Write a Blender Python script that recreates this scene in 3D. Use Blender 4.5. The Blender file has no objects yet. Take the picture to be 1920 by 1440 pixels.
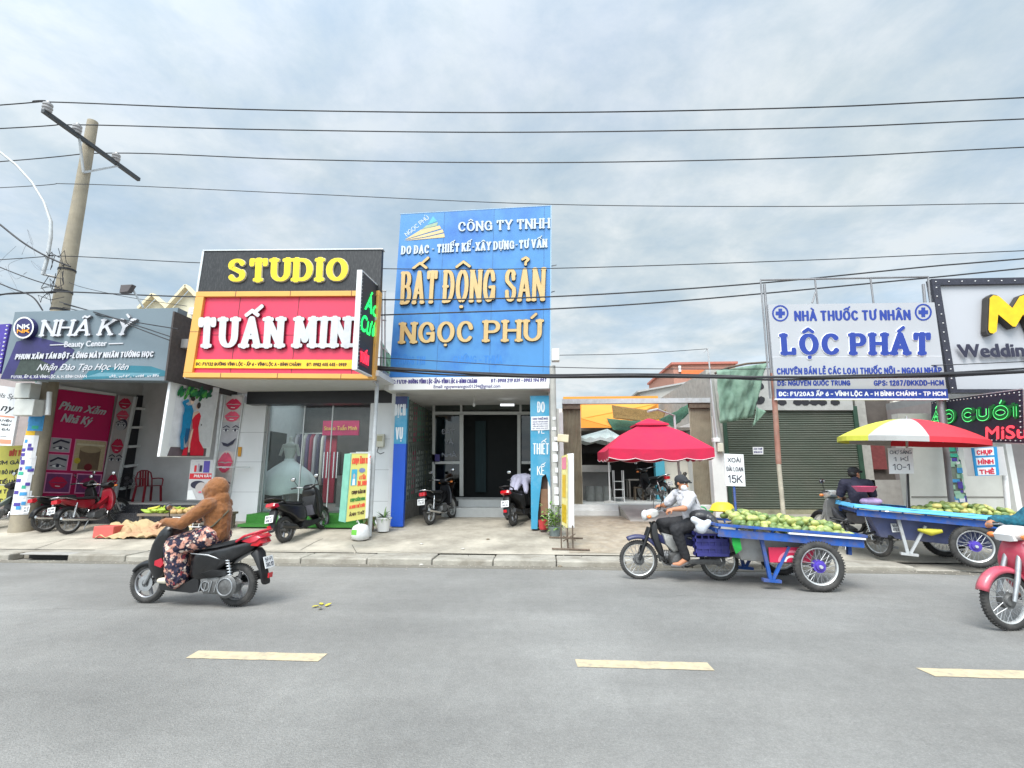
import bpy, bmesh, math, random, unicodedata
from mathutils import Vector as V, Matrix as M4, noise as mnoise
PI = math.pi; R = math.radians
random.seed(7)
S = bpy.context.scene; COL = S.collection
# ------------------------------------------------------------------ camera, sky, sun, exposure
F_PX, CAM_H, YAW, PITCH = 920.0, 1.6, R(3.7), math.atan(165/920)
cam = bpy.data.cameras.new('camera'); cam_o = bpy.data.objects.new('camera', cam); COL.objects.link(cam_o)
cam.sensor_width = 36; cam.lens = 36*F_PX/1920; cam.clip_start = .05; cam.clip_end = 3000
cam_o.location = (0, 0, CAM_H); cam_o.rotation_euler = (PI/2+PITCH, 0, YAW); S.camera = cam_o
SUN_EL, SUN_AZ = R(56), R(196)
W = bpy.data.worlds.new('World'); S.world = W; W.use_nodes = True
nt = W.node_tree; N = nt.nodes; L = nt.links
bg = N['Background']; bg.inputs[1].default_value = .12
sky = N.new('ShaderNodeTexSky'); sky.sky_type = 'NISHITA'; sky.sun_disc = False
sky.sun_elevation = SUN_EL; sky.sun_rotation = SUN_AZ; sky.dust_density = 2.5; sky.air_density = 1.2
tc = N.new('ShaderNodeTexCoord'); sep = N.new('ShaderNodeSeparateXYZ'); L.new(tc.outputs['Generated'], sep.inputs[0])
def wmath(op, a, b=None, c=None):
    n = N.new('ShaderNodeMath'); n.operation = op
    for i, v in enumerate((a, b, c)):
        if v is None: continue
        if isinstance(v, (int, float)): n.inputs[i].default_value = v
        else: L.new(v, n.inputs[i])
    return n.outputs[0]
zc = wmath('ADD', wmath('MAXIMUM', sep.outputs[2], 0.0), .16)
comb = N.new('ShaderNodeCombineXYZ'); L.new(wmath('DIVIDE', sep.outputs[0], zc), comb.inputs[0]); L.new(wmath('DIVIDE', sep.outputs[1], zc), comb.inputs[1])
def wnoise(scale, det, rough, dist=0, off=0):
    mp = N.new('ShaderNodeMapping'); L.new(comb.outputs[0], mp.inputs[0]); mp.inputs['Location'].default_value = (off, off*.7, off)
    n = N.new('ShaderNodeTexNoise'); n.inputs['Scale'].default_value = scale; n.inputs['Detail'].default_value = det
    n.inputs['Roughness'].default_value = rough; n.inputs['Distortion'].default_value = dist
    L.new(mp.outputs[0], n.inputs['Vector']); return n.outputs[0]
def wramp(fac, stops):
    r = N.new('ShaderNodeValToRGB'); L.new(fac, r.inputs[0]); e = r.color_ramp.elements
    while len(e) < len(stops): e.new(.5)
    for k, (p, c) in zip(e, stops): k.position = p; k.color = (*c, 1) if len(c) == 3 else c
    return r.outputs[0]
cl_a = wnoise(.62, 8, .56, .35, 3.1)
cl_b = wnoise(2.1, 8, .6, .25, 9.4)
dens = wmath('ADD', wmath('MULTIPLY', cl_a, .62), wmath('MULTIPLY', cl_b, .38))
cover = wramp(dens, [(.37, (.70,)*3), (.47, (.90,)*3), (.56, (1,)*3)])
shade = wramp(wmath('ADD', wmath('MULTIPLY', wnoise(1.2, 8, .6, .25, 21.0), .5), wmath('MULTIPLY', wnoise(3.2, 8, .62, .2, 5.0), .5)),
              [(.33, (1.44, 1.86, 2.2)), (.42, (1.76, 2.14, 2.42)), (.50, (2.12, 2.42, 2.6)), (.58, (2.6, 2.8, 2.9))])
mx = N.new('ShaderNodeMix'); mx.data_type = 'RGBA'; L.new(cover, mx.inputs[0])
skb = N.new('ShaderNodeMix'); skb.data_type = 'RGBA'; skb.blend_type = 'MULTIPLY'; skb.inputs[0].default_value = 1
L.new(sky.outputs[0], skb.inputs[6]); skb.inputs[7].default_value = (.7, .8, .86, 1)
L.new(skb.outputs[2], mx.inputs[6]); L.new(shade, mx.inputs[7])
dt = N.new('ShaderNodeVectorMath'); dt.operation = 'DOT_PRODUCT'; L.new(tc.outputs['Generated'], dt.inputs[0])
dt.inputs[1].default_value = (math.sin(SUN_AZ)*math.cos(SUN_EL), math.cos(SUN_AZ)*math.cos(SUN_EL), math.sin(SUN_EL))
glow = wmath('ADD', wmath('MULTIPLY', wmath('POWER', wmath('MAXIMUM', dt.outputs['Value'], 0.0), 2.0), 2.2), 1.0)   # thin cloud is brighter around the veiled sun
gl_ = N.new('ShaderNodeVectorMath'); gl_.operation = 'SCALE'; L.new(mx.outputs[2], gl_.inputs[0]); L.new(glow, gl_.inputs['Scale']); L.new(gl_.outputs[0], bg.inputs[0])
sun = bpy.data.lights.new('sun', 'SUN'); sun.energy = 1.4; sun.angle = R(30); sun.color = (1, .965, .91)
sun_o = bpy.data.objects.new('sun', sun); COL.objects.link(sun_o)
sun_o.rotation_euler = (PI/2-SUN_EL, 0, PI-SUN_AZ); sun_o.location = (0, 0, 30)
vs = S.view_settings; vs.view_transform = 'Standard'; vs.look = 'None'; vs.exposure = 1.38; vs.gamma = 1; vs.use_curve_mapping = False
S.cycles.use_denoising = True; S.cycles.max_bounces = 6; S.cycles.transparent_max_bounces = 12
S.cycles.caustics_reflective = False; S.cycles.caustics_refractive = False
# ------------------------------------------------------------------ pixels of the photograph to points of the place
_cy, _sy, _cp, _sp = math.cos(YAW), math.sin(YAW), math.cos(PITCH), math.sin(PITCH)
FWD = V((-_sy*_cp, _cy*_cp, _sp)); RGT = V((_cy, _sy, 0)); UPV = RGT.cross(FWD); EYE = V((0, 0, CAM_H))
def ray(px, py): return FWD+RGT*((px-960)/F_PX)-UPV*((py-720)/F_PX)
def zg(Y): return 0 if Y < 8.85 else .07+(min(max(Y, 9.0), 12.6)-9.0)/3.6*.35
def ay(px, py, Y): d = ray(px, py); return EYE+d*(Y/d.y)
def gz(px, py, z=0): d = ray(px, py); return EYE+d*((z-CAM_H)/d.z)
def ax(px, py, X): d = ray(px, py); return EYE+d*(X/d.x)
class Pl:                                         # an upright plane through two points of the ground plan
    def __init__(s, A, B, lean=0):
        s.a = V((*A, 0)); t = V((B[0]-A[0], B[1]-A[1], 0)).normalized(); s.t = t
        n = V((t.y, -t.x, 0)); s.n = (n*math.cos(lean)+V((0, 0, -math.sin(lean)))).normalized()
    def px(s, x, y):
        d = ray(x, y); return EYE+d*((s.a-EYE).dot(s.n)/d.dot(s.n))
    def q(s, *pp): return Fr([s.px(*p) for p in pp])
def PY(Y): return Pl((0, Y), (1, Y))
class Fr:                                         # a four-cornered frame in space: TL, TR, BR, BL
    def __init__(s, c):
        s.c = [V(p) for p in c]; s.W = ((s.c[1]-s.c[0]).length+(s.c[2]-s.c[3]).length)/2; s.H = ((s.c[0]-s.c[3]).length+(s.c[1]-s.c[2]).length)/2
        s.n = (s.c[1]-s.c[3]).cross(s.c[0]-s.c[2]).normalized()*1
    def p(s, u, v, d=0):                          # u to the right, v upward
        a, b, c, e = s.c; return (e*(1-u)+c*u)*(1-v)+(a*(1-u)+b*u)*v+s.n*d
    def sub(s, u0, v0, u1, v1, d=0): return Fr([s.p(u0, v1, d), s.p(u1, v1, d), s.p(u1, v0, d), s.p(u0, v0, d)])
def rect(x0, x1, z0, z1, Y): return Fr([(x0, Y, z1), (x1, Y, z1), (x1, Y, z0), (x0, Y, z0)])
# ------------------------------------------------------------------ materials
MC = {}
def mat(key, col, rough=.6, metal=0, var=.12, vs_=6, bump=0, bs=40, spec=.5, emit=0, coat=0, streak=0, stretch=None, alpha=1, trans=0, dirt=None, dirt_s=1.3, dirt_amt=.5, sheen=0):
    if key in MC: return MC[key]
    m = bpy.data.materials.new(key); m.use_nodes = True; n = m.node_tree.nodes; l = m.node_tree.links
    b = n['Principled BSDF']; b.inputs['Roughness'].default_value = rough; b.inputs['Metallic'].default_value = metal
    b.inputs['Specular IOR Level'].default_value = spec; b.inputs['Coat Weight'].default_value = coat; b.inputs['Sheen Weight'].default_value = sheen
    tcn = n.new('ShaderNodeTexCoord'); mp = n.new('ShaderNodeMapping'); l.new(tcn.outputs['Object'], mp.inputs[0])
    if stretch: mp.inputs['Scale'].default_value = stretch
    cur = None
    rgb = n.new('ShaderNodeRGB'); rgb.outputs[0].default_value = (*col, 1); cur = rgb.outputs[0]
    if var:
        t = n.new('ShaderNodeTexNoise'); t.inputs['Scale'].default_value = vs_; t.inputs['Detail'].default_value = 6; t.inputs['Roughness'].default_value = .62
        l.new(mp.outputs[0], t.inputs['Vector'])
        mr = n.new('ShaderNodeMapRange'); mr.inputs[1].default_value = .28; mr.inputs[2].default_value = .72; mr.inputs[3].default_value = 1-var; mr.inputs[4].default_value = 1+var
        l.new(t.outputs[0], mr.inputs[0])
        x = n.new('ShaderNodeVectorMath'); x.operation = 'SCALE'; l.new(cur, x.inputs[0]); l.new(mr.outputs[0], x.inputs['Scale']); cur = x.outputs[0]
        rr = n.new('ShaderNodeMapRange'); rr.inputs[3].default_value = max(.03, rough-.1); rr.inputs[4].default_value = min(1, rough+.12); l.new(t.outputs[0], rr.inputs[0]); l.new(rr.outputs[0], b.inputs['Roughness'])
    if dirt:
        t2 = n.new('ShaderNodeTexNoise'); t2.inputs['Scale'].default_value = dirt_s; t2.inputs['Detail'].default_value = 8; t2.inputs['Roughness'].default_value = .68
        mp2 = n.new('ShaderNodeMapping'); l.new(tcn.outputs['Object'], mp2.inputs[0]); mp2.inputs['Location'].default_value = (7.3, 2.1, 4.4)
        if streak: mp2.inputs['Scale'].default_value = (streak, streak, 1)
        l.new(mp2.outputs[0], t2.inputs['Vector'])
        mr2 = n.new('ShaderNodeMapRange'); mr2.inputs[1].default_value = .46; mr2.inputs[2].default_value = .72; mr2.inputs[4].default_value = dirt_amt; l.new(t2.outputs[0], mr2.inputs[0])
        mm = n.new('ShaderNodeMix'); mm.data_type = 'RGBA'; l.new(mr2.outputs[0], mm.inputs[0]); l.new(cur, mm.inputs[6]); mm.inputs[7].default_value = (*dirt, 1); cur = mm.outputs[2]
    l.new(cur, b.inputs['Base Color'])
    if bump:
        t3 = n.new('ShaderNodeTexNoise'); t3.inputs['Scale'].default_value = bs; t3.inputs['Detail'].default_value = 5; l.new(mp.outputs[0], t3.inputs['Vector'])
        bn = n.new('ShaderNodeBump'); bn.inputs['Strength'].default_value = bump; bn.inputs['Distance'].default_value = .02; l.new(t3.outputs[0], bn.inputs['Height']); l.new(bn.outputs[0], b.inputs['Normal'])
    if emit: b.inputs['Emission Color'].default_value = (*col, 1); b.inputs['Emission Strength'].default_value = emit
    if alpha < 1: b.inputs['Alpha'].default_value = alpha
    if trans: b.inputs['Transmission Weight'].default_value = trans
    MC[key] = m; return m
def glass(key='window glass', tint=(.82, .88, .86), refl=.1):
    if key in MC: return MC[key]
    m = bpy.data.materials.new(key); m.use_nodes = True; n = m.node_tree.nodes; l = m.node_tree.links
    o = n['Material Output']; n.remove(n['Principled BSDF'])
    t = n.new('ShaderNodeBsdfTransparent'); t.inputs[0].default_value = (*tint, 1); g = n.new('ShaderNodeBsdfGlossy'); g.inputs['Roughness'].default_value = .02
    f = n.new('ShaderNodeFresnel'); f.inputs[0].default_value = 1.45; a = n.new('ShaderNodeMath'); a.operation = 'ADD'; a.inputs[1].default_value = refl; l.new(f.outputs[0], a.inputs[0])
    mxs = n.new('ShaderNodeMixShader'); l.new(a.outputs[0], mxs.inputs[0]); l.new(t.outputs[0], mxs.inputs[1]); l.new(g.outputs[0], mxs.inputs[2]); l.new(mxs.outputs[0], o.inputs[0])
    MC[key] = m; return m
def srgb(r, g, b):
    f = lambda c: c/12.92 if c <= .04045 else ((c+.055)/1.055)**2.4
    return (f(r/255), f(g/255), f(b/255))
# ------------------------------------------------------------------ mesh builder
class MB:
    def __init__(s): s.v = []; s.f = []; s.mi = []; s.m = 0; s.T = None; s.sm = []; s.smooth = False
    def add(s, vs, fs):
        b = len(s.v); T = s.T
        s.v += [(T @ V(p)) if T else V(p) for p in vs]
        for f in fs: s.f.append([b+i for i in f]); s.mi.append(s.m)
        return s
    def box(s, x0, x1, y0, y1, z0, z1):
        p = [(x0,y0,z0),(x1,y0,z0),(x1,y1,z0),(x0,y1,z0),(x0,y0,z1),(x1,y0,z1),(x1,y1,z1),(x0,y1,z1)]
        return s.add(p, [(3,2,1,0),(4,5,6,7),(0,1,5,4),(1,2,6,5),(2,3,7,6),(3,0,4,7)])
    def obox(s, c, size, rot=(0,0,0)):
        from mathutils import Euler
        m = Euler(rot).to_matrix(); a, b, d = (q/2 for q in size); c = V(c)
        p = [c+m@V((i*a, j*b, k*d)) for k in (-1,1) for (i,j) in ((-1,-1),(1,-1),(1,1),(-1,1))]
        return s.add(p, [(3,2,1,0),(4,5,6,7),(0,1,5,4),(1,2,6,5),(2,3,7,6),(3,0,4,7)])
    def bar(s, a, b, w, h=None):                     # a straight bar of square section from a to b
        h = h or w; a = V(a); b = V(b); d = (b-a).normalized(); u = V((0,0,1)) if abs(d.z) < .9 else V((1,0,0))
        x = d.cross(u).normalized()*w/2; y = x.cross(d).normalized()*h/2
        p = [q+i*x+j*y for q in (a, b) for (i, j) in ((-1,-1),(1,-1),(1,1),(-1,1))]
        return s.add(p, [(3,2,1,0),(4,5,6,7),(0,1,5,4),(1,2,6,5),(2,3,7,6),(3,0,4,7)])
    def face(s, *p): return s.add(p, [tuple(range(len(p)))])
    def slab(s, fr, d0, d1, u0=0, v0=0, u1=1, v1=1):   # a plate on a frame, from depth d0 to d1 in front of it
        p = [fr.p(u, v, d) for d in (d0, d1) for (u, v) in ((u0,v0),(u1,v0),(u1,v1),(u0,v1))]
        return s.add(p, [(3,2,1,0),(4,5,6,7),(0,1,5,4),(1,2,6,5),(2,3,7,6),(3,0,4,7)])
    def plate(s, fr, d, u0=0, v0=0, u1=1, v1=1): return s.face(fr.p(u0,v0,d), fr.p(u1,v0,d), fr.p(u1,v1,d), fr.p(u0,v1,d))
    def poly(s, fr, d, pts): return s.face(*[fr.p(u, v, d) for u, v in pts])
    def ell(s, fr, d, cu, cv, ru, rv, n=18, a0=0, a1=360, rot=0):
        c, q = math.cos(R(rot)), math.sin(R(rot)); o = []
        for i in range(n if a1-a0 >= 360 else n+1):
            t = R(a0+(a1-a0)*i/n); x, y = ru*math.cos(t)*fr.W, rv*math.sin(t)*fr.H
            o.append((cu+(x*c-y*q)/fr.W, cv+(x*q+y*c)/fr.H))
        return s.poly(fr, d, o)
    def tube(s, path, r, n=8, cap=True):
        path = [V(p) for p in path]; k = len(path); rs = r if isinstance(r, (list, tuple)) else [r]*k
        vs = []; fs = []; pu = None
        for i, p in enumerate(path):
            t = (path[min(i+1, k-1)]-path[max(i-1, 0)]).normalized()
            if pu is None: pu = V((0,0,1)) if abs(t.z) < .9 else V((1,0,0))
            x = t.cross(pu)
            if x.length < 1e-4: x = t.cross(V((0,1,0)))
            x.normalize(); y = x.cross(t).normalized(); pu = y
            vs += [p+rs[i]*(math.cos(2*PI*j/n)*x+math.sin(2*PI*j/n)*y) for j in range(n)]
        for i in range(k-1):
            for j in range(n): fs.append((i*n+j, i*n+(j+1)%n, (i+1)*n+(j+1)%n, (i+1)*n+j))
        if cap: fs += [tuple(range(n))[::-1], tuple((k-1)*n+j for j in range(n))]
        return s.add(vs, fs)
    def lathe(s, prof, c=(0,0,0), n=20, ax='z', a0=0, a1=2*PI, sx=1, sy=1):
        full = abs(a1-a0-2*PI) < 1e-6; m = n if full else n+1; vs = []; fs = []; c = V(c); k = len(prof)
        for (r, z) in prof:
            for j in range(m):
                t = a0+(a1-a0)*j/n; x, y = r*math.cos(t)*sx, r*math.sin(t)*sy
                vs.append(c+(V((x,y,z)) if ax == 'z' else V((x,z,y)) if ax == 'y' else V((z,x,y))))
        for i in range(k-1):
            for j in range(n): q = (j+1) % m; fs.append((i*m+j, i*m+q, (i+1)*m+q, (i+1)*m+j))
        if full:
            if prof[0][0] > 1e-4: fs.append(tuple(range(m))[::-1])
            if prof[-1][0] > 1e-4: fs.append(tuple((k-1)*m+j for j in range(m)))
        return s.add(vs, fs)
    def torus(s, c, Rr, r, ax='y', n=28, m=8, a0=0, a1=2*PI, sq=1):
        full = abs(a1-a0-2*PI) < 1e-6; c = V(c); k = n if full else n+1; vs = []; fs = []
        for i in range(k):
            t = a0+(a1-a0)*i/n
            for j in range(m):
                q = 2*PI*j/m; rr = Rr+r*math.cos(q); w = r*sq*math.sin(q)
                p = (rr*math.cos(t), w, rr*math.sin(t)) if ax == 'y' else (rr*math.cos(t), rr*math.sin(t), w) if ax == 'z' else (w, rr*math.cos(t), rr*math.sin(t))
                vs.append(c+V(p))
        for i in range(n):
            for j in range(m): fs.append((i*m+j, ((i+1)%k)*m+j, ((i+1)%k)*m+(j+1)%m, i*m+(j+1)%m))
        return s.add(vs, fs)
    def ball(s, c, r, n=14, m=9, rot=None):
        c = V(c); r = (r,)*3 if isinstance(r, (int, float)) else r; vs = []; fs = []
        for i in range(m+1):
            t = PI*i/m-PI/2
            for j in range(n):
                q = 2*PI*j/n; p = V((r[0]*math.cos(t)*math.cos(q), r[1]*math.cos(t)*math.sin(q), r[2]*math.sin(t)))
                vs.append(c+(rot@p if rot else p))
        for i in range(m):
            for j in range(n): fs.append((i*n+j, i*n+(j+1)%n, (i+1)*n+(j+1)%n, (i+1)*n+j))
        return s.add(vs, fs)
    def cap(s, a, b, ra, rb, n=12):                    # a tapered limb with round ends
        a = V(a); b = V(b); d = b-a; ln = d.length
        if ln < 1e-5: return s.ball(a, ra)
        d.normalize(); path = []; rs = []
        for t in (-88, -60, -30, 0): path.append(a+d*ra*math.sin(R(t))); rs.append(max(ra*math.cos(R(t)), ra*.04))
        for t in (0, 30, 60, 88): path.append(b+d*rb*math.sin(R(t))); rs.append(max(rb*math.cos(R(t)), rb*.04))
        return s.tube(path, rs, n)
    def pill(s, prof, w, k=.86, c=0, edge=.55, wf=None, lift=0):  # side profile (x,z) swept over the width with rounded flanks
        cx = sum(p[0] for p in prof)/len(prof); cz = sum(p[1] for p in prof)/len(prof); n = len(prof); vs = []; fs = []
        secs = [(-1, k), (-edge-.25, .5*(1+k)+.03), (-edge, 1), (edge, 1), (edge+.25, .5*(1+k)+.03), (1, k)]
        for (q, kk) in secs:
            for (x, z) in prof: vs.append((cx+(x-cx)*kk, c+q*w*(wf(x, z) if wf else 1), cz+(z-cz)*kk))
        for i in range(len(secs)-1):
            for j in range(n): fs.append((i*n+j, i*n+(j+1)%n, (i+1)*n+(j+1)%n, (i+1)*n+j))
        fs += [tuple(range(n))[::-1], tuple((len(secs)-1)*n+j for j in range(n))]
        return s.add(vs, fs)
    def grid(s, f, nu, nv):
        vs = [f(i/nu, j/nv) for j in range(nv+1) for i in range(nu+1)]
        return s.add(vs, [(j*(nu+1)+i, j*(nu+1)+i+1, (j+1)*(nu+1)+i+1, (j+1)*(nu+1)+i) for j in range(nv) for i in range(nu)])
    def build(s, name, mats, parent=None, smooth=None, bevel=0, local=False, solid=0, origin=None, remesh=0, subd=0, fix=True):
        me = bpy.data.meshes.new(name); mats = mats if isinstance(mats, (list, tuple)) else [mats]
        off = V((0,0,0))
        if not local:
            if parent is not None: off = world_loc(parent)
            elif origin is not None: off = V(origin)
            elif s.v:
                xs = [p.x for p in s.v]; ys = [p.y for p in s.v]; off = V(((min(xs)+max(xs))/2, (min(ys)+max(ys))/2, min(p.z for p in s.v)))
        me.from_pydata([p-off for p in s.v], [], s.f)
        for m in mats: me.materials.append(m)
        me.polygons.foreach_set('material_index', s.mi)
        if fix and not s.flat2d():
            bm = bmesh.new(); bm.from_mesh(me); bmesh.ops.recalc_face_normals(bm, faces=bm.faces[:]); bm.to_mesh(me); bm.free()
        me.validate(); me.update()
        o = bpy.data.objects.new(name, me); COL.objects.link(o)
        if parent is not None: o.parent = parent
        elif not local: o.location = off
        if smooth is not None: me.shade_smooth(); me.set_sharp_from_angle(angle=R(smooth))
        if remesh:
            md = o.modifiers.new('remesh', 'REMESH'); md.mode = 'VOXEL'; md.voxel_size = remesh; md.use_smooth_shade = True
            sm = o.modifiers.new('smooth', 'SMOOTH'); sm.factor = .5; sm.iterations = 3
        if bevel:
            md = o.modifiers.new('bevel', 'BEVEL'); md.width = bevel; md.segments = 2; md.limit_method = 'ANGLE'; md.angle_limit = R(35)
        if solid: md = o.modifiers.new('solid', 'SOLIDIFY'); md.thickness = solid; md.offset = 0
        if subd: md = o.modifiers.new('sub', 'SUBSURF'); md.levels = subd; md.render_levels = subd
        return o
    def flat2d(s): return False
def world_loc(o):
    p = V((0,0,0))
    while o is not None: p = p+o.location; o = o.parent
    return p
def tag(o, label=None, cat=None, group=None, kind=None):
    for k, v in (('label', label), ('category', cat), ('group', group), ('kind', kind)):
        if v: o[k] = v
    return o
def thing(name, label, cat, loc=(0,0,0), rz=0, group=None):
    o = bpy.data.objects.new(name, None); COL.objects.link(o); o.empty_display_size = .1
    o.location = loc; o.rotation_euler = (0, 0, rz); return tag(o, label, cat, group)
def struct(o): o['kind'] = 'structure'; return o
def copy_tree(o, parent=None):
    c = o.copy(); COL.objects.link(c)
    if parent is not None: c.parent = parent
    for ch in list(o.children): copy_tree(ch, c)
    return c
# ------------------------------------------------------------------ lettering: every capital is drawn with strokes, so that its weight and serifs can follow the sign
GL = {
'A':(.78,'M0,0 L.39,1 L.78,0|M.14,.32 L.64,.32'),'B':(.66,'M0,0 L0,1|M0,1 L.36,1 A.36,.77,.24,.23,90,-90 L0,.54|M0,.54 L.38,.54 A.38,.27,.28,.27,90,-90 L0,0'),
'C':(.74,'A.4,.5,.4,.5,42,318'),'D':(.72,'M0,0 L0,1|M0,1 L.3,1 A.3,.5,.42,.5,90,-90 L0,0'),'Đ':(.76,'M.06,0 L.06,1|M.06,1 L.34,1 A.34,.5,.42,.5,90,-90 L.06,0|M-.08,.5 L.3,.5'),
'E':(.58,'M0,0 L0,1|M0,1 L.56,1|M0,.52 L.48,.52|M0,0 L.58,0'),'F':(.56,'M0,0 L0,1|M0,1 L.56,1|M0,.52 L.46,.52'),
'G':(.78,'A.4,.5,.4,.5,42,340|M.44,.44 L.78,.44 L.78,.08'),'H':(.72,'M0,0 L0,1|M.72,0 L.72,1|M0,.52 L.72,.52'),'I':(.08,'M.04,0 L.04,1'),
'J':(.5,'M.46,1 L.46,.3 A.24,.25,.22,.25,0,-180'),'K':(.7,'M0,0 L0,1|M.66,1 L.04,.42|M.24,.6 L.7,0'),'L':(.56,'M0,1 L0,0|M0,0 L.56,0'),
'M':(.9,'M0,0 L.03,1|M.03,1 L.45,.22 L.87,1|M.87,1 L.9,0'),'N':(.74,'M0,0 L0,1|M0,1 L.74,0|M.74,0 L.74,1'),'O':(.82,'A.41,.5,.41,.5,90,450'),
'P':(.64,'M0,0 L0,1|M0,1 L.34,1 A.34,.73,.29,.27,90,-90 L0,.46'),'Q':(.82,'A.41,.5,.41,.5,90,450|M.5,.25 L.84,-.06'),
'R':(.68,'M0,0 L0,1|M0,1 L.34,1 A.34,.75,.27,.25,90,-90 L0,.5|M.3,.5 L.68,0'),
'S':(.66,'A.33,.75,.31,.25,25,205 L.08,.62 L.56,.4 A.33,.26,.32,.26,30,-155'),'T':(.72,'M0,1 L.72,1|M.36,1 L.36,0'),'U':(.72,'M0,1 L0,.36 A.36,.36,.36,.36,180,360 L.72,1'),
'V':(.76,'M0,1 L.38,0 L.76,1'),'W':(1.1,'M0,1 L.27,0 L.55,.9 L.83,0 L1.1,1'),'X':(.72,'M0,0 L.72,1|M0,1 L.72,0'),'Y':(.74,'M0,1 L.37,.46 L.74,1|M.37,.46 L.37,0'),'Z':(.66,'M0,1 L.64,1 L0,0 L.66,0'),
'0':(.6,'A.3,.5,.3,.5,90,450'),'1':(.34,'M0,.78 L.26,1 L.26,0'),'2':(.6,'A.3,.72,.28,.28,165,-25 L0,0 L.6,0'),'3':(.58,'A.28,.75,.26,.25,150,-90|A.28,.27,.3,.27,90,-150'),
'4':(.64,'M.48,0 L.48,1 L0,.3 L.64,.3'),'5':(.6,'M.54,1 L.1,1 L.05,.55 A.29,.33,.3,.33,130,-150'),'6':(.6,'M.5,1 L.05,.42|A.3,.3,.29,.3,90,450'),'7':(.58,'M0,1 L.58,1 L.2,0'),
'8':(.6,'A.3,.76,.25,.24,90,450|A.3,.27,.3,.27,90,450'),'9':(.6,'A.3,.7,.29,.3,90,450|M.56,.6 L.14,0'),
'-':(.36,'M0,.45 L.36,.45'),'/':(.42,'M0,-.08 L.42,1.05'),':':(.1,'M.05,.1 L.05,.16|M.05,.6 L.05,.66'),'.':(.1,'M.05,.0 L.05,.06'),',':(.12,'M.08,.05 L.02,-.16'),
'+':(.5,'M0,.5 L.5,.5|M.25,.25 L.25,.75'),' ':(.3,''),
'@':(.9,'A.45,.42,.44,.5,-40,300|A.45,.42,.18,.22,90,450')}
SERIF = {'B':[],'C':[(.7,.83)],'S':[]}
def parse(path):
    out = []
    for st in path.split('|'):
        pts = []
        for tk in st.split():
            n = [float(q) for q in tk[1:].split(',')] if True else 0
            if tk[0] in 'ML': pts.append((n[0], n[1]))
            else:
                cx, cy, rx, ry, a0, a1 = n; k = max(4, int(abs(a1-a0)/18))
                for i in range(k+1):
                    t = R(a0+(a1-a0)*i/k); p = (cx+rx*math.cos(t), cy+ry*math.sin(t))
                    if not pts or math.hypot(p[0]-pts[-1][0], p[1]-pts[-1][1]) > 1e-3: pts.append(p)
        if len(pts) > 1: out.append(pts)
    return out
GP = {k: (w, parse(p) if p else []) for k, (w, p) in GL.items()}
MARK = {'\u0301':[[(-.06,.0),(.14,.2)]],'\u0300':[[(-.14,.2),(.06,.0)]],'\u0309':[[(-.08,.2),(.02,.26),(.1,.19),(.02,.1),(.02,.02)]],'\u0303':[[(-.2,.04),(-.1,.14),(.06,.04),(.2,.14)]],
 '\u0323':[[(-.02,-1.24),(.02,-1.24)]],'\u0302':[[(-.2,0),(0,.17),(.2,0)]],'\u0306':[[(-.18,.16),(-.08,.03),(.08,.03),(.18,.16)]],'\u031b':[]}
def ribbon(mb, fr, W, H, pts, wv, wh, d0, d1, cap=True, side=1):
    # pts in metres on the frame; stroke width wv for uprights and wh for level strokes
    segs = [[pts[0]]]; dd0 = d1; closed = math.hypot(pts[0][0]-pts[-1][0], pts[0][1]-pts[-1][1]) < 1e-4
    if closed: cap = False
    for i in range(1, len(pts)):
        segs[-1].append(pts[i])
        if i < len(pts)-1:
            a = V(pts[i])-V(pts[i-1]); b = V(pts[i+1])-V(pts[i])
            if a.length > 1e-7 and b.length > 1e-7 and a.angle(b) > R(48): segs.append([pts[i]])
    for si, sg in enumerate(segs):
        d1 = dd0+si*.0011
        k = len(sg); lf = []; rt = []
        for i, p in enumerate(sg):
            t = V(sg[min(i+1, k-1)])-V(sg[max(i-1, 0)])
            if closed and i in (0, k-1) and len(segs) == 1: t = V(sg[1])-V(sg[-2])
            if t.length < 1e-9: continue
            t.normalize(); w = (wh+(wv-wh)*abs(t.y)**1.5)/2; n = V((-t.y, t.x))
            if i == 0 and cap: lf0 = [V(p)+w*(math.cos(a)*n-math.sin(a)*t) for a in (R(60), R(30))]; rt0 = [V(p)+w*(-math.cos(a)*n-math.sin(a)*t) for a in (R(60), R(30))]; lf += lf0; rt += rt0
            lf.append(V(p)+w*n); rt.append(V(p)-w*n)
            if i == k-1 and cap: lf += [V(p)+w*(math.cos(a)*n+math.sin(a)*t) for a in (R(30), R(60))]; rt += [V(p)+w*(-math.cos(a)*n+math.sin(a)*t) for a in (R(30), R(60))]
        m = len(lf); P = lambda q, d: fr.p(q.x/W, q.y/H, d)
        vs = [P(q, d1) for q in rt]+[P(q, d1) for q in lf]
        fs = [(i, i+1, m+i+1, m+i) for i in range(m-1)]
        mb.m = 0; mb.add(vs, fs)
        if d1-d0 > .004:
            mb.m = side
            loop = list(range(m))+[m+i for i in range(m-1, -1, -1)]; pl = rt+lf[::-1]
            vs2 = [vs[i] for i in loop]+[P(q, d0) for q in pl]; k2 = 2*m
            mb.add(vs2, [((i+1) % k2, i, k2+i, k2+(i+1) % k2) for i in range(k2)]); mb.m = 0
_stag = [0]
def spacing(s, W, H, wv, slab):
    b = ['Đ' if c == 'Đ' else unicodedata.normalize('NFD', c)[0].upper() for c in s]; b = [c for c in b if c in GP]
    G = sum(GP[c][0] for c in b)+.12*b.count(' '); k = max(0, len(b)-1-b.count(' ')); m = H*(wv*1.05+slab*.14)
    sx = max((W-wv*H-k*m)/max(G+.07*k, .01), .12*H); return m/sx+.07, sx
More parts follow.
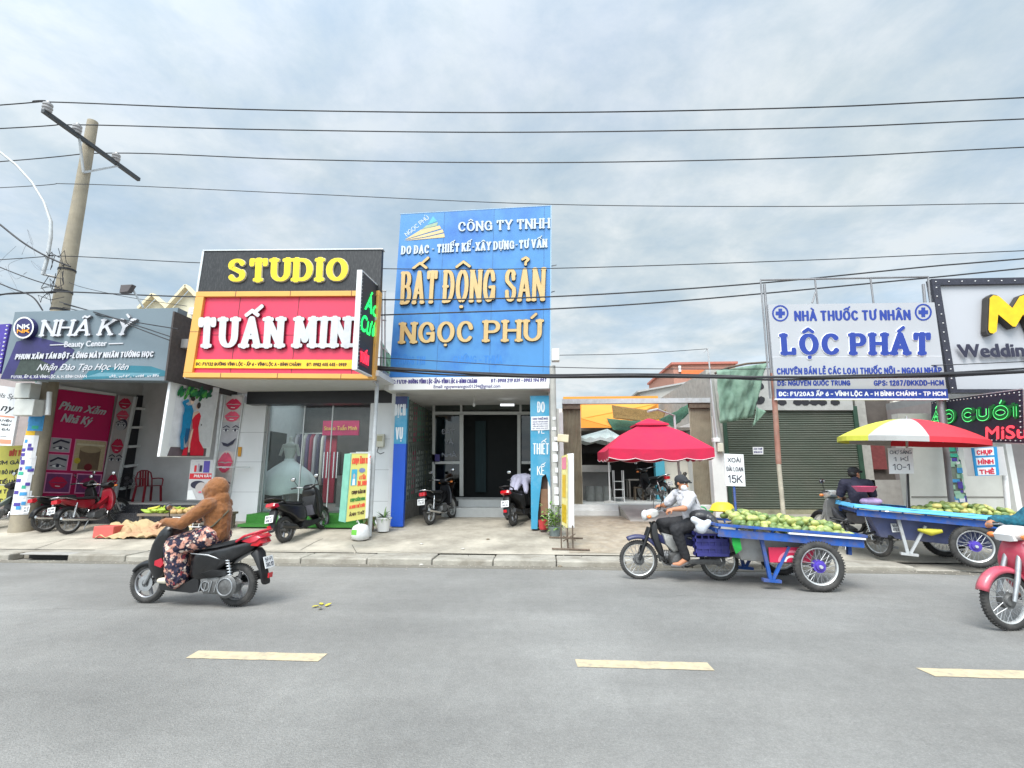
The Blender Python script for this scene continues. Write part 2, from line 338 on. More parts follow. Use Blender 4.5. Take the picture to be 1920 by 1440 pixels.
def text(mb, fr, s, wv=.17, wh=None, slab=0, shear=0, d0=0, d1=.004, gap=None, side=1, fit=True, cap=True):
    """Draw s so that its capitals fill the frame fr. wv, wh: stroke widths as a share of the capital height; slab: serif length."""
    W, H = fr.W, fr.H; wh = wv if wh is None else wh
    chars = []; x = 0; gap, sx = spacing(s, W, H, wv, slab) if gap is None else gap
    for ch in s:
        marks = []
        if ch == 'Đ': base = 'Đ'
        else:
            dd = unicodedata.normalize('NFD', ch); base = dd[0].upper(); marks = list(dd[1:])
        if base not in GP: continue
        w, st = GP[base]; chars.append((x, w, st, base, marks)); x += w+(gap if base != ' ' else .12)
    tot = max(x-gap, .01); inset = wv*H*.5
    sy = H-wh*H
    for (x0, w, st, base, marks) in chars:
        z = lambda p: (inset+(x0+p[0])*sx+shear*(p[1]-.5)*H, wh*H/2+p[1]*sy)
        def draw(pts, a=1, b=1):
            _stag[0] = (_stag[0]+1) % 9; ribbon(mb, fr, W, H, [z(p) for p in pts], wv*H*a, wh*H*b, d0, d1+_stag[0]*.00035, cap, side)
        for pts in st: draw(pts)
        if slab and base not in '-/:.,+ ':
            hs = slab/sx*H/2; ends = []
            for pts in st:
                for a, b in ((pts[0], pts[1]), (pts[-1], pts[-2])):
                    if abs(a[1]-round(a[1])) < 1e-3 and round(a[1]) in (0, 1) and abs(a[1]-b[1])*sy > abs(a[0]-b[0])*sx*.6 and base not in 'SCGOQ': ends.append(a)
            if base in 'TEFLZ':
                xs = {'T':[(.0,1,-1),(.72,1,-1)],'E':[(.56,1,-1),(.58,0,1)],'F':[(.56,1,-1)],'L':[(.56,0,1)],'Z':[(0,1,-1),(.66,0,1)]}[base]
                for (a, b, q) in xs: draw([(a, b), (a, b+q*.2)], .8)
            if base in 'CG' and wv < .26: draw([(.68, .84), (.74, .68)], 1.0, 1.0); 
            if base == 'S' and wv < .21: draw([(.54, .86), (.58, .7)], .9, .9); draw([(.06, .14), (.03, .3)], .9, .9)
            seen = set()
            for e in ends:
                if base == 'T' and e[1] > .5: continue
                if base == 'A' and e[1] > .5: continue
                key = (round(e[0], 2), e[1])
                if key in seen: continue
                seen.add(key); draw([(e[0]-hs, e[1]), (e[0]+hs, e[1])], 1, 1)
        cxm = w/2; k = .5*wh
        circ = '\u0302' in marks or '\u0306' in marks
        for mk in marks:
            if mk == '\u031b': draw([(w-.02, .98), (w+.16, 1.04), (w+.16, 1.2)], .7, .7); continue
            dx = .3 if circ and mk in '\u0301\u0300\u0309\u0303' else 0; dy = .14 if circ and mk in '\u0301\u0300\u0309\u0303' else 0
            for pts in MARK[mk]:
                a = 1.0 if mk == '\u0323' else .85
                draw([(cxm+dx+p[0]*1.0/sx*H*.95, 1.1+k+dy+p[1] if mk != '\u0323' else 1.1+p[1]-k) for p in pts], a*max(wh/wv, .75), a)
    return mb
def ftext(mb, fr, s, bold=0, shear=0, d=.004, layers=1):
    """Lower-case lettering in the built-in typeface, fitted to the frame (its height is that of a capital)."""
    c = bpy.data.curves.new('lettering', 'FONT'); c.body = s.replace('Đ', 'Ð'); c.size = 1; c.shear = shear; c.resolution_u = 3
    o = bpy.data.objects.new('lettering', c); COL.objects.link(o); bpy.context.view_layer.update()
    me = o.evaluated_get(bpy.context.evaluated_depsgraph_get()).to_mesh()
    vs = [tuple(v.co) for v in me.vertices]; fs = [tuple(p.vertices) for p in me.polygons]
    bpy.data.objects.remove(o); bpy.data.curves.remove(c)
    if not vs: return
    x0 = min(v[0] for v in vs); x1 = max(v[0] for v in vs); ch = .68
    k = 2*layers+1 if bold else 1
    for i in range(k):
        q = (i-(k-1)/2)*bold*fr.H/fr.W/max(1, (k-1)/2) if bold else 0
        qv = bold*.6*(((i*2) % 3)-1) if bold else 0
        mb.add([fr.p((v[0]-x0)/(x1-x0)+q, v[1]/ch+qv, d+i*.0004) for v in vs], fs)
    return mb
# ------------------------------------------------------------------ palette
C = srgb
concrete = mat('concrete', (.40, .385, .36), .85, var=.18, vs_=1.6, bump=.25, bs=60, dirt=(.2, .19, .175), dirt_s=.7, dirt_amt=.55)
plaster = mat('white plaster', (.74, .735, .72), .8, var=.06, vs_=2, dirt=(.4, .39, .36), dirt_s=.9, dirt_amt=.35)
cream = mat('cream plaster', (.66, .63, .55), .8, var=.06, vs_=2, dirt=(.38, .35, .3), dirt_s=.8, dirt_amt=.4)
tilew = mat('white wall tile', (.76, .77, .78), .25, var=.04, vs_=3)
steel = mat('galvanised steel', (.42, .43, .44), .45, .75, var=.15, vs_=14)
steel2 = mat('painted grey steel', (.5, .52, .53), .5, .1, var=.1, vs_=8, dirt=(.25, .2, .16), dirt_s=4, dirt_amt=.4)
alu = mat('silver aluminium', (.6, .61, .6), .4, .5, var=.06)
chrome = mat('chrome', (.72, .73, .74), .16, 1, var=.06, vs_=20)
blackp = mat('black plastic', (.01, .01, .011), .5, var=.2, vs_=10)
blackg = mat('glossy black paint', (.004, .004, .005), .3, var=.15, vs_=5, coat=.2, dirt=(.03, .03, .03), dirt_s=9, dirt_amt=.3)
rubber = mat('rubber', (.04, .039, .038), .85, var=.3, vs_=18, dirt=(.13, .12, .11), dirt_s=7, dirt_amt=.6)
seatm = mat('seat vinyl', (.025, .025, .028), .5, var=.15, vs_=9, bump=.1, bs=160)
engine = mat('cast engine metal', (.16, .16, .158), .5, .5, var=.3, vs_=16, dirt=(.06, .055, .05), dirt_s=9, dirt_amt=.7)
redp = mat('red paint', C(186, 24, 48), .28, var=.08, coat=.4, dirt=(.2, .1, .09), dirt_s=5, dirt_amt=.2)
redlens = mat('red lens', C(190, 12, 30), .15, var=.05, coat=.5)
clearl = mat('lamp lens', (.7, .71, .7), .1, var=.03, coat=.5)
whitep = mat('white plastic', (.76, .76, .75), .4, var=.05)
white = mat('white print', (.78, .78, .78), .55, var=.03)
black = mat('black print', (.02, .02, .025), .6, var=.1)
dark = mat('dark interior', (.03, .03, .03), .8, var=.2, vs_=3)
wire = mat('cable sheath', (.022, .022, .026), .6, var=.1)
# ------------------------------------------------------------------ ground, road, pavement
def asphalt():
    m = mat('asphalt', (.248, .241, .226), .82, var=.11, vs_=.55, bump=.5, bs=85, dirt=(.29, .288, .275), dirt_s=.28, dirt_amt=.55)
    n = m.node_tree.nodes; l = m.node_tree.links; b = n['Principled BSDF']
    src = b.inputs['Base Color'].links[0].from_socket; tcn = n.new('ShaderNodeTexCoord')
    def fleck(kind, scale, lo, hi, a, z, st=None):
        global _d
        t = n.new(kind); t.inputs['Scale'].default_value = scale; mp = n.new('ShaderNodeMapping'); l.new(tcn.outputs['Object'], mp.inputs[0]); l.new(mp.outputs[0], t.inputs['Vector'])
        if st: mp.inputs['Scale'].default_value = st
        if kind == 'ShaderNodeTexNoise': t.inputs['Detail'].default_value = 7
        r = n.new('ShaderNodeMapRange'); r.inputs[1].default_value = lo; r.inputs[2].default_value = hi; r.inputs[3].default_value = a; r.inputs[4].default_value = z; l.new(t.outputs[0], r.inputs[0]); return r.outputs[0]
    cur = src
    for f in (fleck('ShaderNodeTexVoronoi', 120, .05, .6, 1.16, .91), fleck('ShaderNodeTexNoise', 42, .3, .7, .9, 1.1), fleck('ShaderNodeTexNoise', 1.0, .35, .7, .93, 1.07, (.12, 1.6, 1)),
              fleck('ShaderNodeTexVoronoi', .55, .02, .2, .72, 1.0), fleck('ShaderNodeTexNoise', .33, .42, .6, .84, 1.06), fleck('ShaderNodeTexNoise', 9, .3, .7, .94, 1.06)):
        x = n.new('ShaderNodeVectorMath'); x.operation = 'SCALE'; l.new(cur, x.inputs[0]); l.new(f, x.inputs['Scale']); cur = x.outputs[0]
    l.new(cur, b.inputs['Base Color']); return m
asph = asphalt()
g = MB(); g.box(-600, 600, -300, 900, -1.2, -.02)
struct(g.build('ground', mat('far ground', (.22, .21, .19), .9, var=.2, vs_=.2), origin=(0, 0, 0)))
g = MB(); g.grid(lambda u, v: V((-90+180*u, -7+15.86*v, 0)), 60, 8)
struct(g.build('road', asph, origin=(0, 0, 0)))
paint = mat('worn yellow road paint', (.54, .44, .285), .85, var=.12, vs_=9, dirt=(.27, .255, .22), dirt_s=16, dirt_amt=.8)
def dash(x0, x1, y0, y1):
    g = MB(); n = 14; r = random.Random(int(x0*100))
    e = lambda s: [(x0+(x1-x0)*i/n+(r.uniform(-.01, .01)), s+r.uniform(-.006, .006)) for i in range(n+1)]
    a, b = e(y0), e(y1); a[0] = (x0+.02, y0); g.add([(p[0], p[1], .004) for p in a]+[(p[0], p[1], .004) for p in b], [(i, i+1, n+2+i, n+1+i) for i in range(n)])
    return struct(g.build('road_marking', paint))
for k in range(-6, 9):
    if k == 0: dash(-3.16, -1.95, 4.44, 4.62)
    elif k == 1: dash(.24, 1.37, 4.46, 4.625)
    elif k == 2: dash(3.06, 4.3, 4.45, 4.62)
    else: dash(-3.16+3.12*k, -1.98+3.12*k, 4.44, 4.61)
pav = mat('pavement concrete', (.44, .4, .33), .9, var=.26, vs_=1.3, bump=.45, bs=40, dirt=(.17, .15, .12), dirt_s=.75, dirt_amt=.85)
def pavement(name, x0, x1, y0, y1, m, dz=0, nx=60, rough=0, seed=0):
    g = MB(); ys = [y0+(y1-y0)*i/16 for i in range(17)]
    def f(u, v):
        x = x0+(x1-x0)*u; y = y0+(y1-y0)*v; z = zg(max(y, 9.0))+dz-.07*min(1, max(0, (x-4.2)/1.2))*max(0, 1-(y-9.42)/1.6)
        if rough: z += rough*max(0, mnoise.noise(V((x*3.1, y*3.1, seed)))*.8+mnoise.noise(V((x*9, y*9, seed+3)))*.5)*min(1, 8*min(u, 1-u, v, 1-v))
        return V((x, y, z))
    g.grid(f, nx, 48 if rough else 16); return struct(g.build(name, m, origin=(0, 0, 0), smooth=60 if rough else None))
pavement('pavement', -80, 80, 9.42, 12.6, pav)
g = MB(); g.box(-80, 80, 12.6, 60, .1, .419); struct(g.build('yard_floor', pav, origin=(0, 0, 0)))
dirt = mat('bare earth and rubble', (.34, .285, .215), .95, var=.28, vs_=5, bump=.7, bs=30, dirt=(.42, .38, .32), dirt_s=5, dirt_amt=.6)
pavement('dirt_patch', .45, 4.6, 9.55, 13.6, dirt, .006, 60, .045, 3)
# kerb stones
kerbm = mat('kerb concrete', (.37, .345, .295), .9, var=.22, vs_=3, bump=.5, bs=35, dirt=(.18, .155, .12), dirt_s=2.2, dirt_amt=.8)
g = MB(); x = -40.0; rk = random.Random(4)
while x < 40:
    w = rk.uniform(1.05, 1.25)
    if not (-9.75 < x+w/2 < -8.7): g.box(x, x+w-.014, 8.86, 9.43, -.02, .108+rk.uniform(-.016, .004)-.07*min(1, max(0, (x-4.2)/1.2)))
    else: g.box(x, x+w-.014, 9.12, 9.43, -.02, .105)
    x += w
struct(g.build('kerb', kerbm, bevel=.025, origin=(0, 8.86, 0)))
g = MB(); g.box(-80, 80, 8.62, 8.855, -.02, .006); struct(g.build('gutter', mat('gutter concrete', (.19, .175, .145), .9, var=.2, vs_=1.5, bump=.3, bs=60, dirt=(.13, .115, .09), dirt_s=.8, dirt_amt=.7), origin=(0, 8.6, 0)))
t = thing('storm_drain', 'dark storm drain slot cut into the kerb at the left', 'drain', (-9.2, 8.95, .02))
g = MB(); g.box(-9.72, -8.72, 8.9, 9.12, .09, .112); g.build('cover_slab', concrete, t, bevel=.008)
g = MB(); g.box(-9.7, -8.74, 9.06, 9.1, .0, .09); g.build('slot_shade', dark, t)  # dark box stands in for the shaded inside of the slot
# patch joints and cracks of the pavement: thin sunk lines of dark mortar
g = MB()
def crack(pts, w=.012):
    p = [gr_(x, y) for x, y in pts]
    for a, b in zip(p, p[1:]):
        d = (b-a); nn = V((-d.y, d.x, 0)).normalized()*w/2; up = V((0, 0, .006)); g.face(a+nn+up, a-nn+up, b-nn+up, b+nn+up)
def gr_(px, py):
    d = ray(px, py); lo, hi = 1., 60.
    for _ in range(50):
        m = (lo+hi)/2
        if CAM_H+d.z*m/d.y > zg(m): lo = m
        else: hi = m
    return V((d.x*lo/d.y, lo, zg(lo)))
for pts in ([(130, 1010), (215, 1009), (345, 1007)], [(205, 1046), (222, 1036), (236, 1032)], [(65, 1030), (120, 1012), (131, 1010)], [(66, 1031), (180, 1031)], [(505, 1033), (700, 1034), (860, 1038), (1030, 1041)], [(563, 1032), (588, 1018), (606, 1010)],
            [(660, 1022), (668, 1036)], [(770, 1040), (775, 1058)], [(878, 1041), (880, 1058)], [(1090, 1041), (1095, 1060)], [(1700, 1072), (1780, 1078), (1880, 1082)], [(300, 1012), (420, 1022), (500, 1033)]): crack(pts)
struct(g.build('pavement_joint', mat('joint mortar', (.1, .092, .08), .95, var=.2)))
# ------------------------------------------------------------------ helpers for signs
def B(x0, y0, x1, y1): return ((x0, y0), (x1, y0), (x1, y1), (x0, y1))
def lettering(root, pl, s, px, mats, name='lettering', style='cap', parent=None, **kw):
    fr = pl if isinstance(pl, Fr) else pl.q(*px)
    if isinstance(pl, Fr): fr = pl.sub(*px)
    mb = MB()
    if style == 'cap': text(mb, fr, s, **kw)
    else: ftext(mb, fr, s, **kw)
    return mb.build(name, mats, root, fix=False)
def pics(root, fr, items, name='picture', d=.004, step=.0012):
    """a printed picture: flat coloured shapes on a frame; items: (material, kind, args)"""
    mb = MB(); ms = []
    for i, it in enumerate(items):
        m = it[0]
        if m not in ms: ms.append(m)
        mb.m = ms.index(m); dd = d+i*step
        if it[1] == 'p': mb.poly(fr, dd, it[2])
        elif it[1] == 'r': mb.plate(fr, dd, *it[2])
        elif it[1] == 'e': mb.ell(fr, dd, *it[2])
        elif it[1] == 'l':
            pts, w = it[2]; fw, fh = fr.W, fr.H
            k = ms.index(m); b0 = MB(); ribbon(b0, fr, fw, fh, [(u*fw, v*fh) for u, v in pts], w*fh, w*fh, dd, dd); mb.add(b0.v, b0.f)
    return mb.build(name, ms, root, fix=False)
lipm = [mat('print lip %d' % i, c, .5, var=.2, vs_=14) for i, c in enumerate((C(196, 20, 70), C(214, 74, 104), C(176, 40, 96), C(120, 60, 110)))]
skin_p = mat('print pale skin', C(186, 178, 176), .55, var=.06, vs_=8); skin_g = mat('print grey skin', C(170, 168, 172), .55, var=.1, vs_=7)
ink = mat('print ink', C(40, 38, 60), .6, var=.15); pinkp = mat('print magenta', C(196, 20, 92), .55, var=.08, vs_=3)
def lips(u, v, ru, rv, m, hi=None):
    up = [(u-ru, v), (u-ru*.5, v+rv*.75), (u-ru*.15, v+rv), (u, v+rv*.8), (u+ru*.15, v+rv), (u+ru*.5, v+rv*.75), (u+ru, v), (u+ru*.4, v+rv*.08), (u, v), (u-ru*.4, v+rv*.08)]
    lo = [(u-ru*.95, v-.02*rv), (u-ru*.4, v-.06*rv), (u, v-.12*rv), (u+ru*.4, v-.06*rv), (u+ru*.95, v-.02*rv), (u+ru*.6, v-rv*.75), (u+ru*.2, v-rv), (u-ru*.2, v-rv), (u-ru*.6, v-rv*.75)]
    o = [(m, 'p', up), (m, 'p', lo)]
    o.append((white, 'l', ([(u-ru*.25, v-rv*.55), (u+ru*.2, v-rv*.6)], .006))); return o
g = MB(); rc = random.Random(15)
for (x, y, dx) in ((-6.5, 5.6, 2.2), (1.2, 6.9, 3.1), (-8.5, 7.5, 2.8), (5.5, 7.3, 2.5)):
    p = V((x, y, .003)); 
    for k in range(int(dx/.16)):
        q = p+V((.16, rc.uniform(-.07, .07), 0)); w = rc.uniform(.001, .003); g.face(p+V((0, -w, 0)), q+V((0, -w, 0)), q+V((0, w, 0)), p+V((0, w, 0))); p = q
struct(g.build('road_crack', mat('crack bitumen', (.13, .128, .12), .9), fix=False))
g = MB()
for k in range(900):
    x = rc.uniform(-13, 9); y = 8.84-abs(rc.gauss(0, .16)) if k % 3 else rc.uniform(8.87, 9.4); z = .004 if y < 8.85 else .105; s_ = rc.uniform(.004, .016)
    if x > 4 and y > 8.85: continue
    g.add([(x-s_, y-s_*.7, z), (x+s_*1.2, y-s_*.3, z), (x+.2*s_, y+s_, z), (x, y, z+s_*.9)], [(0, 1, 3), (1, 2, 3), (2, 0, 3)])
g.build('grit', mat('grit', (.34, .31, .26), .95, var=.4, vs_=30), origin=(0, 8.8, 0), fix=False)['kind'] = 'stuff'
def eyes(u, v, du, s, k=.5):
    o = []
    for q in (-1, 1):
        o += [(ink, 'l', ([(u+q*(du-s), v+s*k*1.0), (u+q*du, v+s*k*1.55), (u+q*(du+s*1.1), v+s*k*.9)], s*k*.3)), (white, 'e', (u+q*du, v, s*.95, s*k*.42)), (ink, 'e', (u+q*du, v, s*.4, s*k*.42)), (ink, 'l', ([(u+q*du-s, v+s*k*.1), (u+q*du, v+s*k*.5), (u+q*du+s, v+s*k*.1)], s*k*.16))]
    return o
# ------------------------------------------------------------------ utility pole and cables
polec = mat('weathered concrete pole', (.335, .29, .215), .9, var=.16, vs_=3, bump=.3, bs=40, dirt=(.22, .2, .17), dirt_s=3, dirt_amt=.5)
armm = mat('dark steel crossarm', (.07, .075, .08), .6, .4, var=.2)
P0 = V((-12.05, 11.0, .27)); P1 = ay(174, 228, 11.0)
pole = thing('utility_pole', 'leaning tapered concrete utility pole with crossarm, lamp bracket and pasted flyers', 'utility pole', P0)
def on_pole(t): return P0+(P1-P0)*t
g = MB(); g.tube([on_pole(-.03), on_pole(.3), on_pole(.7), on_pole(1)], [.25, .215, .155, .12], 16); g.build('shaft', polec, pole, smooth=40)
AZ = ay(165, 268, 10.85); az = AZ.z
A0 = gz(78, 207, az); A1 = gz(258, 337, az); A0.x = A1.x = AZ.x
g = MB(); g.bar(A0, A1, .09, .1); g.build('crossarm', armm, pole)
INS = [V((AZ.x, gz(*p, az).y, az)) for p in ((84, 212), (141, 252), (213, 305))]
for e, s_ in ((.24, A0+(A1-A0)*.33), (.2, A0+(A1-A0)*.76)):
    g = MB(); g.bar(s_, V((AZ.x, 10.86, az-.85)), .035, .05); g.build('brace', steel2, pole)
porc = mat('porcelain insulator', (.36, .35, .35), .4, var=.15, coat=.4)
for p in INS:
    g = MB(); g.lathe([(.0, .03), (.09, .03), (.1, .07), (.07, .09), (.105, .12), (.105, .15), (.07, .17), (.1, .2), (.1, .24), (.05, .27), (.04, .31), (0, .31)], p, 14); g.build('insulator', porc, pole, smooth=30)
g = MB(); g.tube([ay(x, y, 10.72) for x, y in ((-30, 270), (0, 285), (30, 309), (60, 342), (82, 378), (95, 415), (95, 445), (88, 487), (80, 515))], [.03]*5+[.042]*4, 10)
g.tube([ay(80, 514, 10.72), ay(110, 521, 10.9)], .03, 8); g.build('lamp_bracket', steel2, pole, smooth=40)
g = MB()
for tt in (.50, .545, .60): 
    c = on_pole(tt); r = .25-.13*tt+.012; g.tube([c-V((0,0,.025)), c+V((0,0,.025))], r, 16, False)
rw = random.Random(2)
for k in range(9):
    c = on_pole(rw.uniform(.5, .63)); p = [c+V((rw.uniform(-.35, .35), -.25-rw.uniform(0, .15), rw.uniform(-.3, .3))) for _ in range(4)]
    g.tube([p[0], (p[0]+p[1])/2+V((0,0,-.1)), p[1], (p[1]+p[2])/2+V((.05,0,-.15)), p[2], p[3]], .008, 5)
g.build('cable_clamp', wire, pole)
fly = [mat('flyer white', (.72, .72, .73), .7, var=.08, vs_=12), mat('flyer blue', C(70, 150, 205), .7, var=.2, vs_=14), mat('flyer yellow', C(222, 176, 40), .7, var=.15), mat('flyer violet', C(80, 64, 150), .7, var=.1), mat('flyer teal', C(60, 170, 140), .7, var=.1)]
g = MB(); rw = random.Random(5)
def wrap(t0, t1, a0, a1, m, off=.006):
    vs = []; n = 6
    for t in (t0, t1):
        c = on_pole(t); r = .25-.13*t+off
        for i in range(n+1):
            a = R(a0+(a1-a0)*i/n); vs.append(c+V((r*math.cos(a), r*math.sin(a), 0)))
    g.m = m; g.add(vs, [(i, i+1, n+2+i, n+1+i) for i in range(n)])
for (t0, t1, a0, a1, m, off) in ((.035, .085, 215, 330, 0, .006), (.07, .12, 205, 320, 0, .009), (.12, .16, 215, 325, 0, .006), (.155, .205, 210, 320, 0, .009), (.2, .225, 205, 300, 2, .006), (.215, .25, 250, 330, 1, .010), (.235, .275, 210, 270, 1, .006), (.235, .285, 270, 330, 0, .007), (.28, .33, 205, 290, 0, .006), (.29, .32, 225, 262, 2, .010), (.325, .345, 210, 320, 0, .009), (.03, .33, 196, 207, 0, .014)): wrap(t0, t1, a0, a1, m, off)
for k in range(26):
    t = rw.uniform(.045, .325); a = rw.uniform(225, 300); wrap(t, t+.007, a, a+rw.uniform(15, 34), rw.choice((3, 3, 1, 3, 4)), .013)
g.build('flyer', fly, pole, fix=False)
for i, (x0, y0, x1, y1) in enumerate(((42, 720, 66, 748), (41, 750, 72, 780))):
    a = ay(x0, y0, 10.6); b = ay(x1, y1, 10.6); g = MB(); g.box(a.x, b.x, 10.45, 10.7, b.z, a.z); g.build('meter_box', mat('meter box grey', (.62, .62, .58), .5, var=.08, dirt=(.4, .38, .33), dirt_amt=.3), pole, bevel=.015)
g = MB(); g.tube([ay(93, 735, 10.7), ay(90, 778, 10.7)], .05, 10); g.build('conduit', whitep, pole, smooth=40)
def cable(label, pts, r=.012, ext=(0, 0), name='power_cable', group='overhead cables along the street', n=10):
    pts = [V(p) for p in pts]
    if ext[0]: pts = [pts[0]+(pts[0]-pts[1]).normalized()*ext[0]]+pts
    if ext[1]: pts = pts+[pts[-1]+(pts[-1]-pts[-2]).normalized()*ext[1]]
    o = []; k = len(pts)
    for i in range(k-1):
        a, b, c, d = pts[max(i-1, 0)], pts[i], pts[i+1], pts[min(i+2, k-1)]
        for j in range(n):
            t = j/n; o.append(.5*((2*b)+(c-a)*t+(2*a-5*b+4*c-d)*t*t+(3*b-a-3*c+d)*t**3))
    o.append(pts[-1]); g = MB(); g.tube(o, r, 6)
    return tag(g.build(name, wire, smooth=60), label, 'cable', group)
YI = [p.y for p in INS]
cable('highest of the three thick bare power lines crossing the sky', [ay(0, 197, YI[0]), ay(83, 191, YI[0]), ay(500, 206, YI[0]), ay(1000, 211, YI[0]), ay(1500, 202, YI[0]), ay(1920, 183, YI[0])], .014, (14, 14))
cable('middle of the three thick power lines on the crossarm', [ay(0, 241, YI[1]), ay(140, 234, YI[1]), ay(500, 243, YI[1]), ay(960, 248, YI[1]), ay(1500, 240, YI[1]), ay(1920, 223, YI[1])], .014, (14, 14))
cable('lowest of the three thick power lines on the crossarm', [ay(0, 303, YI[2]), ay(213, 287, YI[2]), ay(560, 299, YI[2]), ay(1000, 305, YI[2]), ay(1500, 296, YI[2]), ay(1920, 276, YI[2])], .014, (14, 14))
cable('thin neutral wire just below the three thick power lines', [ay(0, 352, 10.75), ay(142, 345, 10.75), ay(560, 363, 10.75), ay(1030, 383, 10.75), ay(1500, 387, 10.75), ay(1920, 381, 10.75)], .009, (14, 14))
cable('thin wire crossing the blue sign just above its tall gold letters', [ay(0, 487, 10.72), ay(110, 480, 10.72), ay(380, 493, 10.72), ay(735, 504, 10.72), ay(1040, 503, 10.72), ay(1480, 489, 10.72), ay(1920, 470, 10.72)], .010, (14, 14))
cable('cable crossing the foot of the tall gold letters on the blue sign', [ay(0, 552, 10.65), ay(110, 547, 10.65), ay(345, 556, 10.65), ay(735, 562, 10.65), ay(1040, 556, 10.65), ay(1400, 533, 10.65), ay(1740, 500, 10.65), ay(1920, 485, 10.65)], .016, (14, 14))
cable('cable crossing the blue sign between its two rows of gold letters', [ay(735, 590, 10.6), ay(1040, 579, 10.6), ay(1300, 562, 10.6), ay(1750, 520, 10.6), ay(1920, 503, 10.6)], .016, (12, 14))
cable('thin wire above the heavy black cable bundle', [ay(735, 672, 10.6), ay(1030, 688, 10.6), ay(1330, 692, 10.6), ay(1560, 690, 10.6), ay(1780, 684, 9.9), ay(1920, 678, 9.6)], .009, (5, 12))
g = None
rb = random.Random(8)
for k, (dz, dy, r) in enumerate(((0, 0, .028), (.035, .02, .02), (-.03, .015, .02))):
    nm = ['thickest cable of the heavy sagging black bundle below the blue sign', 'upper cable lashed into the heavy black bundle', 'lower cable lashed into the heavy black bundle'][k]
    cable(nm, [ay(x, y, Y+dy)+V((0, 0, dz+rb.uniform(-.02, .02))) for x, y, Y in ((706, 690, 10.55), (820, 698, 10.5), (930, 702, 10.5), (1035, 707, 10.5), (1190, 703, 10.4), (1340, 706, 10.2), (1455, 709, 9.85), (1620, 706, 9.8), (1780, 702, 9.8), (1920, 696, 9.7))], r, (1, 10))
cable('thick slack cable dropping from the upper left edge to the pole', [ay(-60, 372, 10.6), ay(0, 421, 10.6), ay(45, 456, 10.6), ay(90, 482, 10.65), ay(132, 500, 10.72)], .022, (4, 0))
cable('cable slanting to the pole under the lamp bracket', [ay(-40, 482, 10.6), ay(0, 501, 10.6), ay(60, 524, 10.65), ay(112, 540, 10.75)], .014, (4, 0))
cable('cable with a swollen splice left of the pole', [ay(-30, 565, 10.5), ay(0, 553, 10.5), ay(40, 549, 10.5), ay(105, 548, 10.7)], .02, (4, 0))
cable('cable bending down behind the grey salon sign', [ay(-20, 524, 10.5), ay(20, 540, 10.5), ay(60, 556, 10.5), ay(80, 582, 10.55)], .016, (4, 0))
cable('upper wire slanting across the grey salon sign', [ay(118, 576, 10.7), ay(200, 594, 9.9), ay(260, 605, 9.82), ay(334, 617, 9.8)], .012)
cable('middle wire slanting across the grey salon sign', [ay(112, 566, 10.72), ay(210, 595, 9.85), ay(262, 612, 9.8), ay(322, 632, 9.78)], .012)
cable('lower pair wire slanting across the grey salon sign', [ay(120, 570, 10.7), ay(200, 592, 9.85), ay(262, 617, 9.78), ay(318, 638, 9.76)], .012)
rw = random.Random(12)
g = MB()
for k in range(6):
    x, y = rw.uniform(5, 80), rw.uniform(455, 530); pts = [ay(x+rw.uniform(-25, 25), y+rw.uniform(-30, 30), 10.55) for _ in range(5)]
    o = []
    for i in range(4):
        for j in range(6):
            t = j/6; a, b, c, d = pts[max(i-1, 0)], pts[i], pts[i+1], pts[min(i+2, 4)]; o.append(.5*((2*b)+(c-a)*t+(2*a-5*b+4*c-d)*t*t+(3*b-a-3*c+d)*t**3))
    g.tube(o, .0035, 5)
tag(g.build('loose_wires', mat('grey wire', (.16, .17, .19), .6, var=.1)), 'tangle of thin loose telephone wires hanging left of the pole', 'wires')
cable('thin slack wire running from the pole to the red sign roof', [ay(130, 530, 10.8), ay(160, 540, 10.7), ay(240, 557, 10.5), ay(350, 574, 10.4)], .007)
# ------------------------------------------------------------------ beauty salon at the left
XL = -12.1; Lw = Pl((XL, 9), (XL, 14))
nk = thing('beauty_salon', 'beauty salon with open recessed front behind the leaning pole', 'shop', (-10.1, 12.2, .42))
sal_wall = mat('salon grey wall', (.55, .55, .54), .75, var=.08, vs_=2, dirt=(.3, .29, .27), dirt_amt=.4)
g = MB(); g.box(XL-.25, -7.95, 13.9, 14.1, .42, 5.0); g.box(XL-.25, XL-.01, 11.35, 13.9, .3, 4.9); g.box(-8.1, -7.95, 12.35, 13.9, .42, 4.9); g.build('wall', sal_wall, nk)
tilef = mat('pale floor tile', (.50, .50, .48), .35, var=.08, vs_=4)
g = MB(); g.box(XL, -8.1, 12.25, 13.9, .40, .80); g.build('floor', tilef, nk)
g = MB(); g.box(XL, -8.1, 12.1, 12.247, .38, .79); g.box(XL, -8.6, 11.8, 12.097, .3, .6); g.build('step', mat('black granite step', (.035, .035, .04), .25, var=.3, vs_=30), nk, bevel=.006)
g = MB(); g.box(XL-.2, -7.96, 10.2, 14, 4.35, 4.55); g.build('canopy', mat('soffit', (.3, .3, .3), .8), nk)
g = MB(); g.box(-8.16, -8.12, 9.9, 14, 3.55, 5.1); g.box(-8.2, -8.16, 10.35, 10.6, 4.0, 4.85); g.build('side_cladding', mat('brown corrugated cladding', (.06, .05, .048), .7, var=.35, vs_=14), nk)
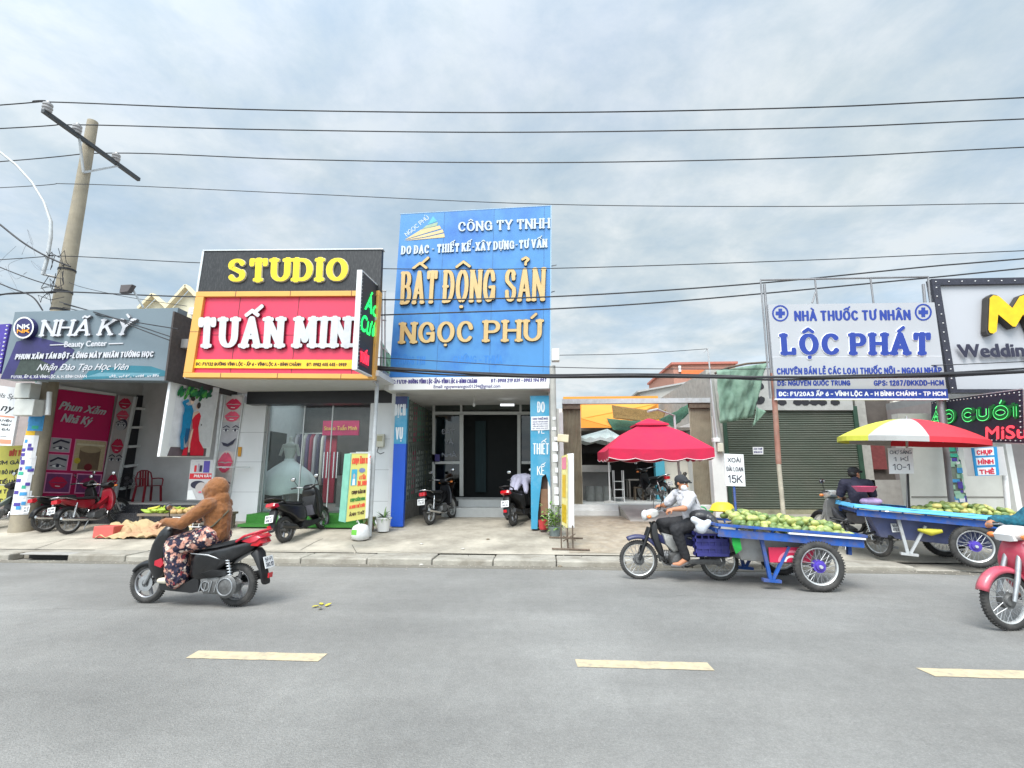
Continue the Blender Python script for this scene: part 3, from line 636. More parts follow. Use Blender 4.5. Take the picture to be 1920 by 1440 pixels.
# printed wall panel
fr = Lw.q((101, 729), (214, 743), (180, 960), (64, 960))
g = MB(); g.slab(fr, .0, .03); panel = g.build('poster_panel', pinkp, nk)
pk = mat('print panel rim', C(232, 150, 190), .5); frm = mat('print stone arch', C(196, 176, 140), .6, var=.15, vs_=18)
it = []
it += [(pk, 'r', (.05, .335, .37, .465)), (skin_g, 'r', (.065, .34, .355, .46))]
it += [(pk, 'r', (.05, .48, .37, .60)), (skin_g, 'r', (.065, .485, .355, .595))]
for v in (.36, .505):
    it += [(ink, 'l', ([(.1, v+.045), (.2, v+.075), (.33, v+.06)], .016)), (ink, 'l', ([(.1, v+.008), (.2, v+.026), (.32, v+.006)], .007)), (white, 'e', (.2, v+.008, .07, .012)), (ink, 'e', (.21, v+.01, .03, .012))]
it += [(pk, 'r', (.42, .335, .98, .60)), (frm, 'r', (.435, .34, .965, .595)), (mat('print brown', C(120, 98, 76), .6, var=.2), 'r', (.52, .35, .88, .53)), (mat('print cream', C(214, 204, 176), .6), 'r', (.46, .55, .94, .565)), (mat('print plaster', C(170, 150, 118), .6), 'e', (.7, .52, .18, .03)), (mat('print maroon', C(120, 24, 34), .6), 'e', (.7, .37, .07, .03)), (mat('print flower', C(200, 180, 60), .6, var=.3, vs_=30), 'e', (.5, .42, .05, .025))]
it += [(pk, 'r', (.05, .15, .46, .315)), (lipm[3], 'r', (.07, .16, .44, .305)), (pk, 'r', (.53, .15, .97, .315)), (lipm[3], 'r', (.55, .16, .95, .305))]
it += lips(.25, .235, .15, .05, lipm[0])+lips(.75, .235, .17, .05, lipm[2])
pics(panel, fr, it, d=.033)
for s_, px in (('Phun Xăm', ((110, 752), (198, 766), (194, 778), (107, 767))), ('Nhã Ký', ((114, 775), (172, 783), (168, 797), (111, 790)))):
    f2 = Lw.q(*px); lettering(panel, Fr([p+V((.04, 0, 0)) for p in f2.c]), s_, (0, 0, 1, 1), [mat('silver lettering', (.62, .62, .64), .35, .3)], style='low', bold=.07, shear=.35)
g = MB(); g.slab(Lw.q((104, 722), (215, 738), (214.5, 742.5), (101, 728)), .02, .05); g.build('lamp_strip', whitep, nk)
fr = Lw.q((218, 741), (250, 744), (206, 958), (178, 957))
g = MB(); g.slab(fr, .05, .08); strip = g.build('lip_poster', [skin_p], nk)
it = [(white, 'r', (.86, 0, 1, 1))]+lips(.42, .93, .4, .05, lipm[0])+lips(.42, .82, .4, .05, lipm[1])+[(ink, 'e', (.5, .74, .3, .05)), (skin_g, 'e', (.42, .73, .3, .045))]+eyes(.4, .735, .16, .13, fr.W/fr.H)+lips(.42, .55, .4, .065, lipm[0])+eyes(.42, .43, .22, .17, fr.W/fr.H)+lips(.5, .25, .36, .06, lipm[0])+[(ink, 'e', (.5, .08, .36, .06)), (skin_g, 'e', (.45, .07, .25, .05))]
pics(strip, fr, it, d=.083)
g = MB(); g.slab(fr, .08, .11, -.06, -.02, .0, 1.0); g.slab(fr, .08, .11, 1.0, -.02, 1.07, 1.0); g.build('poster_frame', alu, strip)
fr = Lw.q((255, 741), (275, 743), (240, 938), (216, 944))
g = MB(); g.slab(fr, .02, .05); sh = g.build('shelf_unit', black, nk)
g = MB()
for v in (.12, .32, .5, .68, .86): g = MB(); g.slab(fr, .05, .16, -.05, v, 1.05, v+.022); g.build('shelf', whitep, sh)
# the grey salon sign
pn = PY(10.05); nsign = thing('salon_sign', 'slate grey beauty salon sign with white raised lettering in front of the pole', 'shop sign', (-10.1, 10.05, 3.6))
fr = pn.q((28, 585), (334, 577), (311, 713.5), (1, 710.5))
g = MB(); g.slab(fr, -.3, 0); g.build('panel', mat('slate panel', C(112, 126, 134), .45, var=.05, vs_=1, dirt=(.12, .14, .16), dirt_s=.9, dirt_amt=.3), nsign)
teal = mat('print teal', C(38, 108, 124), .5, var=.15, vs_=4); navy = mat('sign navy', C(44, 40, 92), .5, var=.3, vs_=3); green_d = mat('sign dark green', C(52, 62, 56), .5, var=.4, vs_=14)
pics(nsign, fr, [(navy, 'p', [(0, 0), (.3, 0), (.33, .12), (.4, .3), (.42, .42), (.34, .52), (.16, .62), (.05, .55), (.03, .3)]), (green_d, 'p', [(.08, .06), (.3, .05), (.3, .2), (.2, .3), (.1, .28)]), (teal, 'p', [(.5, 0), (.99, .06), (1.0, .12), (.9, .19), (.78, .2), (.66, .17), (.53, .12)]), (mat('print light teal', C(96, 142, 156), .5), 'p', [(.52, .04), (.95, .07), (.96, .1), (.6, .1)])], name='print')  # printed teal swoosh; dark navy and green shapes cover the lower left
lw = [mat('white raised lettering', (.56, .56, .59), .5, var=.05), mat('grey letter side', (.2, .21, .23), .5)]
lettering(nsign, pn, 'NHÃ KỲ', ((86, 602), (259, 599), (246, 629.5), (80, 632)), lw, wv=.2, wh=.11, slab=.26, d1=.07, shear=0)
lettering(nsign, pn, 'Beauty Center', ((124, 641), (203, 639), (202, 649), (123, 651)), lw, style='low', bold=.05, d=.03)
for q_ in (((95, 646.5), (122, 645.5), (122, 647.2), (95, 648.2)), ((205, 644), (232, 643), (232, 645), (205, 646))): g = MB(); g.slab(pn.q(*q_), 0, .02); g.build('rule', lw, nsign)
lettering(nsign, pn, 'PHUN XĂM TÁN BỘT-LÔNG MÀY NHÂN TƯỚNG HỌC', ((33, 664.5), (291, 659), (289, 669.5), (30, 674.5)), lw, wv=.26, wh=.2, d1=.03)
lettering(nsign, pn, 'Nhận Đào Tạo Học Viên', ((72, 683), (243, 682), (242, 693.5), (70, 694.5)), lw, style='low', bold=.03, shear=.45, d=.015)
lettering(nsign, pn, 'F1/130, ẤP 6, XÃ VĨNH LỘC A, H. BÌNH CHÁNH', ((22, 704), (163, 703), (163, 708.5), (21, 709.5)), lw, wv=.2, d1=.006)
lettering(nsign, pn, '0932 661 662 - 0964 809 895', ((206, 702.5), (299, 701.5), (298, 707), (205, 708)), lw, wv=.2, d1=.006)
lg = pn.q((35, 597), (73, 596), (71, 636.5), (33, 637.5))
g = MB(); ms = [whitep, navy, mat('orange print', C(226, 150, 40), .5)]
g.m = 0; n = 28
for (d0, d1, r0, r1, m) in ((0, .1, .5, .5, 1),):
    g.m = 1; g.add([lg.p(.5+.5*math.cos(2*PI*i/n), .5+.5*math.sin(2*PI*i/n), d) for d in (0, .1) for i in range(n)], [(i, (i+1) % n, n+(i+1) % n, n+i) for i in range(n)]+[tuple(range(n, 2*n))])
    g.m = 0; g.add([lg.p(.5+r*math.cos(2*PI*i/n), .5+r*math.sin(2*PI*i/n), .104) for r in (.5, .43) for i in range(n)], [(i, (i+1) % n, n+(i+1) % n, n+i) for i in range(n)])
logo = g.build('logo_disc', ms, nsign, fix=False)
f3 = Fr([lg.p(*q, .108) for q in ((.2, .62), (.82, .62), (.82, .24), (.2, .24))]); lettering(logo, f3, 'NK', (0, .0, 1, .5), [ms[2]], wv=.3, d1=.004); lettering(logo, f3, 'NK', (0, .5, 1, 1.1), [whitep], wv=.25, d1=.004)
t = thing('floodlight', 'small black floodlight on an arm above the grey salon sign', 'lamp', ay(262, 575, 10.3))
g = MB(); g.tube([ay(269, 577, 10.3), ay(248, 541, 10.1)], .022, 8); g.build('arm', steel2, t)
fr = PY(10.05).q((231, 536), (253, 535), (244, 549), (228, 551)); g = MB(); g.slab(fr, -.05, .07); g.build('lamp_head', mat('lamp housing', (.10, .085, .085), .5), t, bevel=.01)
# things standing in the salon
def plastic_chair(loc, rz, label):
    t = thing('plastic_chair', label, 'chair', loc, rz); m = mat('dark red plastic', C(122, 18, 34), .35, var=.06)
    g = MB(); g.pill([(-.2, .40), (.2, .42), (.21, .44), (-.2, .425)], .21, .97); g.build('seat', m, t, local=True, smooth=40)
    g = MB(); g.tube([(-.2, -.2, .43), (-.25, -.21, .62), (-.27, -.17, .78), (-.28, -.08, .84), (-.28, .08, .84), (-.27, .17, .78), (-.25, .21, .62), (-.2, .2, .43)], .018, 8)
    for y in (-.1, -.035, .035, .1): g.obox((-.245, y, .63), (.012, .045, .42), (0, -.16, 0))
    g.build('backrest', m, t, local=True, smooth=40)
    for q in (-1, 1):
        g = MB(); g.tube([(-.22, q*.21, .62), (0, q*.24, .63), (.17, q*.24, .62), (.2, q*.24, .58), (.2, q*.23, .42)], .018, 8); g.build('armrest', m, t, local=True, smooth=40)
        for x in (-.2, .2):
            g = MB(); g.bar((x, q*.2, .42), (x*1.15, q*.23, 0), .05, .03); g.build('leg', m, t, local=True)
    return t
plastic_chair((-10.9, 13.15, .80), R(-20), 'dark red plastic armchair standing inside the grey salon')
t = thing('pedestal_fan', 'black floor fan beside the red plastic chair', 'fan', (-11.65, 13.3, .8)); 
g = MB(); g.lathe([(.0, 0), (.2, 0), (.2, .03), (.05, .06), (.025, .08), (.02, .4), (0, .4)], (0, 0, 0), 16); g.build('stand', blackp, t, local=True, smooth=40)
g = MB()
for r in (.05, .1, .15, .19): g.torus((0, -.06, .55), r, .005, 'y', 24, 5); g.torus((0, .06, .55), r, .005, 'y', 24, 5)
for k in range(12): a = k*PI/6; g.tube([(0, -.08, .55), (.19*math.cos(a), -.06, .55+.19*math.sin(a)), (.2*math.cos(a), 0, .55+.2*math.sin(a)), (.19*math.cos(a), .06, .55+.19*math.sin(a)), (0, .09, .55)], .003, 4)
g.build('cage', blackp, t, local=True)
g = MB()
for k in range(3): a = k*2*PI/3; g.ball((.09*math.cos(a), 0, .55+.09*math.sin(a)), (.08, .012, .05), 10, 6)
g.ball((0, 0, .55), .035); g.build('blade', mat('fan blade', (.1, .1, .11), .4), t, local=True, smooth=60)
# neighbour at the far left
nb = thing('left_shop', 'shop cut by the left edge with pale walls behind its boards', 'shop', (-15, 13, .42))
g = MB(); g.box(-19, XL-.3, 12.6, 20, .42, 5.2); g.build('wall', mat('mauve wall', (.4, .34, .33), .8, var=.1), nb)
def board(name, label, pl, px, m, th=.06, cat='sign'):
    fr = pl.q(*px); g = MB(); g.slab(fr, -th, 0); t = thing(name, label, cat, (fr.c[3]+fr.c[2])/2); g.build('panel', m, t); return t, fr
t, fr = board('white_board', 'white board with black script cut by the left edge', PY(11.2), ((-60, 716), (42, 728), (22, 836), (-60, 832)), white)
lettering(t, fr, 'Nails Spa', (.42, .8, .95, .88), [black], style='low', shear=.3); lettering(t, fr, 'ny', (.65, .58, .93, .7), [black], style='low', shear=.4, bold=.03)
org = mat('print salmon', C(222, 150, 120), .6); pics(t, fr, [(org, 'r', (.2, .475, .95, .5)), (org, 'r', (.1, .03, .97, .1)), (black, 'r', (.6, .15, .85, .156))])
for v, s_ in ((.4, 'KHUYẾN'), (.33, 'MỖI NGÀY'), (.25, 'ƯU ĐÃI')): lettering(t, fr, s_, (.55, v, .9, v+.035), [black], wv=.2)
t, fr = board('menu_board', 'olive yellow board with rows of dark lettering at the left edge', PY(11.9), ((-60, 838), (46, 835), (26, 948), (-60, 950)), mat('print olive', C(190, 184, 84), .6, var=.08))
lettering(t, fr, 'HỚT TÓC', (.75, .82, 1.05, .92), [mat('print brick', C(170, 60, 30), .6)], wv=.22)
for v, s_ in ((.68, 'CƠM GÀ'), (.52, 'BÚN BÒ HUẾ'), (.36, 'HỦ TIẾU MÌ'), (.2, 'CƠM TẤM'), (.05, 'NƯỚC MÍA')): lettering(t, fr, s_, (.45, v, .97, v+.07), [black], wv=.22)
t, fr = board('purple_sign', 'violet shop sign with bulb border cut by the left edge', PY(10.3), ((-60, 612), (18, 607), (0, 700), (-60, 703)), mat('violet print', C(74, 58, 150), .5, var=.2))
g = MB()
for k in range(12): g.ball(fr.p(.97, .04+k*.083, .015), .02, 8, 5)
g.build('bulb', whitep, t); pics(t, fr, [(mat('pale violet', C(150, 150, 210), .5), 'r', (.6, .4, .86, .62))])
# ------------------------------------------------------------------ the photo studio with the red sign
ts = thing('photo_studio', 'wedding photo studio with glass front and white tiled pillars', 'shop', (-5.75, 12.2, .4))
YF = 12.2
g = MB(); g.box(-7.9, -7.87, 12.26, 20, .4, 4.0); g.box(-3.83, -3.8, 12.26, 20, .4, 4.0); g.box(-7.9, -3.8, 16.5, 16.6, .4, 4.0); g.build('wall', mat('studio inner wall', (.72, .72, .7), .7, var=.06), ts)
g = MB(); g.box(-7.87, -3.83, 11.2, 12.55, 3.9, 4.1); g.box(-7.87, -3.83, 15.2, 16.6, 3.9, 4.1); g.box(-7.9, -3.8, 16.6, 20, 4.1, 4.25); g.build('roof', mat('studio ceiling', (.5, .5, .5), .8), ts)  # unseen roof gap, with walls kept low, added to let sky light in
g = MB(); g.box(-7.87, -3.83, 12.4, 16.5, .4, .62); g.build('floor', mat('studio floor', (.4, .38, .35), .4), ts)
def pxbox(pl_y, x0, x1, y0, y1, depth):               # an upright box whose front lies on the plane Y = pl_y
    a = ay(x0, (y0+y1)/2, pl_y); b = ay(x1, (y0+y1)/2, pl_y); zt = ay((x0+x1)/2, y0, pl_y).z; zb = ay((x0+x1)/2, y1, pl_y).z
    return (a.x, b.x, pl_y, pl_y+depth, zb, zt)
tl = mat('white facade panel', (.74, .75, .76), .35, var=.03, vs_=2)
g = MB(); g.box(-7.92, -7.18, YF, YF+.3, .38, 3.38); pil = g.build('pillar', tl, ts, bevel=.01)
g = MB(); g.box(-4.33, -3.77, YF-.25, YF+.3, .36, 3.38); g.build('pillar', tl, ts, bevel=.01)
g = MB()
for z in (1.1, 1.85, 2.6):
    g.box(-7.922, -7.178, YF-.002, YF+.1, z, z+.008); g.box(-4.332, -3.768, YF-.252, YF, z-.2, z-.192)
g.build('panel_joint', mat('joint grey', (.3, .3, .31), .8), ts)
b_ = pxbox(YF-.02, 464, 736, 731, 759, .25); g = MB(); g.box(-7.55, -3.76, YF-.28, YF+.1, 3.30, 3.68); g.build('fascia', mat('black fascia', (.015, .015, .018), .35, var=.2), ts)
g = MB(); g.box(-7.84, -3.5, 10.06, 12.25, 3.62, 3.74); g.build('soffit', mat('white soffit', (.6, .6, .6), .7, var=.06), ts)
g = MB(); g.box(-7.18, -4.33, YF+.12, YF+.128, .62, 3.34); g.build('glass_front', glass('shop glass', (.9, .95, .93), -.01), ts)
g = MB()
for x in (-7.16, -6.2, -5.45, -4.36): g.box(x-.012, x+.012, YF+.108, YF+.14, .62, 3.3)
g.build('mullion', alu, ts)
for x in (-5.56, -5.47, -5.3, -5.21):
    g = MB(); g.tube([(x, YF+.02, 1.45), (x, YF+.02, 2.1)], .018, 10); g.build('door_handle', chrome, ts, smooth=40)
grass = mat('artificial grass', C(60, 128, 52), .9, var=.25, vs_=30, bump=.6, bs=200)
g = MB(); g.box(-7.15, -4.36, 11.72, YF+.1, .34, .60); g.box(-7.15, -4.1, 11.4, 11.72, .34, .40); go = g.build('grass_carpet', grass, ts)
# interior
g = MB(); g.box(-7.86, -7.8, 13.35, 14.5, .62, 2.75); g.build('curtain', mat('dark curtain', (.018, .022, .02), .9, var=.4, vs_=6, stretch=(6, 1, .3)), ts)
g = MB(); g.box(-7.86, -3.84, 15.6, 15.7, .62, 3.9); g.build('rear_shade', mat('studio partition', (.06, .05, .05), .7, var=.3), ts)  # added dark screen; its colour keeps the rear of the studio in shade
g = MB(); q0 = ay(606, 789, 14.6); q1 = ay(672, 816, 14.6); g.box(q0.x, q1.x, 14.6, 14.66, q1.z, q0.z); ba = g.build('banner', mat('magenta banner', C(170, 30, 84), .6, var=.25, vs_=4), ts)
lettering(ba, rect(q0.x, q1.x, q1.z, q0.z, 14.59), 'Studio Tuấn Minh', (.05, .35, .95, .62), [mat('print gold', C(214, 170, 90), .5)], style='low', bold=.03)
g = MB(); q0 = ay(612, 815, 14.7); q1 = ay(632, 815, 14.7); g.box(q0.x, q1.x, 14.7, 14.75, .7, q0.z); g.build('red_drape', mat('red drape', C(150, 28, 58), .7, var=.2, stretch=(8, 1, 1)), ts)
g = MB(); g.box(-5.9, -5.2, 13.9, 14.5, .62, 1.5); g.build('counter', mat('counter glass case', (.22, .2, .19), .3, var=.2), ts)
rg = random.Random(3)
gm = [mat('gown %d' % i, c, .8, var=.2, vs_=10, stretch=(5, 5, 1)) for i, c in enumerate(((.4, .38, .42), (.06, .05, .1), (.55, .53, .5), (.14, .1, .2), (.3, .05, .09)))]
for k in range(9):
    x = -7.72+k*.12; g = MB(); g.pill([(x-.05, 1.2), (x+.05, 1.2), (x+.04, 2.7), (x, 2.78), (x-.04, 2.7)], .2, .8, c=15.1); o = g.build('hanging_gown', gm[k % 5], None, smooth=50); tag(o, 'wedding gowns on the crowded rail behind the glass front', 'gown', 'gowns on the studio rail')
g = MB(); g.tube([(-7.85, 15.1, 2.8), (-6.6, 15.1, 2.8)], .015, 8); g.build('clothes_rail', steel, ts)
# wedding gown on a mannequin
wd = mat('wedding gown satin', (.85, .87, .86), .35, var=.08, vs_=3, sheen=.3)
t = thing('wedding_dress', 'white ball gown on a headless mannequin in the studio window', 'dress', (-7.0, 13.25, .62))
def gown(hw, h0, n=48):
    g = MB(); prof = [(.80, .40), (.82, .42), (.80, .58), (.73, .78), (.6, .95), (.42, 1.1), (.24, 1.22), (.135, 1.29), (.13, 1.34)]
    vs = []; 
    for (r, z) in prof:
        for j in range(n):
            a = 2*PI*j/n; w = 1+.05*math.sin(9*a)*(r/.8)**2+.02*math.sin(17*a)*(r/.8); vs.append((r*w*math.cos(a), r*w*.75*math.sin(a), z+(.03*math.sin(5*a)*(r > .75))))
    fs = [(i*n+j, i*n+(j+1) % n, (i+1)*n+(j+1) % n, (i+1)*n+j) for i in range(len(prof)-1) for j in range(n)]; g.add(vs, fs); return g
g = gown(1, 1); g.build('skirt', wd, t, local=True, smooth=80, solid=.01)
g = MB(); g.lathe([(.13, 1.32), (.125, 1.38), (.16, 1.5), (.175, 1.6), (.165, 1.64)], (0, 0, 0), 24, sy=.7); g.build('bodice', mat('beaded lace', (.6, .6, .56), .5, var=.3, vs_=60, bump=.4, bs=90), t, local=True, smooth=60)
g = MB(); g.lathe([(.16, 1.63), (.18, 1.68), (.17, 1.74), (.07, 1.79), (.05, 1.84), (.052, 1.92), (.02, 1.95), (0, 1.95)], (0, 0, 0), 20, sy=.65)
for q in (-1, 1): g.tube([(q*.17, 0, 1.72), (q*.22, 0, 1.6), (q*.27, -.02, 1.42)], [.05, .045, .035], 10)
g.build('mannequin', mat('mannequin', (.5, .49, .46), .5), t, local=True, smooth=60)
g = MB(); g.box(-.3, .3, -.25, .25, 0, .08); g.tube([(0, 0, .08), (0, 0, .5)], .03, 10); g.box(-.09, -.05, -.05, .05, .08, .4); g.box(.05, .09, -.05, .05, .08, .4); g.build('stand', whitep, t, local=True)
g = MB(); g.box(-7.8, -6.2, 12.45, 12.6, .62, .8); g.build('window_bench', tl, ts, bevel=.01)
# stickers, meter
g = MB(); g.plate(PY(YF-.012).q((447, 838), (454, 838), (452, 856), (446, 856)), .01); g.build('sticker', mat('sticker ochre', C(200, 140, 40), .5), ts)
def meter(label, Y, px, parentless=True):
    b = pxbox(Y, *px, .12); t = thing('electricity_meter', label, 'meter', ((b[0]+b[1])/2, Y, b[4]))
    g = MB(); g.box(*b); g.build('case', mat('meter case', (.6, .58, .48), .5, var=.06), t, bevel=.012)
    g = MB(); g.box(b[0]+.03, b[1]-.03, Y-.015, Y-.002, b[4]+(b[5]-b[4])*.45, b[5]-.04); g.build('dial_window', mat('meter window', (.36, .33, .2), .2), t)
    m = (b[0]+b[1])/2; g = MB(); g.tube([(m-.04, Y+.05, b[4]), (m-.06, Y+.02, b[4]-.12), (m+.03, Y, b[4]-.17), (m+.12, Y+.02, b[4]-.13)], .01, 6); g.build('lead', wire, t); return t
meter('cream electricity meter on the white pillar beside the steel post', YF-.39, (705, 719, 814, 838))
# lip poster on the left pillar
fr = PY(YF-.03).q((424, 742), (457, 742), (425, 965), (394, 965)); g = MB(); g.slab(fr, -.25, 0); t = thing('lip_poster_panel', 'tall narrow poster of lips and eyes beside the white studio pillar', 'poster', (fr.c[2]+fr.c[3])/2); g.build('panel', [skin_p], t)
it = [(skin_g, 'r', (0, .52, 1, .77)), (mat('print cheek', C(206, 192, 186), .5), 'e', (.5, .43, .48, .1))]+lips(.5, .925, .46, .05, lipm[0])+lips(.52, .82, .46, .045, lipm[1])+eyes(.55, .70, .27, .17, fr.W/fr.H)+[(ink, 'p', [(.12, .60), (.5, .585), (.95, .635), (.8, .585), (.5, .56), (.25, .57)])]+lips(.5, .43, .46, .085, lipm[1])+eyes(.5, .23, .27, .19, fr.W/fr.H)+lips(.5, .08, .3, .03, lipm[1])
pics(t, fr, it); g = MB()
for (a, b, c, d) in ((-.05, 0, 0, 1), (1, 0, 1.05, 1), (-.05, 1, 1.05, 1.008)): g.slab(fr, -.02, .015, a, b, c, d)
g.build('frame', alu, t)
# standing leaflet
fr = PY(11.75).q((358, 862), (404, 862), (396, 938), (350, 938)); t = thing('standee', 'small standing poster of cosmetics and a resting woman behind the brown hooded rider', 'poster', (fr.c[2]+fr.c[3])/2); g = MB(); g.slab(fr, -.02, 0); g.build('panel', mat('print pale grey', (.55, .54, .55), .6), t)
prr = mat('print red', C(204, 30, 44), .5); it = [(prr, 'r', (.02, .52, .98, .66)), (mat('print violet', C(84, 70, 160), .5), 'r', (.55, .68, .8, .97)), (prr, 'r', (.18, .7, .27, .86)), (ink, 'r', (.4, .7, .5, .86)), (mat('print lilac', C(170, 150, 170), .5), 'r', (.32, .7, .38, .9)), (ink, 'e', (.4, .38, .3, .1)), (skin_p, 'e', (.55, .3, .24, .14)), (lipm[1], 'e', (.52, .2, .07, .02)), (white, 'p', [(.02, .02), (.4, .02), (.2, .25), (.02, .24)])]
pics(t, fr, it); lettering(t, fr, 'PHUN XĂM', (.2, .56, .9, .63), [white], wv=.2)
# ------------------------------------------------------------------ red sign
pt = PY(10.0); rs = thing('studio_sign', 'black and red studio signboard with yellow border above the glass front', 'shop sign', (-5.7, 10, 3.65))
fb = pt.q((383.5, 471), (716, 468), (713, 546), (371.5, 548)); g = MB(); g.slab(fb, -.12, 0)
bk = mat('dark slatted panel', (.013, .014, .016), .5, var=.5, vs_=30, stretch=(3, 3, .25), dirt=(.1, .1, .1), dirt_s=9, dirt_amt=.5, streak=4); g.build('top_panel', bk, rs)
g = MB(); g.slab(fb, -.13, .02, -.008, 1.0, 1.008, 1.025); g.slab(fb, -.13, .01, -.012, 0, -.0, 1); g.build('edge_trim', alu, rs)
fy = pt.q((371, 548), (713, 546), (702, 711), (345.5, 708)); yel = mat('yellow panel', C(222, 166, 84), .45, var=.05, vs_=2); g = MB()
g.slab(fy, -.14, .05, 0, 0, 1, .052); g.slab(fy, -.14, .05, 0, .938, 1, .999); g.slab(fy, -.14, .05, 0, .053, .046, .937); g.slab(fy, -.14, .05, .985, .053, 1, .937); g.build('border', yel, rs, bevel=.006)
red = mat('red sign panel', C(224, 56, 88), .4, var=.07, vs_=.7, dirt=C(190, 60, 84), dirt_s=1.2, dirt_amt=.5, streak=4); fr_ = fy.sub(.046, .052, .985, .938, -.02); g = MB(); g.slab(fr_, -.1, 0); g.build('red_panel', red, rs)
g = MB()
for u in (.205, .55, .885): g.slab(fr_, 0, .004, u, 0, u+.003, 1)
g.slab(fr_, 0, .004, 0, .497, 1, .503)
for u in (.2, .5, .83): g.slab(fy, .05, .053, u, 0, u+.003, .052); g.slab(fy, .05, .053, u+.02, .938, u+.023, 1)
g.slab(fy, .05, .053, 0, .52, .046, .525); g.build('panel_joint', mat('dark joint', (.12, .03, .04), .7), rs)
ly = [mat('yellow raised lettering', C(240, 208, 28), .4), mat('cream letter side', (.55, .5, .38), .5)]
lwh = [mat('white sign lettering', (.58, .59, .6), .45), mat('dark red letter edge', C(110, 24, 40), .5)]
def raised(root, pl, s, px, face, edge, wv, wh, slab, d, halo=.05, each=True, **kw):
    """raised letters, each a mesh of its own: an edge plate behind and the coloured face in front"""
    fr = pl.q(*px); gap, sx = spacing(s, fr.W, fr.H, wv, slab); xs = []; x = 0
    for ch in s:
        dd = 'Đ' if ch == 'Đ' else unicodedata.normalize('NFD', ch)[0]; w = GP[dd][0]; xs.append((ch, x, w)); x += w+(gap if dd != ' ' else .12)
    inset = wv*fr.H*.5
    for ch, x0, w in xs:
        if ch == ' ': continue
        a = x0*sx/fr.W; b = (x0*sx+w*sx+2*inset)/fr.W; f2 = fr.sub(a, 0, b, 1); mb = MB()
        text(mb, f2, ch, wv=wv, wh=wh, slab=slab, d0=.0, d1=d, gap=(gap, sx)); hb = MB()
        if halo:
            hb = MB(); e = halo*fr.H; f3 = Fr([f2.p(-e/2/f2.W, 1+e/2/f2.H), f2.p(1+e/2/f2.W, 1+e/2/f2.H), f2.p(1+e/2/f2.W, -e/2/f2.H), f2.p(-e/2/f2.W, -e/2/f2.H)])
            k = fr.H/f3.H; text(hb, f3, ch, wv=(wv+halo)*k, wh=(wh+halo)*k, slab=slab*k, d0=0, d1=d*.55, gap=(gap, sx))
        hb.mi = [1]*len(hb.f); mb.m = 0; n0 = len(mb.v); mb.v += hb.v; mb.f += [[i+n0 for i in f] for f in hb.f]; mb.mi += hb.mi
        mb.build('letter', [face, edge], root, fix=False)
raised(rs, pt, 'STUDIO', ((430, 487), (655, 485), (653, 528), (428, 529.5)), ly[0], ly[1], .27, .15, .30, .045, .045)
pr2 = PY(10.05)
raised(rs, PY(10.0), 'TUẤN MINH', ((374, 597), (704, 595), (700, 652), (371, 653)), lwh[0], lwh[1], .23, .13, .26, .05, .03)
fa = pt.q((364.5, 674), (701, 675), (700, 692), (362, 690)); g = MB(); g.slab(fa, -.02, .012); g.build('address_strip', mat('yellow strip', C(250, 200, 50), .5), rs)
dm = [mat('dark brown print', C(70, 44, 30), .5)]
lettering(rs, fa, 'ĐC: F1/132 ĐƯỜNG VĨNH LỘC - ẤP 6 - VĨNH LỘC A - BÌNH CHÁNH', (.015, .27, .605, .66), dm, wv=.2, d1=.016); lettering(rs, fa, 'ĐT: 0982 405 445 - 0989', (.635, .27, .855, .66), dm, wv=.2, d1=.016)
# hanging side sign
pa = Pl((-3.6, 9.35), (-3.62, 10.5)); fr = pa.q((679, 509), (713, 541), (703, 707), (669.5, 691))
sd = thing('blade_sign', 'tall narrow black sign with green neon script hanging from the red sign corner', 'sign', (-3.6, 9.9, 3.4))
g = MB(); g.slab(fr, -.08, 0); g.build('panel', mat('black led panel', (.03, .03, .034), .5, var=.5, vs_=60), sd)
g = MB(); g.slab(fr, -.09, .01, -.03, -.012, .0, 1.012); g.slab(fr, -.09, .01, 0, 1.0, 1, 1.012); g.slab(fr, -.09, .01, 0, -.012, 1, 0); g.build('frame', whitep, sd)
g = MB(); g.slab(fr, -.15, .012, 1.0, -.01, 1.05, 1.01); g.build('frame', yel, sd)
neon_g = mat('green neon', C(20, 220, 90), .4, emit=.9, var=0); neon_r = mat('red neon', C(240, 40, 60), .4, emit=.8, var=0)
lettering(sd, fr, 'Áo', (.2, .64, .9, .82), [neon_g], style='low', bold=.05, shear=.25, d=.012); lettering(sd, fr, 'Cưới', (.06, .40, .96, .57), [neon_g], style='low', bold=.05, shear=.25, d=.012)
pics(sd, fr, [(mat('dark red print', C(120, 20, 40), .5), 'r', (.06, .05, .58, .22))], name='print'); lettering(sd, fr, 'TUẤN', (.1, .08, .56, .19), [neon_r], wv=.16, d1=.012)
g = MB()
for k in range(26):
    for u in (.03, .97): g.ball(fr.p(u, .02+k*.038, .008), .009, 6, 4)
g.build('bulb', whitep, sd)
t = thing('sign_post', 'slim steel post carrying the hanging neon sign in front of the studio', 'post', (-3.72, 10.62, .27)); g = MB(); g.tube([(-3.72, 10.62, .26), (-3.72, 10.62, 3.6)], .045, 12); g.build('tube', steel2, t, smooth=40)
g = MB(); g.bar((-3.72, 10.62, 2.02), (-4.1, 10.58, 2.02), .03); g.bar((-3.72, 10.62, 3.5), (-3.65, 10.2, 3.52), .04); g.build('bracket', steel2, t)
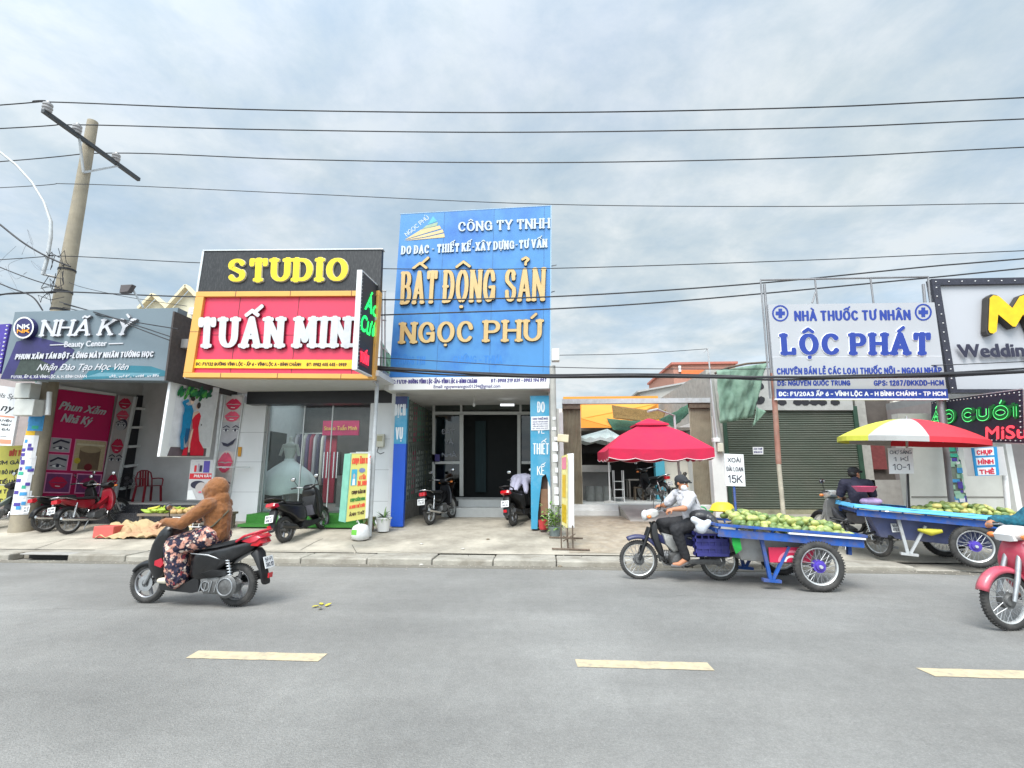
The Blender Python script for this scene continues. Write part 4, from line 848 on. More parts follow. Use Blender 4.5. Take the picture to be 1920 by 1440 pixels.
# photo service sign
pc = Pl((-4.42, 9.98), (-3.78, 10.42)); fr = pc.q((658, 850), (691, 850), (686, 972), (647, 979)); cs = thing('service_sign', 'yellow and mint double sided photo service sign fixed to the slim post', 'sign', (-4.1, 10.2, .5))
g = MB(); g.slab(fr, -.12, 0, 0, 0); g.build('panel', mat('print lemon', C(216, 208, 116), .5, var=.04), cs)
fs_ = Pl((-4.55, 10.1), (-4.42, 9.98)).q((646, 851), (658, 850), (646.5, 979.5), (635, 977)); g = MB(); g.slab(fs_, -.02, 0.002); g.build('side_face', mat('print mint', C(128, 190, 168), .5), cs)
g = MB(); g.slab(fr, -.02, .006, -.02, 0, .03, 1); g.slab(fr, -.13, .006, .97, 0, 1.1, 1); g.slab(fr, -.1, .006, 0, 1, 1, 1.008); g.build('frame', whitep, cs)
rp = mat('print orange red', C(226, 84, 60), .5); gp = mat('print green', C(60, 130, 60), .5)
for s_, px, m in (('CHỤP ẢNH THẺ', (.1, .84, .93, .93), rp), ('6 TẤM', (.55, .60, .9, .66), rp), ('30.000', (.48, .5, .92, .585), rp), ('CHỤP BẢN IN', (.2, .39, .92, .44), dm[0]), ('CHỤP CHÂN DUNG', (.16, .28, .92, .33), gp), ('ALBUM THẺ CƯỚI', (.14, .18, .92, .23), rp), ('ẢNH THỜ', (.16, .07, .9, .12), dm[0])): lettering(cs, fr, s_, px, [m], wv=.2, d1=.003)
pics(cs, fr, [(mat('print sky', C(70, 170, 200), .5), 'r', (.12, .52, .42, .76)), (skin_p, 'e', (.27, .66, .06, .035)), (white, 'p', [(.19, .52), (.35, .52), (.33, .62), (.21, .62)]), (mat('print slate blue', C(120, 130, 170), .5), 'e', (.68, .74, .17, .035))])
# couple photo board
pb = Pl((-8.26, 10.15), (-8.1, 11.6)); fr = pb.q((321, 712.5), (412, 727.5), (393, 857), (299, 856.5)); cb = thing('photo_board', 'white lightbox with a printed couple in blue suit and red gown on a post', 'sign', (-8.18, 10.9, 2.0))
g = MB(); g.slab(fr, -.07, 0); g.build('panel', mat('lightbox face', (.85, .85, .85), .4, var=.02), cb, bevel=.012)
gb = mat('print mid grey', C(226, 226, 230), .5); fol = [mat('print leaf %d' % i, c, .6, var=.3, vs_=20) for i, c in enumerate((C(40, 120, 70), C(80, 160, 70), C(26, 92, 66)))]
it = [(gb, 'r', (.13, .14, .96, .93)), (mat('print floor', C(106, 92, 98), .5, var=.2), 'p', [(.13, .01), (.9, .01), (.9, .12), (.17, .13)])]
rl = random.Random(6)
for k in range(46): it.append((fol[k % 3], 'e', (.26+.62*rl.random(), .885+.06*rl.uniform(-1, 1)-.02*math.sin(k), .062, .026, 7, 0, 360, rl.uniform(0, 90))))
bs = mat('print suit blue', C(20, 128, 176), .5, var=.15, vs_=16); rd = mat('print gown red', C(214, 20, 50), .5, var=.12, vs_=10); hair = mat('print hair', C(52, 38, 36), .5); sk = mat('print skin', C(222, 190, 170), .5)
it += [(bs, 'p', [(.40, .36), (.55, .38), (.57, .62), (.52, .7), (.42, .68), (.38, .55)]), (bs, 'p', [(.38, .68), (.44, .7), (.46, .64), (.40, .60)]), (bs, 'l', ([(.42, .66), (.36, .72), (.43, .75)], .045)), (bs, 'p', [(.40, .38), (.49, .38), (.46, .24), (.49, .1), (.43, .1), (.385, .26)]), (mat('print suit dark', C(20, 84, 130), .5), 'p', [(.47, .38), (.55, .38), (.54, .22), (.50, .16), (.47, .24)]), (sk, 'e', (.515, .75, .04, .042)), (hair, 'e', (.52, .785, .045, .03)),
       (sk, 'p', [(.56, .6), (.66, .63), (.68, .6), (.60, .5), (.56, .5)]), (rd, 'p', [(.56, .5), (.6, .56), (.68, .61), (.72, .56), (.7, .4), (.76, .22), (.88, .1), (.88, .02), (.62, .02), (.58, .24), (.60, .36)]), (sk, 'p', [(.57, .36), (.61, .38), (.59, .18), (.6, .06), (.57, .06), (.55, .22)]), (rd, 'p', [(.48, .1), (.55, .14), (.56, .02), (.46, .02)]), (sk, 'e', (.63, .69, .035, .04)), (hair, 'e', (.645, .705, .04, .045)), (hair, 'e', (.75, .44, .012, .012))]
it = it[:2]+[(m_, k_, [((a-.38)*1.05+.27, b) for a, b in g_]) if k_ == 'p' else (m_, k_, ([((a-.38)*1.05+.27, b) for a, b in g_[0]], g_[1])) if k_ == 'l' else (m_, k_, ((g_[0]-.38)*1.05+.27,)+tuple(g_[1:])) for (m_, k_, g_) in it[2:]]
pics(cb, fr, it)
t = thing('board_post', 'thin steel post behind the couple photo board', 'post', (-8.05, 11.68, .3)); g = MB(); g.tube([(-8.05, 11.68, .3), (-8.05, 11.68, 3.5)], .04, 10); g.build('tube', steel2, t, smooth=40)
g = MB(); g.bar((-8.05, 11.68, 1.72), (-7.4, 12.1, 1.72), .03); g.build('bracket', steel2, t)
# plants and bag
leafm = [mat('leaf %d' % i, c, .5, var=.25, vs_=12) for i, c in enumerate(((.045, .11, .025), (.08, .17, .035), (.12, .22, .05)))]
def leaf(g, base, d, ln, w, bend=.3, m=None):
    base = V(base); d = V(d).normalized(); side = d.cross(V((0, 0, 1))); side = side.normalized() if side.length > .01 else V((1, 0, 0)); vs = []
    for i in range(5):
        t = i/4; p = base+d*ln*t+V((0, 0, -bend*ln*t*t)); ww = w*math.sin(PI*(.08+.92*t)**.8)*.5 if i < 4 else .001
        vs += [p-side*ww, p+side*ww+V((0, 0, .0)),]
    if m is not None: g.m = m
    g.add(vs, [(2*i, 2*i+1, 2*i+3, 2*i+2) for i in range(4)])
def pot(t, r, h, m): g = MB(); g.lathe([(0, 0), (r*.72, 0), (r*.95, h*.9), (r*1.04, h*.9), (r*1.04, h), (r*.9, h), (r*.88, h*.9), (0, h*.88)], (0, 0, 0), 20); g.build('pot', m, t, local=True, smooth=35)
p = gr_(447, 975); t = thing('potted_plant', 'single glossy leaf stem in a white pot by the lip poster', 'plant', p); pot(t, .13, .28, whitep); g = MB()
for (dx, dy, ang) in ((.42, -.05, 0), (.1, -.1, 1)):
    st = [V((0, 0, .25)), V((dx*.3, dy*.3, .48)), V((dx*.7, dy*.7, .68)), V((dx, dy, .8))] if ang == 0 else [V((0, 0, .25)), V((.02, -.02, .4)), V((.06, -.05, .52)), V((.08, -.08, .6))]
    g.m = 0; g.tube(st, .012, 6)
    for i in range(8):
        tt = .3+.085*i; k = min(int(tt*3), 2); q = st[k]+(st[k+1]-st[k])*(tt*3-k); dd = (st[k+1]-st[k]).normalized()
        for s_ in (-1, 1): leaf(g, q, dd*.5+V((0, s_*.6, .25))+V((s_*-.35, 0, .2)), .17, .065, .1, (i % 2)+1)
g.build('foliage', leafm, t, local=True)
p = gr_(708, 990); t = thing('potted_plant', 'spiky green plant in a white pot between the steel post and the blue pillar', 'plant', (-3.6, 11.15, .3)); pot(t, .17, .3, whitep); g = MB(); rl = random.Random(9)
for k in range(34): a = rl.uniform(0, 6.28); leaf(g, (0, 0, .28), (math.cos(a), math.sin(a), rl.uniform(.3, 1.6)), rl.uniform(.25, .42), .035, rl.uniform(.2, .7), k % 3)
g.build('foliage', leafm, t, local=True)
t = thing('potted_plant', 'small drooping plant in a brown pot behind the yellow photo service sign', 'plant', (-3.95, 11.2, .3)); pot(t, .14, .3, mat('brown pot', (.25, .17, .08), .6)); g = MB()
for k in range(22): a = rl.uniform(0, 6.28); leaf(g, (0, 0, .28), (math.cos(a), math.sin(a), rl.uniform(.1, 1.0)), rl.uniform(.2, .34), .04, .9, k % 3)
g.build('foliage', leafm, t, local=True)
p = gr_(675, 1013); t = thing('plastic_bag', 'full white plastic carrier bag with a green patch on the pavement', 'bag', p); g = MB(); rl = random.Random(3)
n = 22; prof = [(.10, 0), (.17, .03), (.185, .12), (.18, .22), (.15, .29), (.08, .32), (.02, .33)]; vs = []
for i, (r, z) in enumerate(prof):
    for j in range(n): a = 2*PI*j/n; w = 1+.09*mnoise.noise(V((math.cos(a)*2.2, math.sin(a)*2.2, z*7)))+.04*math.sin(7*a+z*20); vs.append((r*w*math.cos(a)*1.05, r*w*math.sin(a)*.8, z+.02*mnoise.noise(V((a*2, z*9, 1)))))
g.add(vs, [(i*n+j, i*n+(j+1) % n, (i+1)*n+(j+1) % n, (i+1)*n+j) for i in range(len(prof)-1) for j in range(n)]+[tuple(range(n))[::-1]])
for f in range(len(g.f)):
    c = sum((g.v[i] for i in g.f[f]), V())/len(g.f[f])
    if c.y < -.05 and -.16 < c.x < -.02 and .1 < c.z < .24: g.mi[f] = 1
g.build('sack', [mat('white plastic film', (.7, .7, .7), .35, var=.06, vs_=12, bump=.4, bs=25), mat('green print', C(110, 190, 70), .4)], t, local=True, smooth=60)
g = MB(); g.tube([(-.03, 0, .31), (-.06, 0, .38), (-.07, -.01, .42), (-.09, 0, .36)], [.015, .012, .008, .012], 6); g.build('handle', MC['white plastic film'], t, local=True)

p_ = [ay(714, 638, 10.9), ay(733, 668, 10.9), ay(731, 702, 10.9), ay(712, 690, 10.9)]; fr = Fr(p_); g = MB(); g.grid(lambda u, v: fr.p(u, v, .05*mnoise.noise(V((u*4, v*5, 9)))), 10, 12); tag(g.build('sun_net', mat('pale green net', C(128, 172, 150), .8, var=.25, vs_=14), smooth=80, solid=.006, fix=False), 'pale green net scrap hanging between the red sign and the blue sign', 'net')
t = thing('steel_scaffold', 'thin pale steel scaffold standing between the red sign and the blue sign', 'scaffold', ay(722, 700, 10.7)); g = MB()
for a, b in (((716, 545), (716, 700)), ((722, 548), (722, 690)), ((716, 545), (724, 546)), ((716, 600), (724, 601)), ((716, 650), (728, 662))): g.tube([ay(*a, 10.7), ay(*b, 10.7)], .018, 6)
g.build('pipe', steel2, t)
# ------------------------------------------------------------------ blue real estate office
YB = 11.6; XB0, XB1 = -3.72, .22
bo = thing('estate_office', 'estate office with recessed glazed front under the tall blue sign', 'shop', (-1.75, 12.5, .42))
gw = mat('grey mesh wall', (.22, .23, .22), .7, var=.2, vs_=6)
g = MB(); g.box(XB0, XB0+.1, YB+.14, 20, .36, 3.9); g.box(XB1-.1, XB1, YB+.14, 20, .36, 3.9); g.box(XB0+.1, XB1-.1, 19.8, 20, .4, 3.9); g.build('wall', plaster, bo)
g = MB(); g.box(XB0-.02, XB1+.02, 11.22, 20, 3.5, 3.62); g.box(XB0, XB1, 11.9, 20, 3.95, 4.1); g.build('roof', mat('office soffit', (.6, .6, .58), .8, var=.1, vs_=3), bo)
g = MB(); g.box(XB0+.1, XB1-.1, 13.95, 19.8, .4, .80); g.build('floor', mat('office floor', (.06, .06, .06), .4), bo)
stp = mat('pale step tile', (.52, .53, .52), .45, var=.08, vs_=4)
g = MB(); g.box(-2.75, -1.0, 13.35, 13.95, .4, .66); g.box(-2.35, -1.0, 13.65, 13.95, .66, .86); g.build('step', stp, bo, bevel=.008)
D = PY(13.95); fd = mat('door frame aluminium', (.5, .5, .47), .45, .2, var=.06)
def post(mb, x0, x1, y0, y1, d0=-.03, d1=.03): fr = D.q(*B(x0, y0, x1, y1)); mb.slab(fr, d0, d1)
g = MB()
for (x0, x1, y0, y1) in ((811, 816, 741, 930), (862, 869, 776, 930), (970, 976, 776, 930), (863, 867, 741, 772), (974, 978, 741, 772), (816, 995, 772, 777.5), (814, 862, 865, 870), (978, 997, 865, 870), (811, 998, 738, 742)): post(g, x0, x1, y0, y1)
g.build('door_frame', fd, bo)
gl = glass('office glass', (.36, .42, .39), .03); g = MB()
for (x0, x1, y0, y1) in ((816, 862, 777, 866), (816, 862, 870, 930), (978, 1000, 777, 866), (816, 1000, 742, 772)): g.plate(D.q(*B(x0, y0, x1, y1)), 0)
g.build('window', gl, bo, fix=False)
g = MB(); a = ay(812, 930, 13.95); b = ay(1000, 930, 13.95); g.box(XB0+.1, XB1-.1, 13.98, 14.05, .42, .9); g.build('sill_wall', mat('sill grey', (.35, .35, .34), .7, var=.1), bo)
dmw = [mat('dim window print', (.36, .39, .44), .6, var=.2)]
for s_, px in (('ĐẤT', B(829, 805, 852, 814)), ('VÀ', B(834, 824, 850, 833)), ('NHÀ', B(829, 849, 856, 857))): lettering(bo, D, s_, px, dmw, wv=.12, d1=.03)
pics(bo, D.q(*B(811, 852, 825, 866)), [(mat('print dim violet', C(70, 60, 120), .6), 'r', (0, 0, 1, 1))], name='notice', d=.03)
g = MB(); g.slab(D.q(*B(868, 770, 970, 934)), -1.0, -.95, -.3, -.05, 1.3, 1.05); g.build('doorway_shade', mat('doorway shade dark', (.012, .014, .014), .8, var=.4, vs_=2), bo)  # dark sheet added close behind the door to paint the unlit office
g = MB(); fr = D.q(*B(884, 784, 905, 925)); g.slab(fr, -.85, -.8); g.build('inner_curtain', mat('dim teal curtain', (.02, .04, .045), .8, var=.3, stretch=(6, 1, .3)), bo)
g = MB(); fr = PY(12.8).q(*B(938, 757, 964, 761)); g.slab(fr, -.05, 0); g.build('tube_light', mat('tube light', (.75, .78, .8), .4, emit=.6, var=0), bo)
# left inner wall: panels of faded notices behind a folding mesh
LW = Pl((XB0+.11, 11.8), (XB0+.11, 13.9)); fr = LW.q((765, 738), (811, 743), (806, 926), (757, 940))
g = MB(); g.slab(fr, .0, .03); pw = g.build('notice_wall', mat('notice green', (.22, .25, .21), .7, var=.35, vs_=10), bo)
nm = [mat('notice ink %d' % i, c, .7, var=.2) for i, c in enumerate(((.8, .82, .78), (.7, .1, .2), (.1, .5, .3), (.75, .7, .3)))]
rl = random.Random(4); g = MB(); 
for r_ in range(2):
    for c_ in range(6):
        k = (1 if (c_ == 1) else 2 if (c_ in (2, 3) and r_ == 0) else 3 if c_ == 4 else 0); u0 = .03+c_*.16; v0 = .05+(1-r_)*.49; n = 8
        for i in range(n):
            g.m = k; v = v0+i*.052
            for w in range(2): uu = u0+w*.065; g.plate(fr, .033+.001*w, uu, v, uu+rl.uniform(.03, .055), v+rl.uniform(.02, .04))
g.build('notice_text', nm, pw, fix=False)
g = MB()
for i in range(15):
    u = i/14; g.slab(fr, .06, .075, u-.003, 0, u+.003, 1)
for i in range(14):
    for q in (0, 1):
        a = fr.p(i/14, .06 if q else .5, .07); b = fr.p((i+1)/14, .5 if q else .06, .07); g.bar(a, b, .005); a = fr.p(i/14, .54 if q else .97, .07); b = fr.p((i+1)/14, .97 if q else .54, .07); g.bar(a, b, .005)
g.slab(fr, .05, .09, 0, -.02, 1, .01); g.slab(fr, .05, .09, 0, .505, 1, .53); g.build('folding_gate', mat('gate grey green', (.25, .28, .25), .6, .2, var=.2), bo)
g = MB(); g.box(XB0+.1, XB0+.22, 11.75, 13.95, .35, .86); g.build('plinth', mat('grey brick plinth', (.24, .23, .21), .9, var=.3, vs_=10, bump=.5, bs=20), bo)
g = MB(); g.tube([(-1.75, 12.2, 3.5), (-1.75, 12.2, 3.32)], .01, 6); g.ball((-1.75, 12.2, 3.27), (.035, .035, .05)); g.build('bulb', mat('bulb glass', (.6, .6, .58), .2), bo, smooth=60)
# pillar banners
blue1 = mat('banner cobalt', C(34, 84, 190), .4, var=.06, vs_=2); teal1 = mat('banner teal', C(60, 148, 184), .45, var=.08, vs_=2, dirt=(.45, .55, .58), dirt_s=1.5, dirt_amt=.4)
ba = thing('pillar_banner', 'banner with DỊCH VỤ in white over cobalt blue on the left pillar', 'banner', (-3.55, YB, .36))
g = MB(); a = ay(737, 860, YB).x; b = ay(760, 860, YB).x; ztop = ay(750, 743, YB).z; zm = ay(748, 832, YB).z; zb = ay(740, 985, YB).z
g.box(a, b, YB, YB+.13, zb-.03, zm); g.build('panel', blue1, ba)
g = MB(); g.box(a, b, YB, YB+.13, zm, ztop); g.build('panel', teal1, ba)
g = MB(); g.box(a, b, YB-.004, YB, ztop-.3, ztop); g.build('top_band', mat('banner dark violet', C(62, 70, 116), .5, var=.25, vs_=2), ba)  # darker violet over the top of the banner
cw = [mat('banner white', (.72, .74, .76), .5, var=.06)]
for s_, px in (('DỊCH', ((740.5, 758), (761, 757.5), (760.5, 779), (739.5, 779.5))), ('VỤ', ((742, 801), (756, 801), (755, 824), (741.5, 824)))): lettering(ba, PY(YB-.006), s_, px, cw, wv=.12, wh=.1, d1=.004)
bb = thing('pillar_banner', 'torn banner with ĐO VẼ THIẾT KẾ in white on the right pillar', 'banner', (0, YB, .36))
YR = 11.35; a = ay(995, 860, YR).x; b = ay(1031, 860, YR).x; zt = ay(1012, 742, YR).z; zb = ay(1010, 992, YR).z; g = MB(); w = b-a; h = zt-zb
g.add([(a, YR, zb), (a+.32*w, YR, zb), (a+.36*w, YR, zb+.12*h), (a+.47*w, YR, zb+.26*h), (a+.58*w, YR, zb+.38*h), (a+.78*w, YR, zb+.40*h), (b, YR, zb+.3*h), (b, YR, zt), (a, YR, zt)], [(0, 1, 2, 3, 4, 5, 6, 7, 8)])
g.build('panel', teal1, bb, solid=.012, fix=False)
g = MB(); g.box(a, a+.1*w, YR+.02, YR+.3, zb, zt); g.box(b-.12*w, b, YR+.02, YR+.3, zb, zt); g.box(a, b, YR+.02, YR+.3, zb+.42*h, zt); g.build('pillar', plaster, bo)
g = MB(); g.box(a+.02, b-.02, YR+.12, YR+.3, zb, zb+.42*h); g.build('pillar', mat('dark brown board', (.07, .04, .03), .7, var=.3), bo)
g = MB(); g.box(a+.5*w, b-.13*w, YR+.05, YR+.11, zb+.1*h, zb+.29*h); g.build('back_board', mat('brown hardboard', (.22, .12, .07), .7, var=.15), bo)
g = MB(); g.lathe([(.0, 0), (.085, 0), (.105, .2), (.11, .2), (.095, .02), (0, .02)], (a+.62*w, YR-.06, zb), 18); tag(g.build('bucket', mat('red bucket', C(190, 60, 62), .5, var=.1), smooth=40), 'small red bucket at the foot of the torn teal banner', 'bucket')
for s_, px in (('ĐO', B(1007, 753, 1021.5, 773.5)), ('VẼ', B(1006.5, 800, 1021, 813)), ('THIẾT', B(999, 831, 1029.5, 852)), ('KẾ', B(1007, 874, 1021, 891))): lettering(bb, PY(YR-.008), s_, px, cw, wv=.11, wh=.1, d1=.004)
fr = PY(YR-.02).q((996, 781), (1030, 780), (1030, 806), (996, 807)); g = MB(); g.slab(fr, -.004, 0); t = thing('paper_notice', 'white paper notice pasted over the torn teal banner', 'notice', fr.c[3]); g.build('sheet', white, t)
vi = [mat('violet ink', C(60, 50, 120), .6)]; lettering(t, fr, 'CHO THUÊ NHÀ', (.08, .74, .92, .9), vi, wv=.2, d1=.002)
for v, s_ in ((.56, 'NHÀ MẶT TIỀN KINH DOANH'), (.4, 'DIỆN TÍCH 4X20 CÓ GÁC'), (.24, 'LIÊN HỆ CHÍNH CHỦ'), (.08, 'ĐT 0903 194 997')): lettering(t, fr, s_, (.08, v, .92, v+.08), vi, wv=.18, d1=.002)
# tall blue sign
YS = 11.2; ps = PY(YS); bs_ = thing('office_sign', 'tall faded blue signboard with raised gold lettering and triangle logo', 'shop sign', (-1.7, YS, 3.6))
bluep = mat('faded blue sheet', C(74, 138, 196), .4, var=.05, vs_=1.2, dirt=C(24, 94, 182), dirt_s=.5, dirt_amt=.85, streak=1.6)
fr = ps.q((751.5, 402), (1033, 386), (1031.5, 705), (730, 707)); g = MB(); g.slab(fr, -.35, 0); g.build('panel', bluep, bs_)
g = MB()
for u in (.295, .625, .955): g.slab(fr, 0, .004, u, .02, u+.003, .995)
g.build('panel_joint', mat('blue joint', C(60, 110, 160), .5, var=.2), bs_)
g = MB(); g.slab(fr, -.36, .01, .997, 0, 1.004, 1.0); g.slab(fr, -.36, .006, -.004, 1.0, 1.004, 1.004); g.build('edge_trim', mat('trim blue grey', C(150, 180, 205), .5), bs_)
gold = mat('gold acrylic letter', C(206, 176, 122), .35, .1, var=.05, dirt=C(190, 150, 90), dirt_s=2, dirt_amt=.4); gsd = mat('bronze letter side', C(70, 54, 40), .5, .2)
pale = [mat('pale grey letter', C(196, 206, 214), .45, var=.05), mat('letter side grey', C(90, 110, 130), .5)]
lettering(bs_, ps, 'CÔNG TY TNHH', ((859.5, 417.5), (1031, 410), (1031, 428.5), (859.5, 435)), pale, wv=.2, wh=.1, slab=.2, d1=.03)
lettering(bs_, ps, 'ĐO ĐẠC - THIẾT KẾ-XÂY DỰNG-TƯ VẤN', ((753, 462.5), (1026, 449), (1026, 464.5), (752, 478)), pale, wv=.2, wh=.1, slab=.2, d1=.03)
raised(bs_, ps, 'BẤT', ((754, 511), (823, 508.5), (819, 570), (751.5, 572.5)), gold, gsd, .115, .085, .07, .06, .022)
raised(bs_, ps, 'ĐỘNG', ((832, 508.5), (931, 505), (928, 567.5), (829, 569.5)), gold, gsd, .115, .085, .07, .06, .022)
raised(bs_, ps, 'SẢN', ((947, 506), (1023.5, 503), (1021, 565.5), (946, 567.5)), gold, gsd, .115, .085, .07, .06, .022)
raised(bs_, ps, 'NGỌC', ((752, 606), (888, 602.5), (887, 642), (750, 645)), gold, gsd, .2, .12, .26, .05, .035)
raised(bs_, ps, 'PHÚ', ((908, 602), (1016.5, 600), (1015.5, 640.5), (907, 642)), gold, gsd, .2, .12, .26, .05, .035)
fad = [mat('faded blue print', C(52, 126, 200), .5, var=.2)]
lettering(bs_, ps, 'THÔNG TIN', ((742, 668), (798, 668), (797, 684), (741, 684)), fad, wv=.16, d1=.003); lettering(bs_, ps, 'CHỨNG - THỰA', ((850, 667), (943, 666), (942, 682), (849, 683)), fad, wv=.16, d1=.003)
lt = ps.q((756, 405), (836, 402), (835, 449), (755, 452)); tealp = mat('logo teal', C(90, 176, 186), .5); goldp = mat('logo gold', C(214, 190, 140), .5, var=.08); 
pics(bs_, lt, [(tealp, 'p', [(.7, .95), (.58, .62), (.74, .7), (.80, .74)]), (mat('logo olive', C(160, 180, 150), .5), 'p', [(.55, .58), (.45, .44), (.80, .56), (.82, .70)]), (goldp, 'p', [(.05, .05), (.42, .42), (.86, .56), (.9, .44), (.5, .26)]), (goldp, 'p', [(.05, .03), (.55, .24), (.93, .4), (.96, .28), (.5, .12)]), (goldp, 'p', [(.02, .0), (.5, .09), (.97, .24), (.99, .08)])], name='logo')
f4 = Fr([lt.p(.03, .30), lt.p(.55, 1.0), lt.p(.62, .86), lt.p(.10, .16)]); lettering(bs_, f4, 'NGỌC PHÚ', (0, 0, 1, 1), pale[:1], wv=.14, d1=.004)
fr = PY(11.15).q((729.5, 708), (1031, 705.5), (1029.5, 728), (728.5, 731)); ab = thing('address_board', 'white address board under the tall blue sign', 'sign', (-1.7, 11.15, 3.4)); g = MB(); g.slab(fr, -.12, 0); g.build('panel', white, ab)
lettering(ab, fr, 'ĐC: F1/139-ĐƯỜNG VĨNH LỘC-ẤP6-VĨNH LỘC A-BÌNH CHÁNH', (.015, .48, .555, .82), vi, wv=.2, d1=.003); lettering(ab, fr, 'ĐT: 0908 219 039 - 0903 194 997', (.64, .52, .98, .84), vi, wv=.2, d1=.003)
lettering(ab, fr, 'Email: nguyenvanngoc01294@gmail.com', (.285, .1, .70, .36), vi, style='low', bold=.03, d=.003)
g = MB()
for (x0, y0, x1, y1) in ((1033, 499, 1043, 497), (1033, 548, 1040, 546)): g.tube([ay(x0, y0, 11.3), ay(x1, y1, 11.2)], .015, 6)
g.build('wire_hook', steel, bs_)
# service post right of the office with boxes
pp = thing('service_post', 'slim grey service post with meter boxes beside the blue sign', 'post', (.3, 10.95, .36))
YP = 10.95; a = ay(1040, 850, YP); zt = ay(1040, 662, YP).z; g = MB(); g.tube([(a.x, YP, .3), (a.x-.02, YP, zt-.3)], .07, 10); g.tube([(a.x+.1, YP+.03, .3), (a.x+.08, YP+.03, 3.0)], .025, 8); g.build('shaft', mat('post concrete', (.45, .44, .41), .85, var=.12, vs_=5), pp, smooth=40)
for (x0, y0, x1, y1, m) in ((1034, 656, 1049, 678, 'meter box grey'),): 
    q0 = ay(x0, y0, YP-.1); q1 = ay(x1, y1, YP-.1); g = MB(); g.box(q0.x, q1.x, YP-.22, YP-.02, q1.z, q0.z); g.build('meter_box', MC[m], pp, bevel=.012)
q0 = ay(1045, 815, YP-.1); q1 = ay(1066, 829, YP-.1); g = MB(); g.obox(((q0.x+q1.x)/2, YP-.12, (q0.z+q1.z)/2), (q1.x-q0.x, .16, q0.z-q1.z), (0, .1, 0)); g.build('meter_box', mat('cream meter', (.6, .52, .36), .5), pp, bevel=.012)
g = MB(); rl = random.Random(11)
for k in range(9): z = .9+.23*k; x = a.x+rl.uniform(-.05, .02); g.box(x, x+rl.uniform(.05, .12), YP-.078, YP-.072, z, z+rl.uniform(.06, .2))
g.build('flyer', fly[0], pp)
# thin lightbox standing on a crossed metal base
ss = thing('standing_sign', 'thin white standing lightbox on a rusty pipe frame at the pavement', 'sign', (.42, 9.75, .2)); YT = 9.85
fr = PY(YT).q((1063, 851), (1076, 850), (1077, 990), (1063, 990)); g = MB(); g.slab(fr, -.1, 0); g.build('panel', whitep, ss, bevel=.01)
f2 = Pl((.2, 10.15), (.38, 9.86)).q((1053, 855), (1063, 852), (1063, 990), (1053, 983)); g = MB(); g.slab(f2, -.02, 0); g.build('face', mat('print pale yellow', C(214, 204, 140), .5, var=.2, vs_=8), ss)
pics(ss, f2, [(mat('print dim yellow', C(190, 160, 30), .5, var=.3, vs_=12), 'r', (.1, .05, .9, .3)), (mat('print pink2', C(214, 130, 150), .5), 'r', (.1, .8, .9, .97)), (mat('print ochre', C(205, 170, 60), .5), 'r', (.2, .4, .8, .72))])
rust = mat('rusty steel', (.16, .12, .09), .8, .3, var=.35, vs_=14)
g = MB(); zb = gr_(1063, 1030).z; q = gr_(1066, 1032); q2 = gr_(1060, 1012); zz = fr.c[3].z+.05
for x in (-.1, .02, .12): g.tube([(q.x+x-.03, q.y+.1, q.z), (q.x+x-.03, q.y+.1, zz)], .015, 6)
g.tube([gr_(1035, 1032)+V((0, 0, .03)), gr_(1106, 1034)+V((0, 0, .03))], .018, 6); g.tube([gr_(1030, 1010)+V((0, 0, .03)), gr_(1093, 1012)+V((0, 0, .03))], .018, 6); g.tube([gr_(1066, 1032)+V((0, 0, .05)), gr_(1062, 1010)+V((0, 0, .05))], .014, 6)
g.tube([(q.x-.1, q.y+.05, q.z+.25), (q.x+.14, q.y+.05, q.z+.18)], .012, 6); g.tube([(q.x-.1, q.y+.05, q.z+.16), (q.x+.14, q.y+.05, q.z+.3)], .012, 6); g.build('base', rust, ss)
# bush in the gap
bu = thing('leafy_bush', 'small bright green bush in a pot beside the standing lightbox', 'plant', gr_(1040, 1005)); bc = gr_(1040, 1005); g = MB(); rl = random.Random(21)
for k in range(300):
    v = V((rl.gauss(0, .11), rl.gauss(0, .10), .12+abs(rl.gauss(.24, .16)))); leaf(g, v, (rl.uniform(-1, 1), rl.uniform(-1, 1), rl.uniform(-.2, 1)), rl.uniform(.07, .13), .045, .3, k % 3)
brm = [mat('bush leaf %d' % i, c, .5, var=.25, vs_=15) for i, c in enumerate(((.12, .24, .05), (.2, .36, .07), (.3, .44, .12)))]
g.build('foliage', brm, bu, local=True)
g = MB()
for k in range(7): a_ = rl.uniform(0, 6.28); g.tube([(0, 0, 0), (.04*math.cos(a_), .04*math.sin(a_), .2), (.11*math.cos(a_), .11*math.sin(a_), .45)], .008, 5)
g.build('stem', mat('green stem', (.12, .14, .05), .7), bu, local=True)
g = MB(); g.lathe([(0, 0), (.1, 0), (.14, .2), (.12, .2), (0, .16)], (0, 0, 0), 16); g.build('pot', mat('plastic pot', (.2, .24, .24), .6), bu, local=True, smooth=40)
